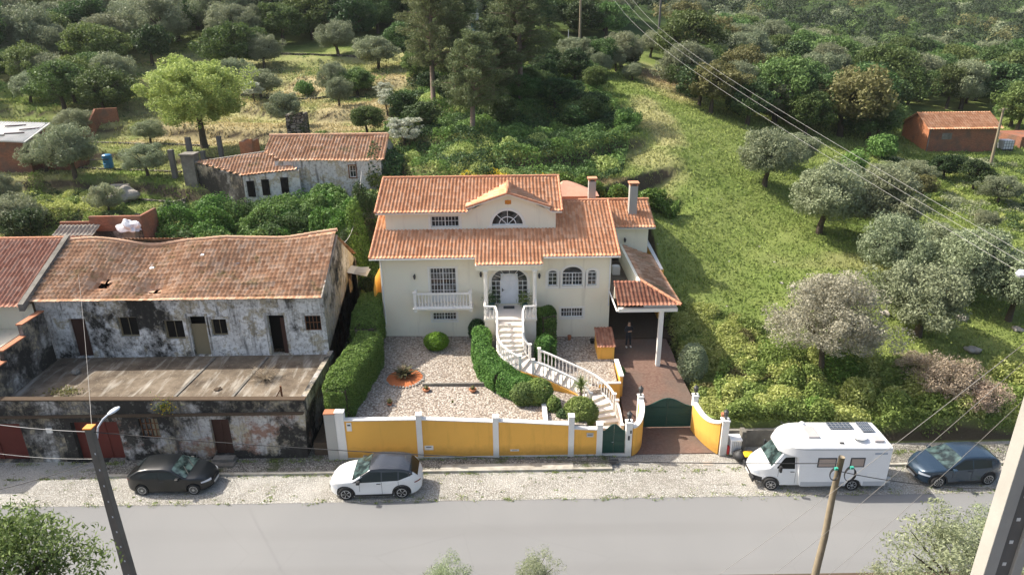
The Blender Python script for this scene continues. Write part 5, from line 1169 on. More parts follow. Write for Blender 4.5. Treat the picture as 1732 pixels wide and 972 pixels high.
# lower left wing: single slope falling to the right-front
A = PY(318, 298, 57.5); A.z += .0
q = [PY(330, 276, 57.5), PY(410, 297, 54.8), PY(505, 287, 55.3), PY(455, 257, 58.5)]
uu = (q[1]-q[0]); lwg = MB()
u = (q[2]-q[1]); vv = (q[3]-q[2]); o_ = q[1]-u*.0
n_ = u.cross(q[3]-q[1]).normalized(); un = u.normalized(); vn = n_.cross(un).normalized()
def to2(p): d = p-q[1]; return (d.dot(un), d.dot(vn))
P2 = [to2(p) for p in q]; umin = min(p[0] for p in P2); vmax = max(p[1] for p in P2); umax = max(p[0] for p in P2)
roof('wing_roof', q[1]+un*(umin), un, vn, umax-umin, vmax, fh, MT['tileold'], clip=[(p[0]-umin, p[1]-.0) for p in P2], period=.27, course=.42, amp=.05, step=.04)
m = MB()
def quadwall(a, b, zb, mat, nm, t=.25):
    a, b = Vector(a), Vector(b); d = (b-a).normalized(); n = Vector((-d.y, d.x, 0)).normalized()*t
    MB().prism([(a.x, a.y), (b.x, b.y), (b.x+n.x, b.y+n.y), (a.x+n.x, a.y+n.y)], zb, [a.z-.06, b.z-.06, b.z-.06, a.z-.06]).build(nm, mat, fh)
quadwall(q[0], q[1], 5.5, MT['ruinblack'], 'streaked_wall'); quadwall(q[1], q[2], 6, MT['ruinwhite'], 'wing_wall')
for i in (.12, .38, .72):
    p = q[1].lerp(q[2], i); MB().box(p.x-.3, p.x+.3, p.y-.06, p.y+.02, p.z-1.8, p.z-.5).build('doorway', MT['dark'], fh)
ridge('wing_ridge', q[0]+Vector((0, 0, .05)), q[3]+Vector((0, 0, .05)), fh, MT['ridgeold'], .1)
c = PY(318, 262, 57.6); co = MB().box(c.x-.5, c.x+.55, 57.2, 58.3, 5, c.z).build('chimney', MT['concrete'], fh); MB().box(c.x-.6, c.x+.65, 57.1, 58.4, c.z, c.z+.12).build('chimney_cap', MT['concrete'], co)
for (x_, yt, yb, Y, w_, lab) in ((314, 227, 262, 60.5, .2, 'tall grey concrete stub beside the farmhouse chimney'), (285, 248, 275, 59, .2, 'short grey concrete stub left of the farmhouse chimney'), (367, 225, 248, 61.5, .18, 'grey concrete stub just behind the farmhouse wing ridge'), (340, 250, 270, 60, .17, 'low concrete stub between the farmhouse chimney and the big tree')):
    t = PY(x_, yt, Y); tag(MB().prism([(t.x-w_, Y), (t.x+w_, Y), (t.x+w_, Y+2*w_), (t.x-w_, Y+2*w_)], gz(t.x, Y)-.5, t.z-.3).build('concrete_pillar', MT['polegrey'], bevel=.02), lab, 'pillar')
for (x0_, x1_, yt, yb, Y, lab) in ((482, 515, 194, 225, 62, 'square rough brick hut shell behind the farmhouse ridge'), (404, 428, 240, 256, 60.5, 'small brick chimney stump at the farmhouse wing')):
    a, b = PY(x0_, yt, Y), PY(x1_, yb, Y); MBx = MB().wall((0, Y, 0), (1, 0, 0), (0, 0, 1), [(a.x, 7), (b.x, 7), (b.x, a.z+.25), (a.x+.4*(b.x-a.x), a.z), (a.x, a.z)], (), thick=.3); MBx.box(a.x, a.x+.25, Y+.3, Y+1.8, 7, a.z).box(b.x-.25, b.x, Y+.3, Y+1.8, 7, a.z); tag(MBx.build('brick_shell', MT['brick' if 'chimney' in lab else 'drystone']), lab, 'ruin')
# retaining walls and other walls behind
def wallpath(name, label, pix, h, mat, th=.35, base=1.2, cap=None):
    m = MB(); P = [PY(*p) for p in pix]; P = [Vector((p.x, p.y, 0)) for p in P]
    for a, b in zip(P, P[1:]):
        n = max(1, int((b-a).length/1.0))
        for i in range(n):
            p, q_ = a.lerp(b, i/n), a.lerp(b, (i+1)/n); z0, z1 = gz(p.x, p.y+.3), gz(q_.x, q_.y+.3); d = (q_-p).normalized(); nn = Vector((-d.y, d.x, 0))*th
            m.prism([(p.x, p.y), (q_.x, q_.y), (q_.x+nn.x, q_.y+nn.y), (p.x+nn.x, p.y+nn.y)], [z0-base, z1-base, z1-base, z0-base], [z0+h, z1+h, z1+h, z0+h])
    return tag(m.build(name, MT[mat]), label, 'wall')
wallpath('garden_wall', 'old grey wall curving down from the farmhouse to the villa', [(575, 350, 50.5), (610, 335, 52), (650, 335, 52.2)], .9, 'concrete', base=3)
wallpath('terrace_wall', 'dry stone terrace wall behind the boulder and steps', [(230, 320, 56.6), (310, 325, 56.3)], .1, 'drystone', base=1.6)
wallpath('terrace_wall', 'dry stone terrace wall below the blue barrel', [(120, 265, 61.8), (240, 268, 61.3), (300, 265, 61)], .1, 'drystone', base=1.2)
wallpath('terrace_wall', 'mossy terrace wall under the lowest olive bush at the left', [(60, 345, 53.4), (160, 348, 53.0), (230, 350, 52.6)], .15, 'drystone', base=1.6)
wallpath('terrace_wall', 'long dry stone wall below the tan field at the left', [(150, 235, 67), (300, 232, 66.5), (350, 240, 66)], .12, 'drystone')
wallpath('terrace_wall', 'upper dry stone wall between the olive trees', [(440, 152, 80), (560, 150, 80), (620, 155, 79)], .15, 'drystone')
wallpath('terrace_wall', 'highest terrace wall under the shady trees', [(400, 85, 99), (520, 92, 97), (620, 100, 94)], .2, 'drystone')
wallpath('brick_garden_wall', 'ruined orange brick garden wall in the shade behind the left shed', [(118, 212, 69.5), (150, 205, 70), (160, 178, 71), (195, 175, 71.5)], 1.5, 'brickshade', .25)
wallpath('block_wall', 'grey block wall along the path below the farmhouse chimney', [(280, 345, 53.5), (312, 333, 54.5)], .8, 'concrete', .3, 1.5)
# boulder, barrel on stand, steps, shed, cabin
p = G(206, 318, 56.2); rock('boulder', (p.x, p.y, p.z+.5), 1.35, 'big rounded grey boulder beside the stone steps', 'boulder', seed=8, sq=.85)
s = MB(); p = G(182, 322, 56.0)
for k in range(6): s.box(p.x-.75, p.x+.75, p.y+k*.35, p.y+k*.35+.4, p.z-1, p.z-.2+k*.24)
tag(s.build('stone_steps', MT['stone']), 'short flight of stone steps beside the boulder', 'steps')
p = G(180, 262, 62); bt = thing('barrel', 'bright blue plastic barrel standing on the terrace above the steps', 'barrel', (p.x, p.y, p.z))
MB().lathe((p.x, p.y, p.z), [(.36, .1), (.42, .2), (.40, .45), (.44, .5), (.40, .55), (.40, .85), (.44, .9), (.41, .95), (.40, 1.25), (.30, 1.32), (.05, 1.33)], 16).build('drum', MT['bluebarrel'], bt)
p2 = G(150, 262, 61.5); s = MB()
for dx, dy in ((0, 0), (1.6, .1)): s.tube([(p2.x+dx-.3, p2.y-.5, p2.z-.8), (p2.x+dx, p2.y, p2.z+.9), (p2.x+dx+.4, p2.y-.5, p2.z-.8)], .04, 6)
s.tube([(p2.x, p2.y, p2.z+.9), (p2.x+1.6, p2.y+.1, p2.z+.9)], .04, 6); tag(s.build('metal_frame', MT['iron']), 'thin dark metal trestle frame left of the blue barrel', 'frame')
sh = thing('tin_roof_shed', 'brick shed with pale patched tin roof at the left edge', 'shed', (-40, 60, 9))
a, b, c_, d = PY(-60, 235, 60), PY(42, 240, 60), PY(85, 208, 64), PY(-40, 205, 64)
MB().idx([a, b, c_, d]+[p-Vector((0, 0, .1)) for p in (a, b, c_, d)], [(0,1,2,3),(7,6,5,4),(0,4,5,1),(1,5,6,2)]) 
m = MB(); m.idx([a, b, c_, d]+[p-Vector((0, 0, .1)) for p in (a, b, c_, d)], [(0,1,2,3),(7,6,5,4),(0,4,5,1),(1,5,6,2)])
for k in range(26):
    t = k/26; p, q_ = a.lerp(b, t), d.lerp(c_, t); m.tube([p+Vector((0, 0, .02)), q_+Vector((0, 0, .02))], .05, 5)
m.build('tin_roof', MT['tin'], sh)
MB().prism([(a.x, a.y+.2), (b.x-.1, b.y+.2), (c_.x-.1, c_.y-.2), (d.x, d.y-.2)], 5, [a.z-.12, b.z-.12, c_.z-.12, d.z-.12]).build('brick_walls', MT['brickshade'], sh)
for k, (u_, v_) in enumerate(((.45, .2), (.7, .35), (.6, .75), (.85, .6))):
    p = a.lerp(b, u_).lerp(d.lerp(c_, u_), v_); MB().box(p.x-.8, p.x+.8, p.y-.06, p.y+.06, p.z+.05, p.z+.14, rz=.2*k).build('roof_batten', MT['doorbrown'], sh)
p = G(98, 262, 61); tag(MB().box(p.x-1.6, p.x+1.0, p.y, p.y+.3, p.z-1, p.z+1.2).box(p.x+.8, p.x+1.0, p.y+.3, p.y+3, p.z-1, p.z+1.5).build('brick_lean_to', MT['brickshade']), 'low brick lean-to wall beside the tin roofed shed', 'wall')
cb = thing('hill_cabin', 'small pale cabin with blue door and white railing high among the pines', 'cabin', (-5, 108, 22))
a, b = PY(787, 52, 108), PY(822, 36, 108); z0 = a.z; 
MB().wall((0, 108, 0), (1, 0, 0), (0, 0, 1), rect(a.x, b.x, z0-1, b.z), [rect(a.x+.9, a.x+1.7, z0, b.z-.2)], .2).box(a.x, b.x, 108.3, 111, z0-1, b.z).build('wall', MT['cream'], cb)
MB().box(a.x+.92, a.x+1.68, 108.1, 108.2, z0, b.z-.22).build('door', MT['bluebarrel'], cb); MB().box(a.x-.3, b.x+.3, 107.6, 111.2, b.z, b.z+.15).build('roof', MT['ridgeold'], cb)
r_ = MB(); 
for k in range(8): r_.box(a.x+k*.28, a.x+k*.28+.05, 107.7, 107.75, b.z+.15, b.z+1.1)
r_.box(a.x, a.x+2.1, 107.7, 107.75, b.z+1.0, b.z+1.1).box(a.x, a.x+2.1, 107.7, 107.75, b.z+.55, b.z+.62); r_.box(a.x+.1, a.x+1.9, 108.5, 109.5, b.z+.15, b.z+1.7); r_.build('railing', MT['whiteframe'], cb)
# orange brick barn on the right -----------------------------------------------
oY = 78.5
ob = thing('orange_barn', 'unplastered orange brick barn with terracotta roof on the right hillside', 'barn', (56, oY, 7))
a, b = PY(1567, 245, oY), PY(1683, 250, oY); ez_ = PY(1600, 218, oY).z; L_ = PY(1541, 232, oY+4.2); rg = PY(1560, 191, oY+2.6).z
ax = a.x
MB().wall((0, oY, 0), (1, 0, 0), (0, 0, 1), rect(a.x, b.x, 4, ez_), [], .2).build('front_wall', MT['brickshade'], ob)  # front is shaded by its darker brick colour, the gable keeps the orange
MB().wall((a.x, oY+5.4, 0), (0, -1, 0), (0, 0, 1), [(0, 4), (5.4, 4), (5.4, ez_), (2.7, rg), (0, ez_)]).build('gable_wall', MT['brick'], ob)
v = Vector((0, 2.95, rg-ez_+.05)); roof('roof', (a.x-.25, oY-.25, ez_-.02), (1, 0, 0), v.normalized(), b.x-a.x+.6, v.length, ob, MT['tile'], period=.3, course=.45, amp=.06)
v = Vector((0, -2.95, rg-ez_+.05)); roof('rear_roof', (b.x+.35, oY+5.65, ez_-.02), (-1, 0, 0), v.normalized(), b.x-a.x+.6, v.length, ob, MT['tile'], period=.3, course=.45, amp=.06, ns=4)
w0, w1 = PY(1592, 236, oY), PY(1611, 225, oY); MB().box(w0.x, w1.x, oY-.03, oY+.02, w0.z, w1.z).build('shutter', MT['concrete'], ob)
w0, w1 = PY(1568, 247, oY), PY(1575, 220, oY); MB().box(w0.x, w1.x, oY-.02, oY+.02, 4, w1.z).build('rendered_corner', MT['concrete'], ob)
ib = PY(1704, 255, 79); t = thing('water_tank', 'white cubic water tank in a cage beside the orange barn', 'tank', (ib.x, 79, gz(ib.x, 79)))
g0 = gz(ib.x, 79); MB().box(ib.x-.6, ib.x+.6, 79, 80.1, g0+.15, g0+1.2).build('tank_body', MT['tarp'], t, bevel=.06); m = MB().box(ib.x-.6, ib.x+.6, 79, 80.1, g0, g0+.13)
for k in range(5): m.box(ib.x-.62+k*.3, ib.x-.59+k*.3, 78.97, 78.99, g0, g0+1.2)
for k in range(4): m.box(ib.x-.62, ib.x+.62, 78.95, 78.97, g0+.2+k*.3, g0+.23+k*.3)
m.build('cage', MT['iron'], t)
a = PY(1730, 250, 80); MB0 = MB().box(a.x-.4, a.x+6, 80, 85, 5, PY(1730, 232, 80).z); tag(MB0.build('brick_shed', MT['brickshade']), 'corner of another brick shed at the right edge by the water tank', 'shed')
# ------------------------------------------------------------------ vehicles (front towards +x in local space)
def paint(name, c, rough=.28, metal=0., coat=.6):
    n = NT(name, rough, .5); d = n.noise(1.3, 4, vec=n.obj()); n.col(n.mix(d, tuple(x*.92 for x in c), tuple(min(1, x*1.06) for x in c)))
    n.b.inputs['Metallic'].default_value = metal; n.b.inputs['Coat Weight'].default_value = coat; n.b.inputs['Coat Roughness'].default_value = .08; return n.mat
def lin(pts):
    xs, zs = [p[0] for p in pts], [p[1] for p in pts]
    def f(x): return float(np.interp(x, xs, zs))
    return f
def smooth(pts, s=.07):
    f = lin(pts)
    def g(x): return sum(f(x+o*s)*w for o, w in ((-2, 1), (-1, 2), (0, 3), (1, 2), (2, 1)))/9
    return g
def loft(name, mat, parent, x0, x1, zb, zt, hw, rc=.08, nx=64, crown=.035, cut=None, smoothing=True, ends=.0):
    xs = [x0+(x1-x0)*(.5-.5*math.cos(math.pi*i/nx)) for i in range(nx+1)]; V = []; ring = None
    for x in xs:
        b, t = zb(x), zt(x); r = min(rc, (t-b)*.4); half = []
        for k in range(11): z = b+(t-r-b)*k/10; half.append((hw(x, z), z))
        w = hw(x, t-r)
        for k in range(1, 5): a = math.pi/2*k/4; half.append((w-r+r*math.cos(a), t-r+r*math.sin(a)))
        for k in range(1, 5): f = 1-k/4; half.append(((w-r)*f, t+crown*(1-f*f)))
        full = [(y, z) for y, z in half]+[(-y, z) for y, z in reversed(half[:-1])]
        ring = len(full); V += [(x, y, z) for y, z in full]
    F = []
    for i in range(nx):
        for k in range(ring): a, b_ = i*ring+k, i*ring+(k+1) % ring; F.append((a, b_, b_+ring, a+ring))
    F += [tuple(reversed(range(ring))), tuple(range(nx*ring, (nx+1)*ring))]
    F = [tuple(reversed(f)) for f in F]
    m = MB(); m.idx(V, F); o = m.build(name, mat, smooth=smoothing)
    b = bmesh.new(); b.from_mesh(o.data); bmesh.ops.recalc_face_normals(b, faces=b.faces); b.to_mesh(o.data); b.free()
    if cut:
        for cx, cr, cy in cut:
            c = MB(); c.lathe((0, 0, 0), [(cr, -.34), (cr, .34)], 28); c.v = [(cx+v[0], cy+v[2], .33+v[1]) for v in c.v]; co = c.build('cutter', MT['black'])
            q = bmesh.new(); q.from_mesh(co.data); bmesh.ops.recalc_face_normals(q, faces=q.faces); q.to_mesh(co.data); q.free()
            md = o.modifiers.new('b', 'BOOLEAN'); md.operation = 'DIFFERENCE'; md.object = co; md.solver = 'EXACT'
            dg_ = bpy.context.evaluated_depsgraph_get(); me = bpy.data.meshes.new_from_object(o.evaluated_get(dg_)); o.modifiers.clear(); o.data = me; bpy.data.objects.remove(co)
        o.data.name = name
    try:
        o.data.set_sharp_from_angle(angle=R(32))
    except Exception: pass
    o.parent = parent; return o
def side_patch(name, mat, parent, hw, xs, zlo, zhi, sgn, off=.008, n=10, nz=5):
    V = []
    for i in range(n+1):
        x = xs[0]+(xs[1]-xs[0])*i/n; a, b = zlo(x), max(zlo(x)+.004, zhi(x))
        for k in range(nz+1): z = a+(b-a)*k/nz; V.append((x, sgn*(hw(x, z)+off), z))
    F = [(i*(nz+1)+k, (i+1)*(nz+1)+k, (i+1)*(nz+1)+k+1, i*(nz+1)+k+1) for i in range(n) for k in range(nz)]
    if sgn > 0: F = [tuple(reversed(f)) for f in F]
    m = MB(); m.idx(V, F); o = m.build(name, mat, smooth=True); o.parent = parent; return o
def top_patch(name, mat, parent, zt, hw, x0, x1, w0, w1, off=.012, n=8, crown=.035, rc=.08):
    V = []
    for i in range(n+1):
        x = x0+(x1-x0)*i/n; w = w0+(w1-w0)*i/n; W_ = hw(x, zt(x)-rc)
        sl = (zt(x+.01)-zt(x-.01))/.02; nx_, nz_ = -sl/math.hypot(1, sl), 1/math.hypot(1, sl)
        for k in range(-5, 6):
            f = k/5*w; V.append((x+nx_*off, f*W_, zt(x)+crown*(1-f*f)*1.0+nz_*off))
    F = [(i*11+k, i*11+k+1, (i+1)*11+k+1, (i+1)*11+k) for i in range(n) for k in range(10)]
    m = MB(); m.idx(V, F); o = m.build(name, mat, smooth=True); o.parent = parent; return o
def wheel(parent, x, y, r, spokes, width=.21, steer=0, cover=False):
    sg = 1 if y > 0 else -1
    t = MB(); n = 28; V = []; F = []
    prof = [(r*.66, -width/2), (r*.93, -width/2), (r, -width*.32), (r, width*.32), (r*.93, width/2), (r*.66, width/2)]
    for rr, d in prof:
        for k in range(n): V.append((rr*math.cos(2*math.pi*k/n), d, rr*math.sin(2*math.pi*k/n)))
    for i in range(len(prof)-1):
        for k in range(n): F.append((i*n+k, i*n+(k+1) % n, (i+1)*n+(k+1) % n, (i+1)*n+k))
    F.append(tuple(range(n))); F.append(tuple(range(5*n, 6*n))); t.idx(V, F)
    w = thing('wheel', None, None); w.parent = parent; w.location = (x, y, r); w.rotation_euler = (0, 0, steer)
    o = t.build('tyre', MT['tyre']); o.parent = w
    m = MB(); yo = sg*(width/2+.005)
    def disc(r0, r1, d0): 
        for k in range(n):
            a, b = 2*math.pi*k/n, 2*math.pi*(k+1)/n; m.face([(r0*math.cos(a), d0, r0*math.sin(a)), (r1*math.cos(a), d0, r1*math.sin(a)), (r1*math.cos(b), d0, r1*math.sin(b)), (r0*math.cos(b), d0, r0*math.sin(b))])
    disc(r*.60, r*.68, yo); 
    if cover: disc(0.001, r*.2, yo+sg*.01)
    for k in range(spokes):
        a = 2*math.pi*k/spokes; wd = .9/spokes if not cover else 1.0/spokes
        P = [(r*.08, a-wd*1.2), (r*.62, a-wd*.62), (r*.62, a+wd*.62), (r*.08, a+wd*1.2)]; m.face([(p*math.cos(q), yo+sg*.004, p*math.sin(q)) for p, q in P])
    o = m.build('rim', MT['rim']); o.parent = w
def handle(parent, hw, x, z, sg): 
    y = hw(x, z)+.02; m = MB().box(x-.1, x+.1, sg*y-.012, sg*y+.012, z-.015, z+.015); o = m.build('door_handle', MT['iron']); o.parent = parent
def seam(parent, hw, x, z0, z1, sg):
    m = MB(); P = []
    for k in range(7): z = z0+(z1-z0)*k/6; P.append((x, sg*(hw(x, z)+.003), z))
    for a, b in zip(P, P[1:]): m.face([(a[0]-.008, a[1], a[2]), (a[0]+.008, a[1], a[2]), (b[0]+.008, b[1], b[2]), (b[0]-.008, b[1], b[2])])
    o = m.build('door_seam', MT['black']); o.parent = parent
def make_hw(W, L, tumble, belt, pw=5.0, nose=.0, low=.03):
    def hw(x, z):
        u = min(1, abs(2*x/L)); p = (1-u**pw*.86)**(1/2.6)
        if x > 0: p *= 1-nose*max(0, (x/(L/2)-.55)/.45)**2
        w = W/2*p
        if z > belt: w -= tumble*(z-belt)*(1 if p > .9 else .6)
        else: w -= low*((belt-z)/belt)**2+.012*math.sin((belt-z)/belt*6)
        return max(.05, w)
    return hw
def car(label, loc, rz, body, L, W, top, belt, zbot, wb, wr, screens, sides, roofcol=None, spokes=5, cover=False, tumble=.42, nose=.12, clad=None, lights='white', plate=True, name='parked_car', steer=0):
    t = thing(name, label, 'car', loc, rz); zt = smooth(top, .05); hw = make_hw(W, L, tumble, belt, nose=nose); zb = smooth(zbot, .05)
    fx, rx = wb
    cut = [(x, wr+.045, s*(W/2-.12)) for x in (fx, rx) for s in (-1, 1)]
    b = loft('body', body, t, -L/2, L/2, zb, zt, hw, .09, cut=cut)
    if roofcol:
        b.data.materials.append(roofcol)
        for pl in b.data.polygons:
            c0 = pl.center
            if c0.z > belt+.25 and -L/2+.35 < c0.x < screens[0][1]+.03: pl.material_index = 1
    sm = MT['black']; o = MB().box(-L/2+.5, L/2-.5, -W/2+.2, W/2-.2, .16, .5).build('underbody', sm); o.parent = t
    for x in (fx, rx):
        for s in (-1, 1): wheel(t, x, s*(W/2-.12), wr, spokes, cover=cover, steer=steer if x == fx else 0)
    (a, c), (d, e) = screens
    top_patch('windscreen', MT['screen'], t, zt, hw, a, c, .90, .93); top_patch('rear_window', MT['carglass'], t, zt, hw, d, e, .84, .80)
    if roofcol: top_patch('roof_panel', roofcol, t, zt, hw, e+.03, a-.03, .99, .99, off=.01, n=14)
    for s in (-1, 1):
        if roofcol: side_patch('window_trim', roofcol, t, hw, (-1.98, 1.03), lin([(-1.98, 1.30), (-1.2, 1.06), (.9, 1.0), (1.03, 1.02)]), lambda x: zt(x)-.085, s, off=.004, n=26, nz=6)
        for (x0, x1, lo_, hi_) in sides:
            side_patch('side_window', MT['carglass'], t, hw, (x0, x1), lin(lo_), lin(hi_), s)
        xm = sides[0][0]; handle(t, hw, sides[0][0]+.12, belt-.1, s)
        for (x0, x1, *_r) in sides[:2]: seam(t, hw, x0-.02, .32, belt, s)
        seam(t, hw, sides[0][1]-.25, .5, belt-.05, s)
        my = s*(hw(sides[0][1]-.15, belt)+.1); m = MB().box(sides[0][1]-.32, sides[0][1]-.14, my-.1, my+.1, belt-.01, belt+.14); o = m.build('wing_mirror', body if not roofcol else MT['black'], bevel=.03); o.parent = t
        side_patch('headlight', MT['lampwhite'] if lights == 'white' else MT['black'], t, hw, (L/2-.42, L/2-.03), lin([(0, .60), (L, .60)]), lin([(0, .60), (L/2-.42, .68), (L/2, .74)]), s, off=.012)
        side_patch('tail_light', plain('tail_light', (.16, .01, .01), .3), t, hw, (-L/2+.02, -L/2+.30), lin([(-L, .78), (L, .84)]), lin([(-L, 1.0), (-L/2+.3, .86), (L, .86)]), s, off=.012)
        if clad:
            side_patch('sill_trim', MT['black'], t, hw, (rx+wr+.07, fx-wr-.07), lin([(-L, .215), (L, .215)]), lin([(-L, .33), (L, .33)]), s, off=.012)
            for x in (fx, rx):
                m = MB(); n = 14; y = s*(hw(x, .5)+.012)
                for k in range(n):
                    p, q = math.pi*(-.08+1.16*k/n), math.pi*(-.08+1.16*(k+1)/n); r0, r1 = wr+.04, wr+.11
                    m.face([(x+r*math.cos(g_), s*(hw(x+r*math.cos(g_), max(.25, wr+r*math.sin(g_)))+.012), wr+r*math.sin(g_)) for r, g_ in ((r0, p), (r1, p), (r1, q), (r0, q))])
                o = m.build('wheel_arch_trim', MT['black']); o.parent = t
    fw, rw_ = L/2, -L/2
    gr = MB().box(fw-.03, fw+.012, -.42, .42, .42, .56); o = gr.build('grille', MT['black'], bevel=.01); o.parent = t
    if plate:
        o = MB().box(fw+.0, fw+.03, -.26, .26, .33, .43).build('number_plate', MT['pillar']); o.parent = t; o = MB().box(rw_-.03, rw_, -.26, .26, .5, .6).build('number_plate', MT['pillar']); o.parent = t
    x = (a+e)/2; m = MB().tube([(e+.15, 0, zt(e+.15)+.03), (e+.02, 0, zt(e+.15)+.2)], .008, 5); o = m.build('aerial', MT['iron']); o.parent = t
    w1 = MB(); w1.tube([(c+.02, .1, zt(c)+.04), ((a+c)/2, .45, zt((a+c)/2)+.045)], .012, 5); w1.tube([(c+.02, -.5, zt(c)+.03), ((a+c)/2, -.1, zt((a+c)/2)+.05)], .012, 5); o = w1.build('wiper', MT['black']); o.parent = t
    return t
# white SUV with black roof, facing left
L = 4.45
car('white crossover car with black roof and five spoke alloys parked before the yellow wall', (-6.62, 27.98, .012), R(181.5), paint('white_car_paint', (.72, .72, .71)), L, 1.86,
    [(-2.3, .62), (-2.2, .86), (-2.08, 1.08), (-1.75, 1.42), (-1.3, 1.56), (-.3, 1.61), (.15, 1.57), (1.02, 1.08), (1.5, 1.02), (1.95, .90), (2.17, .72), (2.26, .55)], 1.02,
    [(-2.3, .42), (-2.0, .26), (-1.6, .2), (1.7, .2), (2.05, .24), (2.3, .36)], (1.38, -1.30), .35, ((.22, 1.04), (-2.07, -1.72)),
    [(-.35, .95, [(-9, 1.04), (9, 1.02)], [(-9, 1.46), (.15, 1.47), (.95, 1.03)]), (-1.15, -.41, [(-9, 1.08), (9, 1.03)], [(-9, 1.43), (9, 1.47)]), (-1.75, -1.21, [(-1.8, 1.22), (-1.2, 1.08)], [(-1.75, 1.24), (-1.5, 1.38), (-1.2, 1.44)])],
    roofcol=paint('black_roof_paint', (.03, .033, .04), .2), clad=True)
L = 4.2
car('dusty black three-door hatchback with silver hubcaps parked below the derelict house', (-16.85, 28.45, .012), R(-.5), paint('black_car_paint', (.006, .008, .010), .3, 0, .15), L, 1.70,
    [(-2.15, .6), (-2.05, .90), (-1.85, 1.0), (-1.35, 1.30), (-.9, 1.38), (-.1, 1.40), (.25, 1.34), (1.0, .96), (1.5, .90), (1.9, .76), (2.08, .6), (2.15, .5)], .92,
    [(-2.2, .36), (-1.9, .24), (-1.5, .2), (1.6, .2), (1.95, .24), (2.2, .32)], (1.30, -1.22), .30, ((.30, 1.02), (-1.85, -1.36)),
    [(-.28, .90, [(-9, .95), (9, .93)], [(-9, 1.27), (.2, 1.26), (.9, .95)]), (-1.2, -.34, [(-9, 1.0), (9, .95)], [(-1.2, 1.06), (-.8, 1.24), (-.3, 1.28)])], spokes=14, cover=True)
L = 4.25
car('dark blue metallic hatchback parked behind the motorhome', (22.05, 28.25, .012), R(184), paint('blue_car_paint', (.035, .062, .095), .25, .5), L, 1.80,
    [(-2.15, .6), (-2.1, .92), (-1.95, 1.08), (-1.6, 1.42), (-1.2, 1.52), (-.3, 1.57), (.1, 1.53), (.98, 1.05), (1.5, .98), (1.9, .85), (2.1, .68), (2.17, .5)], 1.0,
    [(-2.2, .4), (-1.9, .26), (-1.5, .2), (1.6, .2), (1.95, .24), (2.2, .34)], (1.30, -1.28), .34, ((.18, 1.0), (-1.95, -1.6)),
    [(-.3, .92, [(-9, 1.02), (9, 1.0)], [(-9, 1.42), (.1, 1.42), (.92, 1.01)]), (-1.3, -.36, [(-9, 1.04), (9, 1.02)], [(-1.3, 1.34), (-.9, 1.41), (-.3, 1.42)])], spokes=8, lights='white', clad=True)
# motorhome -----------------------------------------------------------------------
rvw = paint('motorhome_white', (.76, .76, .755), .35)
rv = thing('motorhome', 'white motorhome with rounded front and solar panels on its roof, parked by the bushes', 'motorhome', (15.0, 28.25, .012), R(179.2))
Lr_ = 6.2
hw1 = make_hw(1.92, 6.4, .30, 1.1, nose=.22)
ztc = smooth([(.5, 2.05), (1.5, 2.1), (1.75, 2.06), (2.35, 1.28), (2.45, 1.22), (2.95, 1.02), (3.12, .82), (3.2, .6)], .04)
loft('cab', rvw, rv, .9, 3.15, smooth([(0, .3), (2.9, .3), (3.2, .38)]), ztc, hw1, .08, cut=[(2.32, .40, s*.84) for s in (-1, 1)])
side_c = [(-3.1, 2.53), (.6, 2.56), (1.3, 2.53), (1.75, 2.42), (2.0, 2.22), (2.06, 2.1)]
def hw2(x, z):
    f = 1.0 if x < .6 else max(.2, 1-((x-.6)/1.56)**2.6*.62)
    return (2.24/2)*f
zb2 = lin([(-3.2, .38), (1.02, .34), (1.10, .5), (1.2, 1.95), (2.1, 2.02)])
loft('coach_body', rvw, rv, -3.1, 2.05, zb2, smooth(side_c, .04), hw2, .10, nx=70, crown=.03, cut=[(-1.55, .40, s*1.05) for s in (-1, 1)])
sk_ = plain('grey_sill', (.45, .46, .47), .5)
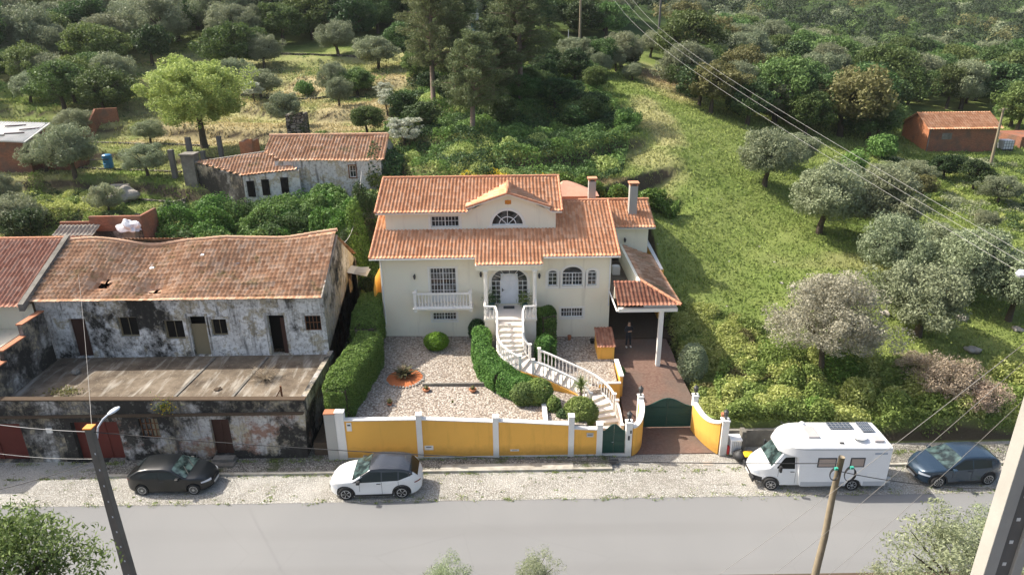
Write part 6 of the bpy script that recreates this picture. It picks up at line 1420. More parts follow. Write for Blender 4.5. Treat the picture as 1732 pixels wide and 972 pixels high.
for s in (-1, 1):
    side_patch('skirt', sk_, rv, hw2, (-3.05, -2.0), lin([(-9, .36), (9, .36)]), lin([(-9, .62), (9, .62)]), s); side_patch('skirt', sk_, rv, hw2, (-1.1, 1.0), lin([(-9, .36), (9, .36)]), lin([(-9, .60), (9, .60)]), s)
    side_patch('roof_rail', plain('grey_rail', (.4, .4, .4), .4), rv, hw2, (-3.08, 1.9), lin([(-9, 2.40), (9, 2.42)]), lin([(-9, 2.43), (.6, 2.45), (2, 2.43)]), s, off=.012, n=30)
    side_patch('cab_side_window', MT['carglass'], rv, hw1, (1.28, 2.12), lin([(0, 1.22), (9, 1.22)]), lin([(1.2, 1.78), (1.75, 1.76), (2.12, 1.27)]), s)
    seam(rv, hw1, 1.22, .4, 1.85, s); seam(rv, hw1, 2.05, .75, 1.2, s); handle(rv, hw1, 1.4, 1.08, s)
    for a, b in ((-.55, .35), (-1.9, -1.2)):
        w = MB(); y = s*(1.12+.004)
        w.box(a, b, y-.012, y+.016, 1.45, 1.98); o = w.build('window_frame', MT['iron'], bevel=.01); o.parent = rv
        bl = MB().box(a+.06, b-.06, y+s*.017-.002, y+s*.017+.002, 1.51, 1.92); q = bl.build('blind', plain('tan_blind', (.38, .30, .25), .5)); q.parent = o
    m = MB().box(2.0, 2.12, s*1.13-.09, s*1.13+.09, 1.2, 1.52); o = m.build('wing_mirror', MT['black'], bevel=.03); o.parent = rv
    side_patch('headlight', MT['lampwhite'], rv, hw1, (2.86, 3.12), lin([(0, .72), (9, .72)]), lin([(2.8, .92), (3.15, .80)]), s, off=.012)
    side_patch('bumper', MT['black'], rv, hw1, (2.72, 3.14), lin([(0, .32), (9, .36)]), lin([(0, .60), (9, .60)]), s, off=.02)
    o = MB().box(-2.6, -2.15, s*1.125-.006, s*1.125+.008, .85, 1.15).build('service_hatch', MT['whiteframe'], bevel=.004); o.parent = rv
    o = MB().box(-2.9, -2.3, s*1.122-.004, s*1.122+.006, 2.16, 2.24).build('side_marking', plain('grey_lettering', (.28, .33, .40), .5)); o.parent = rv
top_patch('windscreen', MT['screen'], rv, ztc, hw1, 1.72, 2.38, .88, .95)
o = MB().box(3.1, 3.2, -.75, .75, .33, .60).build('front_bumper', MT['black'], bevel=.04); o.parent = rv
o = MB().box(3.19, 3.215, -.26, .26, .42, .52).build('number_plate', MT['pillar']); o.parent = rv
for x in (2.32, -1.55):
    for s in (-1, 1): wheel(rv, x, s*.86 if x > 0 else s*.93, .33, 7, cover=True, steer=R(-14) if x > 0 else 0)
for (x, y, a, b) in ((-1.3, -.62, .58, .5), (-2.5, -.5, .30, .8)):
    o = MB().box(x-a/1, x+a/1, y-b/2, y+b/2, 2.62, 2.655).build('solar_panel', plain('solar_cells', (.05, .065, .09), .25), bevel=.004); o.parent = rv
    g_ = MB(); 
    for k in range(7): g_.box(x-a+2*a*k/6-.008, x-a+2*a*k/6+.004, y-b/2, y+b/2, 2.656, 2.659)
    for k in range(4): g_.box(x-a, x+a, y-b/2+b*k/3-.008, y-b/2+b*k/3+.008, 2.6595, 2.6625)
    q = g_.build('cell_grid', MT['galv']); q.parent = o
for (x, y, a, b, nm) in ((.35, -.1, .28, .5, 'rooflight'), (-2.62, .52, .24, .24, 'rooflight')):
    o = MB().box(x-a, x+a, y-b, y+b, 2.58, 2.68).build(nm, plain('smoked_rooflight', (.42, .38, .37), .3), bevel=.03); o.parent = rv
ds = MB(); ds.lathe((0, 0, 0), [(.36, .09), (.25, .03), (.02, 0)], 24); ds.v = [(a-1.75, b+.45, 2.66+c_) for a, b, c_ in ds.v]; ds.box(-1.9, -1.6, .38, .52, 2.58, 2.67); o = ds.build('satellite_dish', plain('dish_grey', (.55, .54, .52), .5), smooth=False); o.parent = rv
o = MB().lathe((.5, -.75, 2.56), [(.16, 0), (.17, .1), (.1, .2), (.02, .22)], 12).build('roof_vent', rvw); o.parent = rv
o = MB().box(-.9, -.7, .75, .85, 2.56, 2.62).build('roof_clamp', MT['iron']); o.parent = rv
m = MB().box(-3.35, -3.12, -.8, .8, .35, .42).box(-3.5, -3.3, -.85, -.75, .3, .6).box(-3.5, -3.3, .75, .85, .3, .6); o = m.build('rear_carrier', MT['galv']); o.parent = rv
# ------------------------------------------------------------------ poles, lamp, cables
lp_ = thing('street_lamp', 'tapered grey concrete lamp pole with orange cap and white lamp head, nearest the black hatchback', 'street lamp')
tp = PY(151, 723, 18.6); bx_ = tp.x; lp_.location = (bx_, 18.6, 0)
def cpole(x, y, z0, z1, w0, w1, d0, d1, mat, parent, nm='pole', holes=True):
    m = MB(); V = [(x-w0, y-d0, z0), (x+w0, y-d0, z0), (x+w0, y+d0, z0), (x-w0, y+d0, z0), (x-w1, y-d1, z1), (x+w1, y-d1, z1), (x+w1, y+d1, z1), (x-w1, y+d1, z1)]
    m.idx(V, [(0,3,2,1),(4,5,6,7),(0,1,5,4),(1,2,6,5),(2,3,7,6),(3,0,4,7)])
    o = m.build(nm, mat, parent, bevel=.015)
    if holes:
        h = MB(); z = z0+.6
        while z < z1-.8:
            f = (z-z0)/(z1-z0); w = w0+(w1-w0)*f; h.box(x+w*.15, x+w*.45, y-(d0+(d1-d0)*f)-.004, y-(d0+(d1-d0)*f)+.01, z, z+.07); z += .62
        h.build('bolt_holes', MT['lampwhite'], o)
    return o
cpole(bx_, 18.6, -3, tp.z, .20, .11, .18, .10, MT['polegrey'], lp_)
MB().box(bx_-.14, bx_+.14, 18.46, 18.74, tp.z+.005, tp.z+.05).build('orange_cap', MT['orange'], lp_)
MB().tube([(bx_+.05, 18.75, tp.z-.5), (bx_+.10, 18.85, tp.z-.15), (bx_+.22, 19.0, tp.z+.05), (bx_+.36, 19.1, tp.z+.16)], .03, 8).build('arm', MT['lampwhite'], lp_)
h = MB(); h.lathe((0, 0, 0), [(.03, 0), (.08, .08), (.12, .22), (.11, .40), (.05, .5), (.01, .52)], 12)
h.v = [(bx_+.34+.5*v[2]+v[0]*.9, 19.08+v[2]*.6-v[0]*.3, tp.z+.15+v[1]*.45+v[2]*.25) for v in h.v]; h.build('lamp_head', MT['lampwhite'], lp_, smooth=True)
wp = thing('wooden_pole', 'leaning rough wooden pole with cable loops at its top, before the motorhome', 'pole'); t0 = PY(1424, 772, 18.5); b0 = PY(1378, 975, 18.5); wp.location = (b0.x, 18.5, -2)
bb = b0+(b0-t0)*1.0; MB().tube([bb, b0.lerp(t0, .1), b0.lerp(t0, .35)+Vector((.03, 0, 0)), b0.lerp(t0, .7)+Vector((-.02, 0, 0)), t0], [.145, .125, .115, .105, .10], 10).build('shaft', MT['wood'], wp, smooth=True)
for px_, py_, r, ry_ in ((1411, 801, .21, 1.0), (1437, 801, .25, .9)):
    c = PY(px_, py_, 18.35); m = MB()
    for j in range(3):
        m.tube([(c.x+r*(1-.06*j)*math.cos(2*math.pi*k/22)*.75, 18.3+.03*j, c.z+r*(1+.05*j)*math.sin(2*math.pi*k/22)) for k in range(23)], .014, 5, caps=False)
    m.build('cable_coil', MT['wire'], wp); 
    MB().box(c.x-.05, c.x+.05, 18.25, 18.33, c.z+r, c.z+r+.08).build('green_clip', plain('green_clip', (.05, .35, .25), .5), wp)
bp = thing('concrete_pole', 'big pale H section concrete pole rising past the right edge', 'pole'); X_ = PZ(1732, 760, 13).x
Yb = 8.6; e0 = PY(1733, 742, Yb); e1 = PY(1664, 975, Yb); bp.location = (e1.x, Yb, 0)
xl = (e0.x+e1.x)/2; m = MB(); m.prism([(xl, Yb), (xl+.2, Yb), (xl+.2, Yb+.26), (xl, Yb+.26)], -5, 20).prism([(xl+.2, Yb+.06), (xl+.46, Yb+.06), (xl+.46, Yb+.16), (xl+.2, Yb+.16)], -5, 20).prism([(xl+.46, Yb), (xl+.62, Yb), (xl+.62, Yb+.26), (xl+.46, Yb+.26)], -5, 20)
m.build('shaft', MT['polecon'], bp, bevel=.01)
h = MB()
for k in range(20): h.box(xl+.30, xl+.36, Yb+.045, Yb+.053, 6+k*.45, 6.06+k*.45)
h.build('bolt_holes', MT['pillar'], bp)
MB().box(xl+.202, xl+.458, Yb+.054, Yb+.059, 4, 19).build('recess_shade', MT['polegrey'], bp)  # thin dark sheet over the web, recess shade put into its colour
def cable(name, a, b, sagm, r, mat, label, n=18, cat='cable', seg=4):
    a, b = Vector(a), Vector(b); P = []
    for i in range(n+1):
        t = i/n; p = a.lerp(b, t); p.z -= sagm*4*t*(1-t); P.append(p-a)
    o = MB().tube(P, r, seg).build(name, MT[mat], smooth=True); o.location = a; return tag(o, label, cat)
tl = Vector((bx_, 18.6, tp.z-.15)); wt = Vector((t0.x, 18.5, t0.z-.25))
cable('overhead_cable', tl, wt, .35, .017, 'wire', 'dark twisted cable strung from the lamp pole to the wooden pole across the yellow wall')
cable('overhead_cable', PY(-80, 706, 19), tl, .1, .014, 'wirepale', 'thick pale cable coming from the left edge to the lamp pole top')
cable('overhead_cable', PY(-60, 758, 19), Vector((bx_-.1, 18.5, tp.z-1.1)), .12, .010, 'wirepale', 'thin pale cable below, from the left edge to a clamp on the lamp pole')
cable('overhead_cable', PY(-60, 840, 19), Vector((bx_-.1, 18.5, tp.z-1.2)), .1, .012, 'wire', 'slack dark wire dropping left from the lamp pole clamp')
cable('overhead_cable', (bx_, 18.7, tp.z-.1), PY(131, 450, 40), .3, .006, 'wirepale', 'thin wire running from the lamp pole up over the terrace to the sagging roof')
cable('overhead_cable', Vector((t0.x, 18.4, t0.z-.5)), PY(1760, 825, 18), .25, .016, 'wire', 'dark cable from the wooden pole to the right past the blue car')
cable('service_cable', PY(612, 285, 55), PY(575, 412, 42), 1.6, .03, 'wirepale', 'pale slack cable hanging from the farmhouse to the gable of the sagging roof')
hubp = PY(1727, 462, 9.5)
for (f, e, sg_, lab) in (((1035, -6, 118), (1729, 463, 9.5), 1.2, 'lowest'), ((1052, -6, 118), (1790, 480, 9.5), 1.1, 'middle'), ((1066, -6, 118), (1790, 462, 9.5), 1.1, 'highest')):
    cable('power_line', PY(*f), PY(*e), sg_, [.011*(1-i/40)+.003 for i in range(41)], 'wirepale', '%s of three pale power lines sweeping from the hilltop pole down to the right edge' % lab, 40)
for k, (a, b, lab) in enumerate((((1740, 575, 10), (1195, 985, 20), 'uppermost'), ((1740, 605, 10), (1290, 985, 20), 'middle'), ((1740, 668, 10), (1385, 985, 18), 'lowest'))):
    cable('telephone_wire', PY(*a), PY(*b), .15, .006, 'wirepale', '%s of the thin pale wires slanting down over the motorhome and road' % lab, 20)
MB().lathe((hubp.x, hubp.y, hubp.z-.05), [(.05, 0), (.07, .04), (.04, .1)], 8).build('insulator', MT['lampwhite'], bp)
for (x_, yt, yb, Y_, r, mat, lab) in ((980, -60, 92, 98, .17, 'wood', 'tall brown timber pole on the hill behind the villa, left of the other tall pole'), (1112, -60, 90, 116, .2, 'polegrey', 'tall dark pole at the top of the meadow path'), (801, -30, 18, 112, .12, 'wood', 'thin pole behind the hill cabin'), (961, 50, 84, 100, .07, 'galv', 'short thin post left of the timber pole'), (1334, 173, 197, 92, .07, 'wood', 'small pale post sticking out of the dark trees')):
    a = PY(x_, yb, Y_); b = PY(x_, yt, Y_); tag(MB().tube([(a.x, Y_, a.z-2.5), (a.x, Y_, b.z)], [r, r*.75], 8).build('utility_pole', MT[mat], loc=(a.x, Y_, a.z)), lab, 'pole')
a = PY(1676, 276, 74); b = PY(1698, 183, 74); tag(MB().tube([a-Vector((0, 0, 1)), b], [.17, .11], 8).tube([b+Vector((-.5, 0, -.2)), b+Vector((.4, 0, -.1))], .05, 5).build('utility_pole', MT['wood'], loc=a), 'leaning pale wooden pole in front of the orange barn', 'pole')
# ------------------------------------------------------------------ hedges and clipped shrubs
def box_leaves(polys, n, size, zt, zb, lump=.12, jitter=.7, lm=None):
    """leaf positions over the surface of a prism volume; polys = list of (cx,cy,rx,ry,rz)"""
def hedge(name, label, path, widths, ztops, zbots, n, lm='hedge', size=.052, rnding=.35, cat='hedge', seedf=1.7):
    """rounded hedge following a path of (x,y); leaves over a lumpy rounded box section"""
    n = int(n*1.7); P = np.array(path, float); seg = np.linalg.norm(np.diff(P, axis=0), axis=1); T = np.r_[0, np.cumsum(seg)]
    t = rng.uniform(-.001, 1, n)*T[-1]; cx = np.interp(t, T, P[:, 0]); cy = np.interp(t, T, P[:, 1]); w = np.interp(t, T, widths); zt = np.interp(t, T, ztops); zb = np.interp(t, T, zbots)
    i = np.clip(np.searchsorted(T, t)-1, 0, len(seg)-1); d = (P[i+1]-P[i])/seg[i][:, None]; nx_ = np.stack([-d[:, 1], d[:, 0]], 1)
    peri = rng.uniform(0, 1, n); H = zt-zb; tot = 2*H+2*w; q = peri*tot
    side = np.where(q < H, 0, np.where(q < H+2*w, 1, 2)); z = np.where(side == 0, zb+q, np.where(side == 1, zt, zt-(q-H-2*w))); s = np.where(side == 0, -w, np.where(side == 1, q-H-w, w))
    # round the top corners and the ends
    e = np.minimum(t, T[-1]-t); endf = np.clip(e/(rnding*1.2), 0, 1); 
    rr = rnding; over = np.clip(z-(zt-rr), 0, rr)/rr; s = s*(1-.28*over**2); z = z-np.where(side == 1, (np.abs(s)/w)**4*rr*.6, 0)
    s = s*(.55+.45*np.sqrt(1-(1-endf)**2)); z = zb+(z-zb)*(.8+.2*np.sqrt(1-(1-endf)**2))
    x, y = cx+nx_[:, 0]*s, cy+nx_[:, 1]*s; lump = .045*np.sin(x*3.1+seedf)*np.cos(y*2.7+z*2.3)+.04*np.sin(x*7+z*6)*np.sin(y*6.3+seedf)
    c = np.stack([cx, cy, np.minimum(z, zt-.3*H)], 1); pos = np.stack([x, y, z], 1); out = unit(pos-c); dep = rng.uniform(-1, .35, (n, 1))*.13
    pos = pos+out*(lump[:, None]+dep); V, F = leaves(pos, out+np.array([0, 0, .3]), size, .75)
    # end caps
    for k in (0, -1):
        m = n//10; ww = widths[k]; dd = d[np.argmin(t) if k == 0 else np.argmax(t)]*(-1 if k == 0 else 1); a = rng.uniform(-1, 1, m)*ww*.6; zz = zbots[k]+rng.uniform(0, 1, m)*(ztops[k]-zbots[k])*.85
        pp = np.stack([P[k][0]+dd[0]*.1+(-dd[1])*a, P[k][1]+dd[1]*.1+dd[0]*a, zz], 1); v2, f2 = leaves(pp+rng.normal(0, .05, (m, 3)), np.repeat([[dd[0], dd[1], .2]], m, 0), size, .75); F = np.r_[F, f2+len(V)]; V = np.r_[V, v2]
    base = np.array([path[0][0], path[0][1], zbots[0]]); t_ = thing(name, label, cat, tuple(base)); np_mesh('foliage', V-base, F, LM[lm], parent=t_)
    core = MB()
    for a in range(len(path)-1):
        p0, p1 = Vector((*path[a], 0)), Vector((*path[a+1], 0)); dn = (p1-p0).normalized(); nn = Vector((-dn.y, dn.x, 0)); w0, w1 = widths[a]*.72, widths[a+1]*.72
        core.prism([tuple((p0-nn*w0).xy), tuple((p1-nn*w1).xy), tuple((p1+nn*w1).xy), tuple((p0+nn*w0).xy)], [zbots[a], zbots[a+1], zbots[a+1], zbots[a]], [ztops[a]-.3, ztops[a+1]-.3, ztops[a+1]-.3, ztops[a]-.3])
    core.build('branches', MT['bark'], t_); return t_
hedge('tall_hedge', 'tall dense clipped hedge along the left side of the gravel garden', [(-9.0, 30.9), (-8.95, 32.6), (-8.55, 35.2), (-8.3, 37.2)], [.72, .85, .8, .75], [4.1, 4.25, 4.3, 4.4], [1.9, 1.9, 1.9, 1.9], 30000)
hedge('tall_hedge', 'rear part of the left hedge, slightly taller, reaching the villa corner', [(-8.7, 37.3), (-8.9, 39.0), (-9.0, 42.2)], [.8, .85, .8], [4.6, 4.9, 4.9], [2, 2, 2], 18000, seedf=4.4)
hedge('curved_hedge', 'clipped hedge curving down beside the white staircase', [(-1.75, 38.6), (-1.65, 36.6), (-1.2, 35.2), (-.3, 33.9), (.6, 33.2), (1.4, 32.9)], [.55, .55, .62, .75, .7, .6], [4.0, 3.75, 3.5, 3.3, 3.1, 3.0], [2.1]*6, 24000, seedf=2.2)
hedge('square_shrub', 'tall dark clipped shrub against the villa right of the landing', [(2.15, 39.9), (2.5, 38.9)], [.6, .6], [4.75, 4.6], [2, 2], 7000, seedf=3.3)
hedge('square_shrub', 'lower square clipped shrub right of the top stair flight', [(1.75, 37.3), (2.6, 37.0)], [.75, .7], [3.75, 3.7], [2, 2], 7000, seedf=6.3)
def ball(name, label, c, r, n, lm, size=.06, cat='shrub', lump=.12, base=None, jit=.7):
    d = unit(rng.normal(0, 1, (n, 3))); rr = np.array(r); g = .12*np.sin(d[:, 0]*5+c[0])*np.cos(d[:, 2]*6)+.08*np.sin(d[:, 1]*9+c[1])
    P = d*(rng.uniform(.55, 1, (n, 1))**.4*(1+lump*6*g[:, None]*.5))*rr; V, F = leaves(P, d+np.array([0, 0, .3]), size, jit)
    t = thing(name, label, cat, c); np_mesh('foliage', V, F, LM[lm], parent=t)
    o = MB().tube([(0, 0, -r[2]-.3), (0, 0, 0)], [.08, .05], 6).build('stem', MT['bark']); o.parent = t; return t
ball('round_shrub', 'bright green ball shaped shrub alone on the gravel below the balcony', (-4.62, 38.95, 2.68), (.8, .72, .58), 6500, 'ballb', .045)
ball('shrub', 'dark shrub squeezed between villa wall and the curved hedge', (-2.05, 39.9, 2.95), (.6, .5, .85), 3500, 'dark')
ball('shrub', 'dark brownish bush at the street end of the curved hedge', (.75, 32.5, 2.55), (.75, .6, .7), 4500, 'oak')
ball('shrub', 'rounded green bush below the middle stair flight', (1.55, 32.7, 2.55), (.8, .75, .8), 6000, 'bush')
ball('shrub', 'big rounded green bush beside the second pillar from the gate', (3.75, 31.45, 1.95), (.95, .85, .95), 8000, 'bush')
ball('shrub', 'slim green shrub between the two yellow garden walls', (2.35, 31.9, 1.95), (.42, .4, .8), 3000, 'bush')
ball('shrub', 'small dark shrub beside the slim one, behind the white coping', (2.8, 31.3, 1.7), (.4, .4, .6), 2200, 'dark')
ball('shrub', 'glossy dark green bush in the carport shade on the driveway bank', (11.0, 36.4, 2.2), (.9, .9, 1.35), 7000, 'olive')
ball('shrub', 'tiny weedy shrub beside the yellow box', (6.75, 36.6, 1.6), (.25, .3, .35), 700, 'bush')
yu = thing('yucca', 'spiky yucca palm behind the stair railing', 'plant', (3.9, 32.9, 1.4)); o = MB().tube([(0, 0, 0), (0, 0, 1.5)], [.09, .07], 7).build('trunk', MT['barkpale']); o.parent = yu
m = MB()
for k in range(120):
    a = k*2.4; el = rnd.uniform(-.3, 1.45); l = rnd.uniform(.5, .75); d = Vector((math.cos(a)*math.cos(el), math.sin(a)*math.cos(el), math.sin(el))); s = Vector((-math.sin(a), math.cos(a), 0))*.03; o_ = Vector((0, 0, 1.4+rnd.uniform(-.2, .3)))
    m.face([o_-s, o_+d*l, o_+s])
o = m.build('leaves', LM['bush']); o.parent = yu
# ------------------------------------------------------------------ tree species
SP = dict(
 olive=Species('olive_tree', 'olive', 2.55, 2.3, 4.2, 130, 190, .5, .066, 5, .17, shell=.45, limbs=6),
 oak=Species('evergreen_tree', 'oak', 2.6, 2.2, 4.1, 105, 140, .56, .09, 5, .16, shell=.55),
 dark=Species('dark_tree', 'dark', 2.2, 2.3, 4.2, 90, 90, .55, .11, 3, .16, shell=.6),
 bush=Species('bush', 'bush', 1.4, 1.1, 1.8, 60, 75, .38, .085, 4, .06, shell=.4, limbs=4),
 brown=Species('brownish_tree', 'brown', 2.6, 2.2, 4.2, 100, 85, .5, .105, 2, .16),
 yg=Species('scrub_bush', 'yellowgreen', 1.2, .9, 1.4, 50, 65, .34, .075, 3, .05, limbs=4),
 blossom=Species('blossoming_tree', 'blossom', 2.1, 1.9, 3.8, 90, 75, .38, .08, 3, .10, flat=.4, shell=.35),
 lime=Species('broad_tree', 'lime', 5.2, 4.9, 9.3, 250, 190, .68, .10, 1, .27, shell=.3, limbs=12, lean=.8, squash=1),
)
def P_at(px_, py_, Y, dz=0): p = PY(px_, py_, Y); return Vector((p.x, Y, gz(p.x, Y)-.05+dz))
def tree(sp, px_, py_, Y, s, label, cat='tree', group=None, name=None, proto=None, sz=None):
    return SP[sp].put(P_at(px_, py_, Y), label, cat, s, name, group, proto=proto, sz=sz)
# right meadow olives (px,py of trunk foot, distance, scale)
tree('olive', 1385, 392, 52.5, 1.38, 'silvery olive tree with dark bare trunk in the middle of the meadow trees', proto=0)
tree('olive', 1483, 402, 52.5, 1.45, 'silvery olive tree right of the first one, its trunk half hidden by the next crown', proto=1)
tree('olive', 1292, 318, 59, 1.3, 'rounded grey olive tree nearest to the meadow slope', proto=2)
tree('olive', 1335, 300, 64, .9, 'small olive behind the two rounded meadow olives')
tree('olive', 1505, 470, 45.5, 1.2, 'low grey olive crown above the meadow rocks', proto=2)
tree('olive', 1545, 600, 39.5, 1.35, 'large leaning olive right of the pale feathery tree', proto=0)
tree('olive', 1625, 520, 43, 1.35, 'brownish olive with a crooked trunk at the right', proto=1)
tree('olive', 1500, 330, 61, .9, 'olive in the second row behind the leftmost power line')
tree('olive', 1540, 315, 66, .7, 'greyish olive below the orange barn')
tree('olive', 1690, 330, 62, .8, 'small grey olive at the right edge below the leaning pole')
tree('olive', 1665, 380, 55, .5, 'low grey shrub like olive near the reddish mound')
tree('olive', 1700, 560, 41, 1.2, 'pale olive mass at the right edge behind the wires'); tree('olive', 1580, 455, 47.5, 1.1, 'olive crown between the low grey olive and the crooked one')
ft = Species('feathery_tree', 'feather', 3.0, 3.1, 5.6, 210, 190, .48, .046, 1, .12, shell=.25, limbs=11)
ft.put(P_at(1385, 650, 35.8), 'pale brown feathery half bare tree above the motorhome', 'tree', 1.3, name='feathery_tree')
for (a, b, c_, s, lab) in ((1590, 715, 32.9, .78, 'dead pinkish brown bush hanging over the bank by the blue car'), (1640, 745, 32.3, .62, 'smaller dead brown bush at the road side behind the blue car'), (1540, 680, 35, .6, 'dry brown bush above the motorhome rear')):
    SPd = Species('dead_bush', 'dry', 1.8, 1.4, 2.6, 70, 150, .42, .045, 1, .08, shell=.3); SPd.put(P_at(a, b, c_), lab, 'bush', s*1.5, name='dead_bush')
# middle dark group right of the meadow path
for i, (a, b, Y, s, sp, lab) in enumerate((
 (1200, 215, 77, 1.5, 'brown', 'brownish tall bushy tree at the left end of the dark tree belt'), (1150, 185, 84, 1.1, 'oak', 'green bushy tree at the corner of the path and belt'),
 (1262, 225, 76, 1.3, 'dark', 'dark evergreen directly behind the rounded olive'), (1240, 165, 92, 1.5, 'brown', 'bronze tinted tree in the belt, upper row'), (1310, 215, 80, 1.2, 'olive', 'greyish tree in the belt between dark evergreens'),
 (1360, 235, 77, 1.35, 'oak', 'broad evergreen in the belt middle'), (1330, 180, 90, 1.5, 'dark', 'dark rounded evergreen in the belt middle, upper row'), (1405, 215, 86, 1.5, 'brown', 'olive brown tree in the belt by the small post'),
 (1470, 235, 80, 1.4, 'oak', 'light topped evergreen left of the barn'), (1440, 295, 67, 1.2, 'bush', 'bright green bush between olives and barn'), (1490, 275, 73, 1.5, 'bush', 'bright green bush just left of the barn yard'),
 (1460, 190, 95, 1.6, 'dark', 'dark tree behind the barn left corner'), (1530, 200, 98, 1.6, 'oak', 'dense tree behind the barn gable'), (1712, 205, 90, 1.15, 'oak', 'deep green tree beside the barn right end'), (1730, 180, 88, 1.5, 'oak', 'deep green tree at the right edge above the tank'),
 (1600, 185, 100, 1.5, 'oak', 'dense green tree behind the barn ridge'), (1205, 105, 112, 2.0, 'brown', 'large bronze rounded tree at the hilltop right of the tall dark pole'), (1050, 135, 92, 1.15, 'olive', 'grey green round bush left of the meadow top'), (1015, 145, 88, 1.0, 'oak', 'green bush left of the meadow top bush'),
 (1058, 222, 66, 1.25, 'bush', 'dark round bush on the meadow edge'), (1100, 92, 104, 1.0, 'olive', 'pale olive right below the tall dark pole'), (1140, 88, 106, .9, 'olive', 'pale olive right of the tall dark pole'),
 (1600, 285, 69, .8, 'dark', 'dark low shrub below the barn'), (1650, 300, 66, .8, 'dark', 'dark low shrub under the leaning pole'), (1560, 325, 62, .6, 'brown', 'yellowish dark scrub below the barn'))):
    tree(sp, a, b, Y, s, lab, 'tree' if sp != 'bush' else 'bush')
# left hillside --------------------------------------------------------------
SP['lime'].put(P_at(345, 243, 65.0), 'big spreading fresh green tree on the left slope', 'tree', 1.0, rz=.4, sz=1.0)
L_ = [
 ('olive', 128, 300, 59, 1.05, 'bushy silver olive right of the tin roof shed'), ('olive', 82, 300, 60.5, .8, 'silver olive hiding the tin shed corner'), ('olive', 248, 285, 59.5, .74, 'small olive with thick trunk on the lawn above the boulder'),
 ('olive', 252, 226, 67.5, .62, 'young olive on the tan field left of the big green tree'), ('olive', 485, 205, 70, .88, 'round silver olive on the tan field behind the farmhouse'), ('olive', 575, 188, 74, .72, 'olive with bare dark trunk alone on the tan field'),
 ('olive', 125, 222, 70, .85, 'olive above the brick lean-to'), ('olive', 185, 362, 52.5, .62, 'silvery bush behind the ruined brick outhouse'), ('olive', 20, 385, 51, .95, 'silvery olive at the left edge behind the red roof'), ('olive', 5, 350, 54, .8, 'grey olive cut by the left edge'),
 ('dark', 40, 400, 49, .75, 'dark brown leaved tree at the left edge'), ('oak', 175, 178, 76, 1.5, 'dark upright dense tree above the brick garden wall'), ('oak', 110, 185, 76, 1.2, 'dark evergreen left of the brick garden wall'),
 ('olive', 85, 150, 83, 1.2, 'grey green tree on the upper left terrace'), ('blossom', 430, 165, 77, .85, 'white flowering tree behind the big green tree'), ('olive', 440, 150, 80, .95, 'olive beside the white flowering tree'), ('olive', 400, 140, 82, 1.0, 'olive above the crown of the big green tree'),
 ('olive', 445, 105, 92, 1.1, 'slender olive on the upper terrace'), ('bush', 515, 140, 82, .95, 'fresh green young bush on the middle terrace'), ('olive', 565, 150, 80, 1.0, 'grey olive in the middle terrace row'), ('oak', 605, 150, 80, .9, 'green leafy tree at the right of the middle terrace'),
 ('olive', 572, 87, 96, 1.2, 'olive with visible pale trunk on the dark upper terrace'), ('blossom', 655, 185, 71, .75, 'white flowering hawthorn left of the pines'), ('blossom', 683, 245, 62.5, 1.05, 'largest white flowering hawthorn beside the farmhouse roof'), ('blossom', 648, 150, 78, .6, 'small white flowering shrub high left of the pines'),
 ('olive', 640, 110, 90, 1.2, 'grey olive left of the pines'), ('oak', 620, 215, 66, .75, 'green bush behind the farmhouse ridge, right'), ('bush', 570, 222, 64, 1.0, 'low green bush behind the farmhouse ridge'), ('bush', 540, 215, 66, .8, 'smaller green bush next to the brick hut shell'),
 ('oak', 480, 80, 103, 1.6, 'dense dark tree on the upper left terrace'), ('oak', 530, 70, 106, 1.6, 'dark rounded tree above the highest terrace wall'), ('olive', 410, 80, 101, 1.4, 'grey tree high above the big green tree'), ('dark', 600, 85, 103, 1.5, 'very dark tree behind the pale trunk olive'),
 ('oak', 690, 110, 92, 1.3, 'dark tree between olives and pines'), ('bush', 640, 320, 56.5, .9, 'bright bush right beside the farmhouse gable'), ('bush', 720, 300, 54.5, .9, 'leafy bush behind the villa roof, left'),
]
for sp, a, b, Y, s, lab in L_: tree(sp, a, b, Y, s, lab, 'bush' if sp == 'bush' else 'tree')
# pines
def pine(px_, py_, Y, H, s, label, seed):
    g = np.random.default_rng(seed); p = P_at(px_, py_, Y); t = thing('pine_tree', label, 'tree', p, rnd.uniform(0, 6)); m = MB(); m.tube([(0, 0, -.5), (.1, 0, H*.4), (.25, .1, H*.75), (.2, 0, H)], [.24*s, .19*s, .12*s, .04], 8); C_ = []; Rr = []
    k = 0; z = H*.3
    while z < H:
        f = (z-H*.3)/(H*.7); rad = s*(3.2*(1-f)**.7*(.55+.45*math.sin(min(1, f*3)*math.pi/2))+.4); nb = 5 if f < .8 else 3
        for j in range(nb):
            a = k*1.9+j*2*math.pi/nb+g.uniform(-.4, .4); r = rad*g.uniform(.6, 1.1); e = np.array([.2+r*math.cos(a), r*math.sin(a), z+.25*r]); m.tube([(.15, 0, z-.1), tuple(e*np.array([.5, .5, 1])-np.array([0, 0, .1])), tuple(e)], [.05*s, .035*s, .01], 4, caps=False)
            for q in np.linspace(.45, 1, 4): C_.append(np.array([.15, 0, z])*(1-q)+e*q+g.normal(0, .2, 3)); Rr.append(.34*s+.18)
        z += .62; k += 1
    V, F = clumps(np.array(C_), np.array(Rr), 46, .13, .9, .7, None) if False else clumps(np.array(C_), np.array(Rr), 95, .15, .9, .7, aspect=.2)
    o = m.build('trunk', MT['barkpale'], smooth=True); o.parent = t; np_mesh('crown', V, F, LM['pine'], parent=t)
pine(733, 180, 71, 13.5, 1.15, 'tall pine with pale trunk left of the cabin', 1)
pine(772, 165, 75, 13.0, 1.0, 'slim pine standing just right of the tall pale trunked one', 2)
pine(881, 172, 71.5, 13.5, 1.25, 'tallest pine with pale straight trunk right of the cabin', 3)
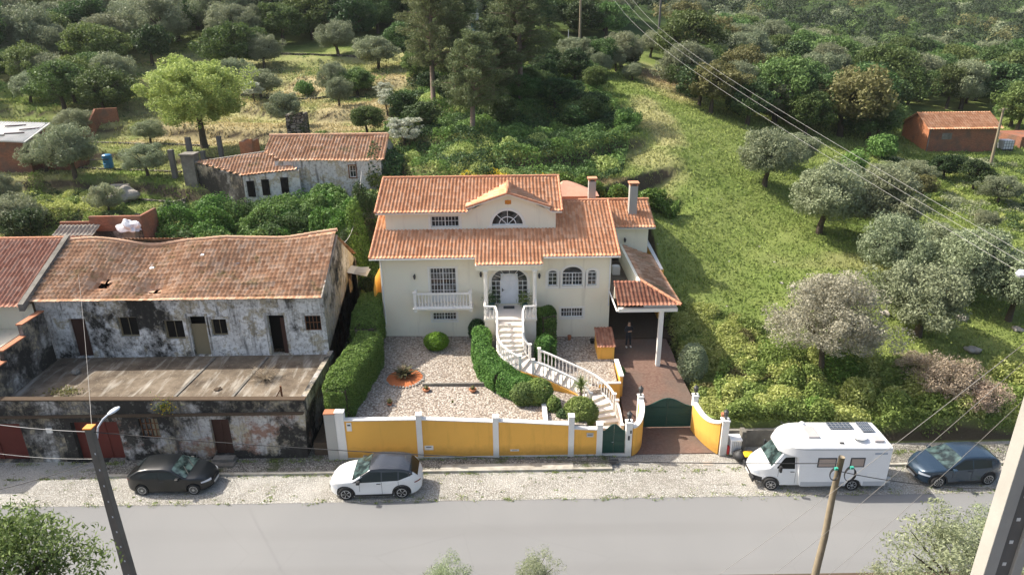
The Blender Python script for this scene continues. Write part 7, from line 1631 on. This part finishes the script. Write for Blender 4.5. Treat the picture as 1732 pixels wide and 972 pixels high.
pine(868, 178, 74, 12.0, 1.0, 'dark pine growing just behind the tallest one', 4)
pine(800, 240, 63, 8.0, 1.05, 'shorter dusky pine in the middle below the cabin', 5)
pine(835, 190, 69, 8.5, 1.0, 'dark low pine between the tall pines', 6)
# trees on the upper slope, scattered: each one a thing
descr = dict(olive='silvery olive', oak='green oak', dark='dark evergreen', brown='bronze tree')
ORD = ['leftmost', 'second', 'third', 'fourth', 'fifth', 'sixth', 'seventh', 'eighth', 'ninth', 'tenth', 'eleventh', 'twelfth', 'thirteenth', 'fourteenth', 'fifteenth', 'sixteenth', 'seventeenth', 'eighteenth', 'nineteenth', 'twentieth'] + ['twenty-'+w for w in ('first', 'second', 'third', 'fourth', 'fifth', 'sixth', 'seventh', 'eighth', 'ninth')]
def zone(n, pxr, pyr, Yf, wts, scale, zname, seed, mind=3.6, rows=('front', 'middle', 'back')):
    g = random.Random(seed); placed = []; cnt = 0; tries = 0
    while cnt < n and tries < n*30:
        tries += 1; py_ = g.uniform(*pyr); px_ = g.uniform(*pxr); Y = Yf(px_, py_); p = PY(px_, py_, Y)
        if any((p.x-q[0].x)**2+(p.y-q[0].y)**2 < mind**2 for q in placed) or (px_ > 1500 and py_ > 172): continue
        sp = g.choices(list(wts), list(wts.values()))[0]; placed.append((p, px_, py_, sp, scale*g.uniform(.75, 1.3))); cnt += 1
    rk = {}
    for r in placed:
        f = (pyr[1]-r[2])/(pyr[1]-pyr[0]); rk.setdefault((r[3], rows[min(len(rows)-1, int(f*len(rows)))]), []).append(r)
    for (sp, row), L in rk.items():
        for i, (p, px_, py_, _, s) in enumerate(sorted(L, key=lambda r: r[1])):
            pre = (ORD[min(i, 28)]+' ' if len(L) > 1 else 'only '); suf = ' from the left' if 0 < i and len(L) > 1 else ''
            SP[sp].put(Vector((p.x, p.y, gz(p.x, p.y)-.1)), '%s%s%s in the %s row, %s' % (pre, descr[sp], suf, row, zname), 'tree', s, group='%ss, %s' % (descr[sp], zname))
def Yleft(px_, py_): return float(np.interp(py_, [0, 50, 100, 150], [145, 116, 96, 83]))
zone(62, (-40, 420), (0, 118), Yleft, dict(olive=5, oak=4, dark=2), 1.5, 'upper left slope', 5, 4.2)
zone(10, (-30, 200), (110, 175), lambda a, b: float(np.interp(b, [100, 150, 200], [96, 83, 74])), dict(olive=3, oak=3), 1.0, 'middle left slope', 15, 4)
zone(70, (400, 1040), (0, 72), Yleft, dict(olive=4, oak=5, dark=3), 1.6, 'slope above the pines', 6, 4.2)
zone(14, (900, 1090), (95, 160), lambda a, b: float(np.interp(b, [50, 100, 150, 200], [118, 96, 80, 69])), dict(olive=2, oak=4, dark=2), .8, 'left of meadow top', 9, 3.4)
zone(24, (680, 1010), (110, 215), lambda a, b: float(np.interp(b, [120, 180, 230], [86, 71, 61])), dict(oak=3, dark=5), .8, 'beneath the pines', 19, 2.8)
def Yr(px_, py_): return float(np.interp(py_, [0, 40, 80, 130, 180, 230], [265, 205, 160, 120, 94, 76]))
zone(115, (1150, 1760), (98, 225), Yr, dict(olive=3, oak=7, dark=2, brown=1), 1.5, 'right hillside', 7, 4.6, rows=('front', 'second', 'third', 'fourth', 'back'))
# far woodland: one mass
def woodland():
    g = np.random.default_rng(77); N = 5200; px_ = g.uniform(1020, 1800, N); py_ = 105-112*g.uniform(0, 1, N)**.8; Y = np.interp(py_, [-10, 0, 40, 80, 130], [300, 275, 210, 162, 120])
    X = np.array([PY(a, b, y).x for a, b, y in zip(px_, py_, Y)]); 
    px2 = g.uniform(-150, 1050, 700); Y2 = g.uniform(125, 240, 700); X2 = np.array([PY(a, 20, y).x for a, y in zip(px2, Y2)])
    X = np.r_[X, X2]; Y = np.r_[Y, Y2]; R_ = g.uniform(1.8, 3.4, len(X))*(1+.0018*(Y-150)); kept = []; K = np.zeros((0, 3))
    for i in range(len(X)):
        if len(K) == 0 or np.all((K[:, 0]-X[i])**2+(K[:, 1]-Y[i])**2 > (.95*(K[:, 2]+R_[i]))**2): kept.append(i); K = np.vstack([K, [X[i], Y[i], R_[i]]])
    X, Y, R_ = X[kept], Y[kept], R_[kept]; Z = gzn(X, Y); n = len(X); per = 330
    d = unit(g.normal(0, 1, (n*per, 3))); d[:, 2] = np.abs(d[:, 2])*1.1-.15; d = unit(d); rr = np.repeat(R_, per)[:, None]; c = np.repeat(np.stack([X, Y, Z+R_*.8], 1), per, 0)
    lob = .12*np.sin(d[:, :1]*7+c[:, :1])+.1*np.cos(d[:, 1:2]*8+c[:, 1:2]); P = c+d*rr*(g.uniform(.75, 1.05, (n*per, 1))+lob)*np.array([1, 1, .8])
    V, F = leaves(P, d*1.4, .24, .42, .7); mi = np.repeat(g.choice([0, 1, 2, 3], n, p=[.06, .16, .72, .06]), per)
    tag(np_mesh('far_woodland', V, F, [LM['olive'], LM['oak'], LM['forest'], LM['brown']], mi), 'dense far wood of round tree crowns covering the upper right hillside', 'woodland', kind='stuff')
woodland()
# ------------------------------------------------------------------ ground cover
def in_poly(poly, x, y):
    c = np.zeros(len(x), bool); n = len(poly)
    for i in range(n):
        x0, y0 = poly[i]; x1, y1 = poly[i-1]; cond = ((y0 > y) != (y1 > y)) & (x < (x1-x0)*(y-y0)/((y1-y0) or 1e-9)+x0); c ^= cond
    return c
def cover(name, label, poly, n, h, size, lms, wts, cat='ground cover', cell=1.1, clump=.45, lo=0., jit=.8, fn=None):
    """mounds of leaves over the terrain inside a world polygon"""
    P = np.array(poly); x = rng.uniform(P[:, 0].min(), P[:, 0].max(), n*4); y = rng.uniform(P[:, 1].min(), P[:, 1].max(), n*4); k = in_poly(poly, x, y); x, y = x[k][:n], y[k][:n]
    z = gzn(x, y); f = 1/cell; g1 = np.random.default_rng(len(label)); m = len(x)
    # mound heights from a random set of bumps
    nb = int(max(6, (np.ptp(P[:, 0])*np.ptp(P[:, 1]))/(cell*cell)*.9)); bx, by = g1.uniform(P[:, 0].min(), P[:, 0].max(), nb), g1.uniform(P[:, 1].min(), P[:, 1].max(), nb); bh = g1.uniform(.35, 1, nb); br_ = g1.uniform(.6, 1.3, nb)*cell; bt = g1.choice(len(lms), nb, p=np.array(wts)/sum(wts))
    H = np.zeros(m); gx_ = np.zeros(m); gy_ = np.zeros(m); T_ = np.zeros(m, int)
    for i in range(nb):
        dx, dy = x-bx[i], y-by[i]; q = 1-(dx*dx+dy*dy)/br_[i]**2; hh = np.where(q > 0, np.sqrt(np.clip(q, 0, 1))*bh[i], 0); w_ = hh > H; H = np.where(w_, hh, H); gx_ = np.where(w_, dx/br_[i], gx_); gy_ = np.where(w_, dy/br_[i], gy_); T_ = np.where(w_, bt[i], T_)
    z = z+lo+H*h+(rng.uniform(-.42, .14, m)+.16*_noise2(x, y, 3.1, 2))*h; out = unit(np.stack([gx_, gy_, np.full(m, .8)], 1)+rng.normal(0, .35, (m, 3))); V, F = leaves(np.stack([x, y, z], 1), out, size, jit)
    return tag(np_mesh(name, V, F, [LM[l] for l in lms], T_), label, cat, kind='stuff')
def wp_(*pix): return [tuple(PY(*p).xy) for p in pix]
cover('brambles', 'thick bramble thicket between the sagging roof and the farmhouse', wp_((230, 400, 46.4), (590, 420, 46.2), (600, 345, 51), (655, 330, 52.5), (560, 315, 55.4), (520, 322, 54.9), (430, 342, 53.4), (330, 354, 52.4), (235, 385, 48.5)), 75000, 1.8, .10, ['bush', 'hedge', 'oak'], [4, 3, 2], cell=1.5, lo=.5)
cover('ivy', 'dark ivy and brambles filling the gap beside the villa', [(-10.4, 37), (-9.0, 42.6), (-9.0, 51.5), (-11.8, 52), (-11.8, 46.1), (-10.35, 45)], 22000, 1.6, .09, ['dark', 'hedge', 'bush'], [3, 2, 1], cell=1.2, lo=1.4)
cover('scrub', 'tall green scrub on the bank behind the motorhome', [(11.4, 31.35), (11.9, 35), (13.5, 38.5), (19, 37.5), (24, 36), (32, 36), (34, 31.5), (23, 31.3), (14.5, 31.35)], 70000, 1.1, .085, ['bush', 'yellowgreen', 'hedge'], [4, 4, 1], cell=1.0, lo=.1)
cover('scrub', 'yellow green weeds on the bank between carport and meadow', [(10.75, 33.0), (10.45, 43), (13, 43), (16.5, 41), (17, 36), (13.5, 35), (11.6, 32.0)], 30000, .6, .075, ['yellowgreen', 'bush', 'brown'], [6, 2, 1], cell=.8)
cover('hedge_row', 'wild green hedge row behind the villa chimneys', [(3.4, 51.8), (13, 51.8), (14, 53.6), (3.4, 53.8)], 20000, 1.5, .095, ['hedge', 'bush'], [3, 2], cell=1.3, lo=.1)
cover('undergrowth', 'dark undergrowth on the stepped slope behind the villa', wp_((650, 295, 54), (950, 295, 54), (1050, 290, 56), (1080, 190, 71), (950, 120, 86), (690, 130, 84), (650, 200, 68)), 110000, 1.0, .11, ['dark', 'bush', 'oak', 'yellowgreen'], [4, 3, 4, 2], cell=1.4)
cover('terrace_plants', 'green garden plants on the lowest left terraces', wp_((30, 390, 50), (230, 395, 49), (225, 345, 53), (150, 318, 57), (60, 300, 59), (0, 340, 55)), 26000, .7, .08, ['bush', 'yellowgreen', 'dark'], [4, 2, 2], cell=1.0)
cover('slope_scrub', 'patchy scrub over the left slope', wp_((-60, 290, 60), (60, 270, 62), (130, 200, 73), (250, 175, 77), (420, 165, 78), (640, 175, 76), (660, 110, 88), (300, 60, 112), (-100, 60, 112)), 36000, .8, .12, ['oak', 'bush', 'yellowgreen', 'olive'], [3, 2, 2, 2], cell=1.5, lo=-.45)
cover('hill_scrub', 'rough scrub on the slope below the orange barn', wp_((1430, 330, 61), (1540, 345, 59), (1740, 390, 55), (1740, 265, 76), (1540, 262, 77), (1440, 280, 69)), 40000, .7, .10, ['bush', 'yellowgreen', 'olive', 'dark'], [3, 2, 2, 2], cell=1.2, lo=-.25)
cover('gorse', 'yellow flowering gorse specks behind the villa', wp_((760, 296, 53.5), (935, 296, 53.5), (960, 285, 55), (760, 280, 56)), 3500, .6, .07, ['flower', 'yellowgreen'], [1, 3], cell=.9)
fl = wp_((800, 62, 105), (830, 62, 105), (828, 74, 101), (802, 72, 101)); cover('gorse', 'bright yellow gorse patch just below the hill cabin', fl, 1600, .9, .11, ['flower', 'yellowgreen'], [3, 1], cell=1.0)
def weeds():
    n = 900; g = np.random.default_rng(5); line = g.choice(4, n, p=[.3, .35, .2, .15]); x = g.uniform(-26, 26, n); x = np.where(g.random(n) < .5, np.round(x/2.3)*2.3+g.normal(0, .35, n), x)
    y = np.choose(line, [29.0+g.normal(0, .05, n), 30.12+g.normal(0, .06, n), 26.95+g.normal(0, .12, n), g.uniform(27.2, 30, n)]); z = np.choose(line, [.02, .14, .02, .02]); keep = ~((x > 6.3) & (x < 11) & (y > 29.6)); x, y, z = x[keep], y[keep], z[keep]; n = len(x)
    per = 16; s = np.repeat(g.uniform(.04, .16, n), per)[:, None]; c = np.repeat(np.stack([x, y, z], 1), per, 0); P = c+g.normal(0, 1, (n*per, 3))*s*np.array([1, .6, .4]); P[:, 2] = np.maximum(P[:, 2], c[:, 2]+.01)
    V, F = leaves(P, g.normal(0, .5, (n*per, 3))+np.array([0, 0, 1]), .032, .7); tag(np_mesh('weeds', V, F, [LM['bush'], LM['yellowgreen'], LM['brown']], g.integers(0, 3, len(F))), 'small weeds and leaf litter along kerb, wall foot and road edge', 'weeds', kind='stuff')
weeds()
# ivy on farmhouse gable
iv = PY(628, 300, 56); n = 5000; P = np.stack([rng.uniform(iv.x-.2, iv.x+2.4, n), rng.uniform(55.8, 59.5, n), rng.uniform(0, 1, n)], 1); top = 12.2-.9*np.abs(P[:, 1]-58)/2-.5*(P[:, 0]-iv.x); P[:, 2] = 7.5+(top-7.5)*P[:, 2]
V, F = leaves(P, np.repeat([[.6, -.8, .3]], n, 0), .11, .6); tag(np_mesh('ivy', V, F, LM['dark']), 'curtain of dark ivy over the right gable of the farmhouse', 'ivy', kind='stuff')
# grass: blades over the visible slopes
def grass():
    N = 330000; u = rng.uniform(0, 1, N); Y = 31.8+62*u**1.25; X = rng.uniform(-.78, .92, N)*(Y+6); keep = ~((X < 11.3) & (X > -11.8) & (Y < 52.2)) & ~((X < -10) & (Y < 46.2)); X, Y = X[keep], Y[keep]
    dens = _noise2(X, Y, 1.1, 2.2)+.6*_noise2(X, Y, .35, 6); k = dens+rng.normal(0, .5, len(X)) > -.75; X, Y = X[k], Y[k]; Z = gzn(X, Y); n = len(X)
    s = rng.uniform(.5, 1.2, n)*(.045+.0009*Y); h = s*rng.uniform(.8, 2.2, n); a = rng.uniform(0, 6.28, n); dx, dy = np.cos(a)*s, np.sin(a)*s; lx, ly = rng.normal(0, .6, n)*s, rng.normal(0, .6, n)*s
    V = np.stack([np.stack([X-dx, Y-dy, Z-.03], 1), np.stack([X+dx, Y+dy, Z-.03], 1), np.stack([X+lx, Y+ly, Z+h], 1)], 1).reshape(-1, 3)
    c = ground_color(X, Y, Z)*(1+.3*rng.uniform(-1, 1, (n, 1)))*1.35; col = np.repeat(np.c_[c, np.ones(n)], 3, 0)
    m = NT('grass_blades', .8, .15); at = m.n.new('ShaderNodeAttribute'); at.attribute_name = 'Col'; m.L(at.outputs['Color'], m.b.inputs['Base Color']); tr = m.n.new('ShaderNodeBsdfTranslucent'); m.L(at.outputs['Color'], tr.inputs[0])
    mx = m.n.new('ShaderNodeMixShader'); mx.inputs[0].default_value = .3; m.L(m.b.outputs[0], mx.inputs[1]); m.L(tr.outputs[0], mx.inputs[2]); m.L(mx.outputs[0], m.n['Material Output'].inputs[0])
    tag(np_mesh('grass', V, np.arange(n*3).reshape(-1, 3), m.mat, colors=col), 'tufted green and dry grass over meadow and terraces', 'grass', kind='stuff')
grass()
# meadow rocks
for i, (a, b, Y, r, lab) in enumerate(((1490, 562, 41.5, .45, 'grey rock right of the pale feathery tree'), (1620, 560, 41.2, .55, 'grey rock beside the crooked olive trunk'), (1340, 487, 44.8, .3, 'flat pale rock in the meadow above the feathery tree'), (1322, 478, 45.3, .2, 'small pale rock beside the flat meadow rock'), (1403, 462, 46, .22, 'little rock below the low olive crown'), (1232, 500, 43, .16, 'tiny pale rock in the lower meadow, left side'), (1310, 440, 48, .15, 'tiny stone in mid meadow'), (1640, 610, 38, .6, 'pale boulder under the large leaning olive'), (1715, 575, 40, .45, 'pale rock at the right edge of the meadow'), (1285, 412, 50, .14, 'tiny stone near the meadow olive shade'), (1665, 355, 58, .8, 'reddish brown earth mound below the barn'))):
    p = P_at(a, b, Y); rock('rock', (p.x, p.y, p.z+r*.2), r, lab, 'rock', seed=i*3, sq=.55, mat='stone' if 'reddish' not in lab else 'redgravel')
# foreground trees below the camera ------------------------------------------------
fg = Species('foreground_tree', 'olive', 2.3, 2.0, 7.0, 130, 110, .45, .055, 1, .16, shell=.3, aspect=.35, limbs=8)
fgp = Species('foreground_olive', 'paleolive', 2.0, 2.3, 6.0, 120, 90, .36, .05, 2, .09, shell=.2, aspect=.35, limbs=12)
p = PY(35, 945, 13.5); q = Species('dark_foreground_tree', 'oak', 2.4, 2.2, 6.0, 130, 120, .5, .06, 1, .2, shell=.35, aspect=.4); q.put(Vector((p.x-.6, 13.3, p.z-4.9)), 'dark green tree crown filling the lower left corner', 'tree', 1.05, name='dark_foreground_tree')
for i, (a, b, Y, s, lab) in enumerate(((745, 972, 17.5, .62, 'small pale olive top at the bottom centre'), (905, 968, 17.5, .52, 'thin pale olive sprig right of the bottom centre one'), (1625, 935, 14.5, 1.05, 'pale olive crown in the lower right corner before the big pole'), (1500, 1010, 14.5, .75, 'lower pale olive top left of the lower right crown'), (1700, 900, 16, .75, 'pale olive crown behind the big concrete pole'), (985, 1020, 17.0, .4, 'tiny olive top at the bottom edge'))):
    p = PY(a, b, Y); fgp.put(Vector((p.x, Y, p.z-4.2*s)), lab, 'tree', s, name='foreground_olive')
tag(MB().prism([(-70, 6), (70, 6), (70, 21.5), (-70, 21.5)], -4, [-.9+1.0-3, -3+1, .0, .0]).build('lower_bank', plain('rough_grass_bank', (.13, .14, .06), .95, .1, 0, .5, 2, .8)), kind='structure')
# ------------------------------------------------------------------ air
hz = MB().box(-640, 640, -75, 500, -8, 150)
hm = bpy.data.materials.new('haze_air'); hm.use_nodes = True; ht = hm.node_tree; ht.nodes.remove(ht.nodes['Principled BSDF'])
pv = ht.nodes.new('ShaderNodeVolumePrincipled'); pv.inputs['Color'].default_value = (.92, .96, 1, 1); pv.inputs['Density'].default_value = .00012; pv.inputs['Anisotropy'].default_value = .2
ht.links.new(pv.outputs[0], ht.nodes['Material Output'].inputs['Volume'])
tag(hz.build('haze', hm), 'thin pale air over the whole valley', 'haze', kind='stuff')
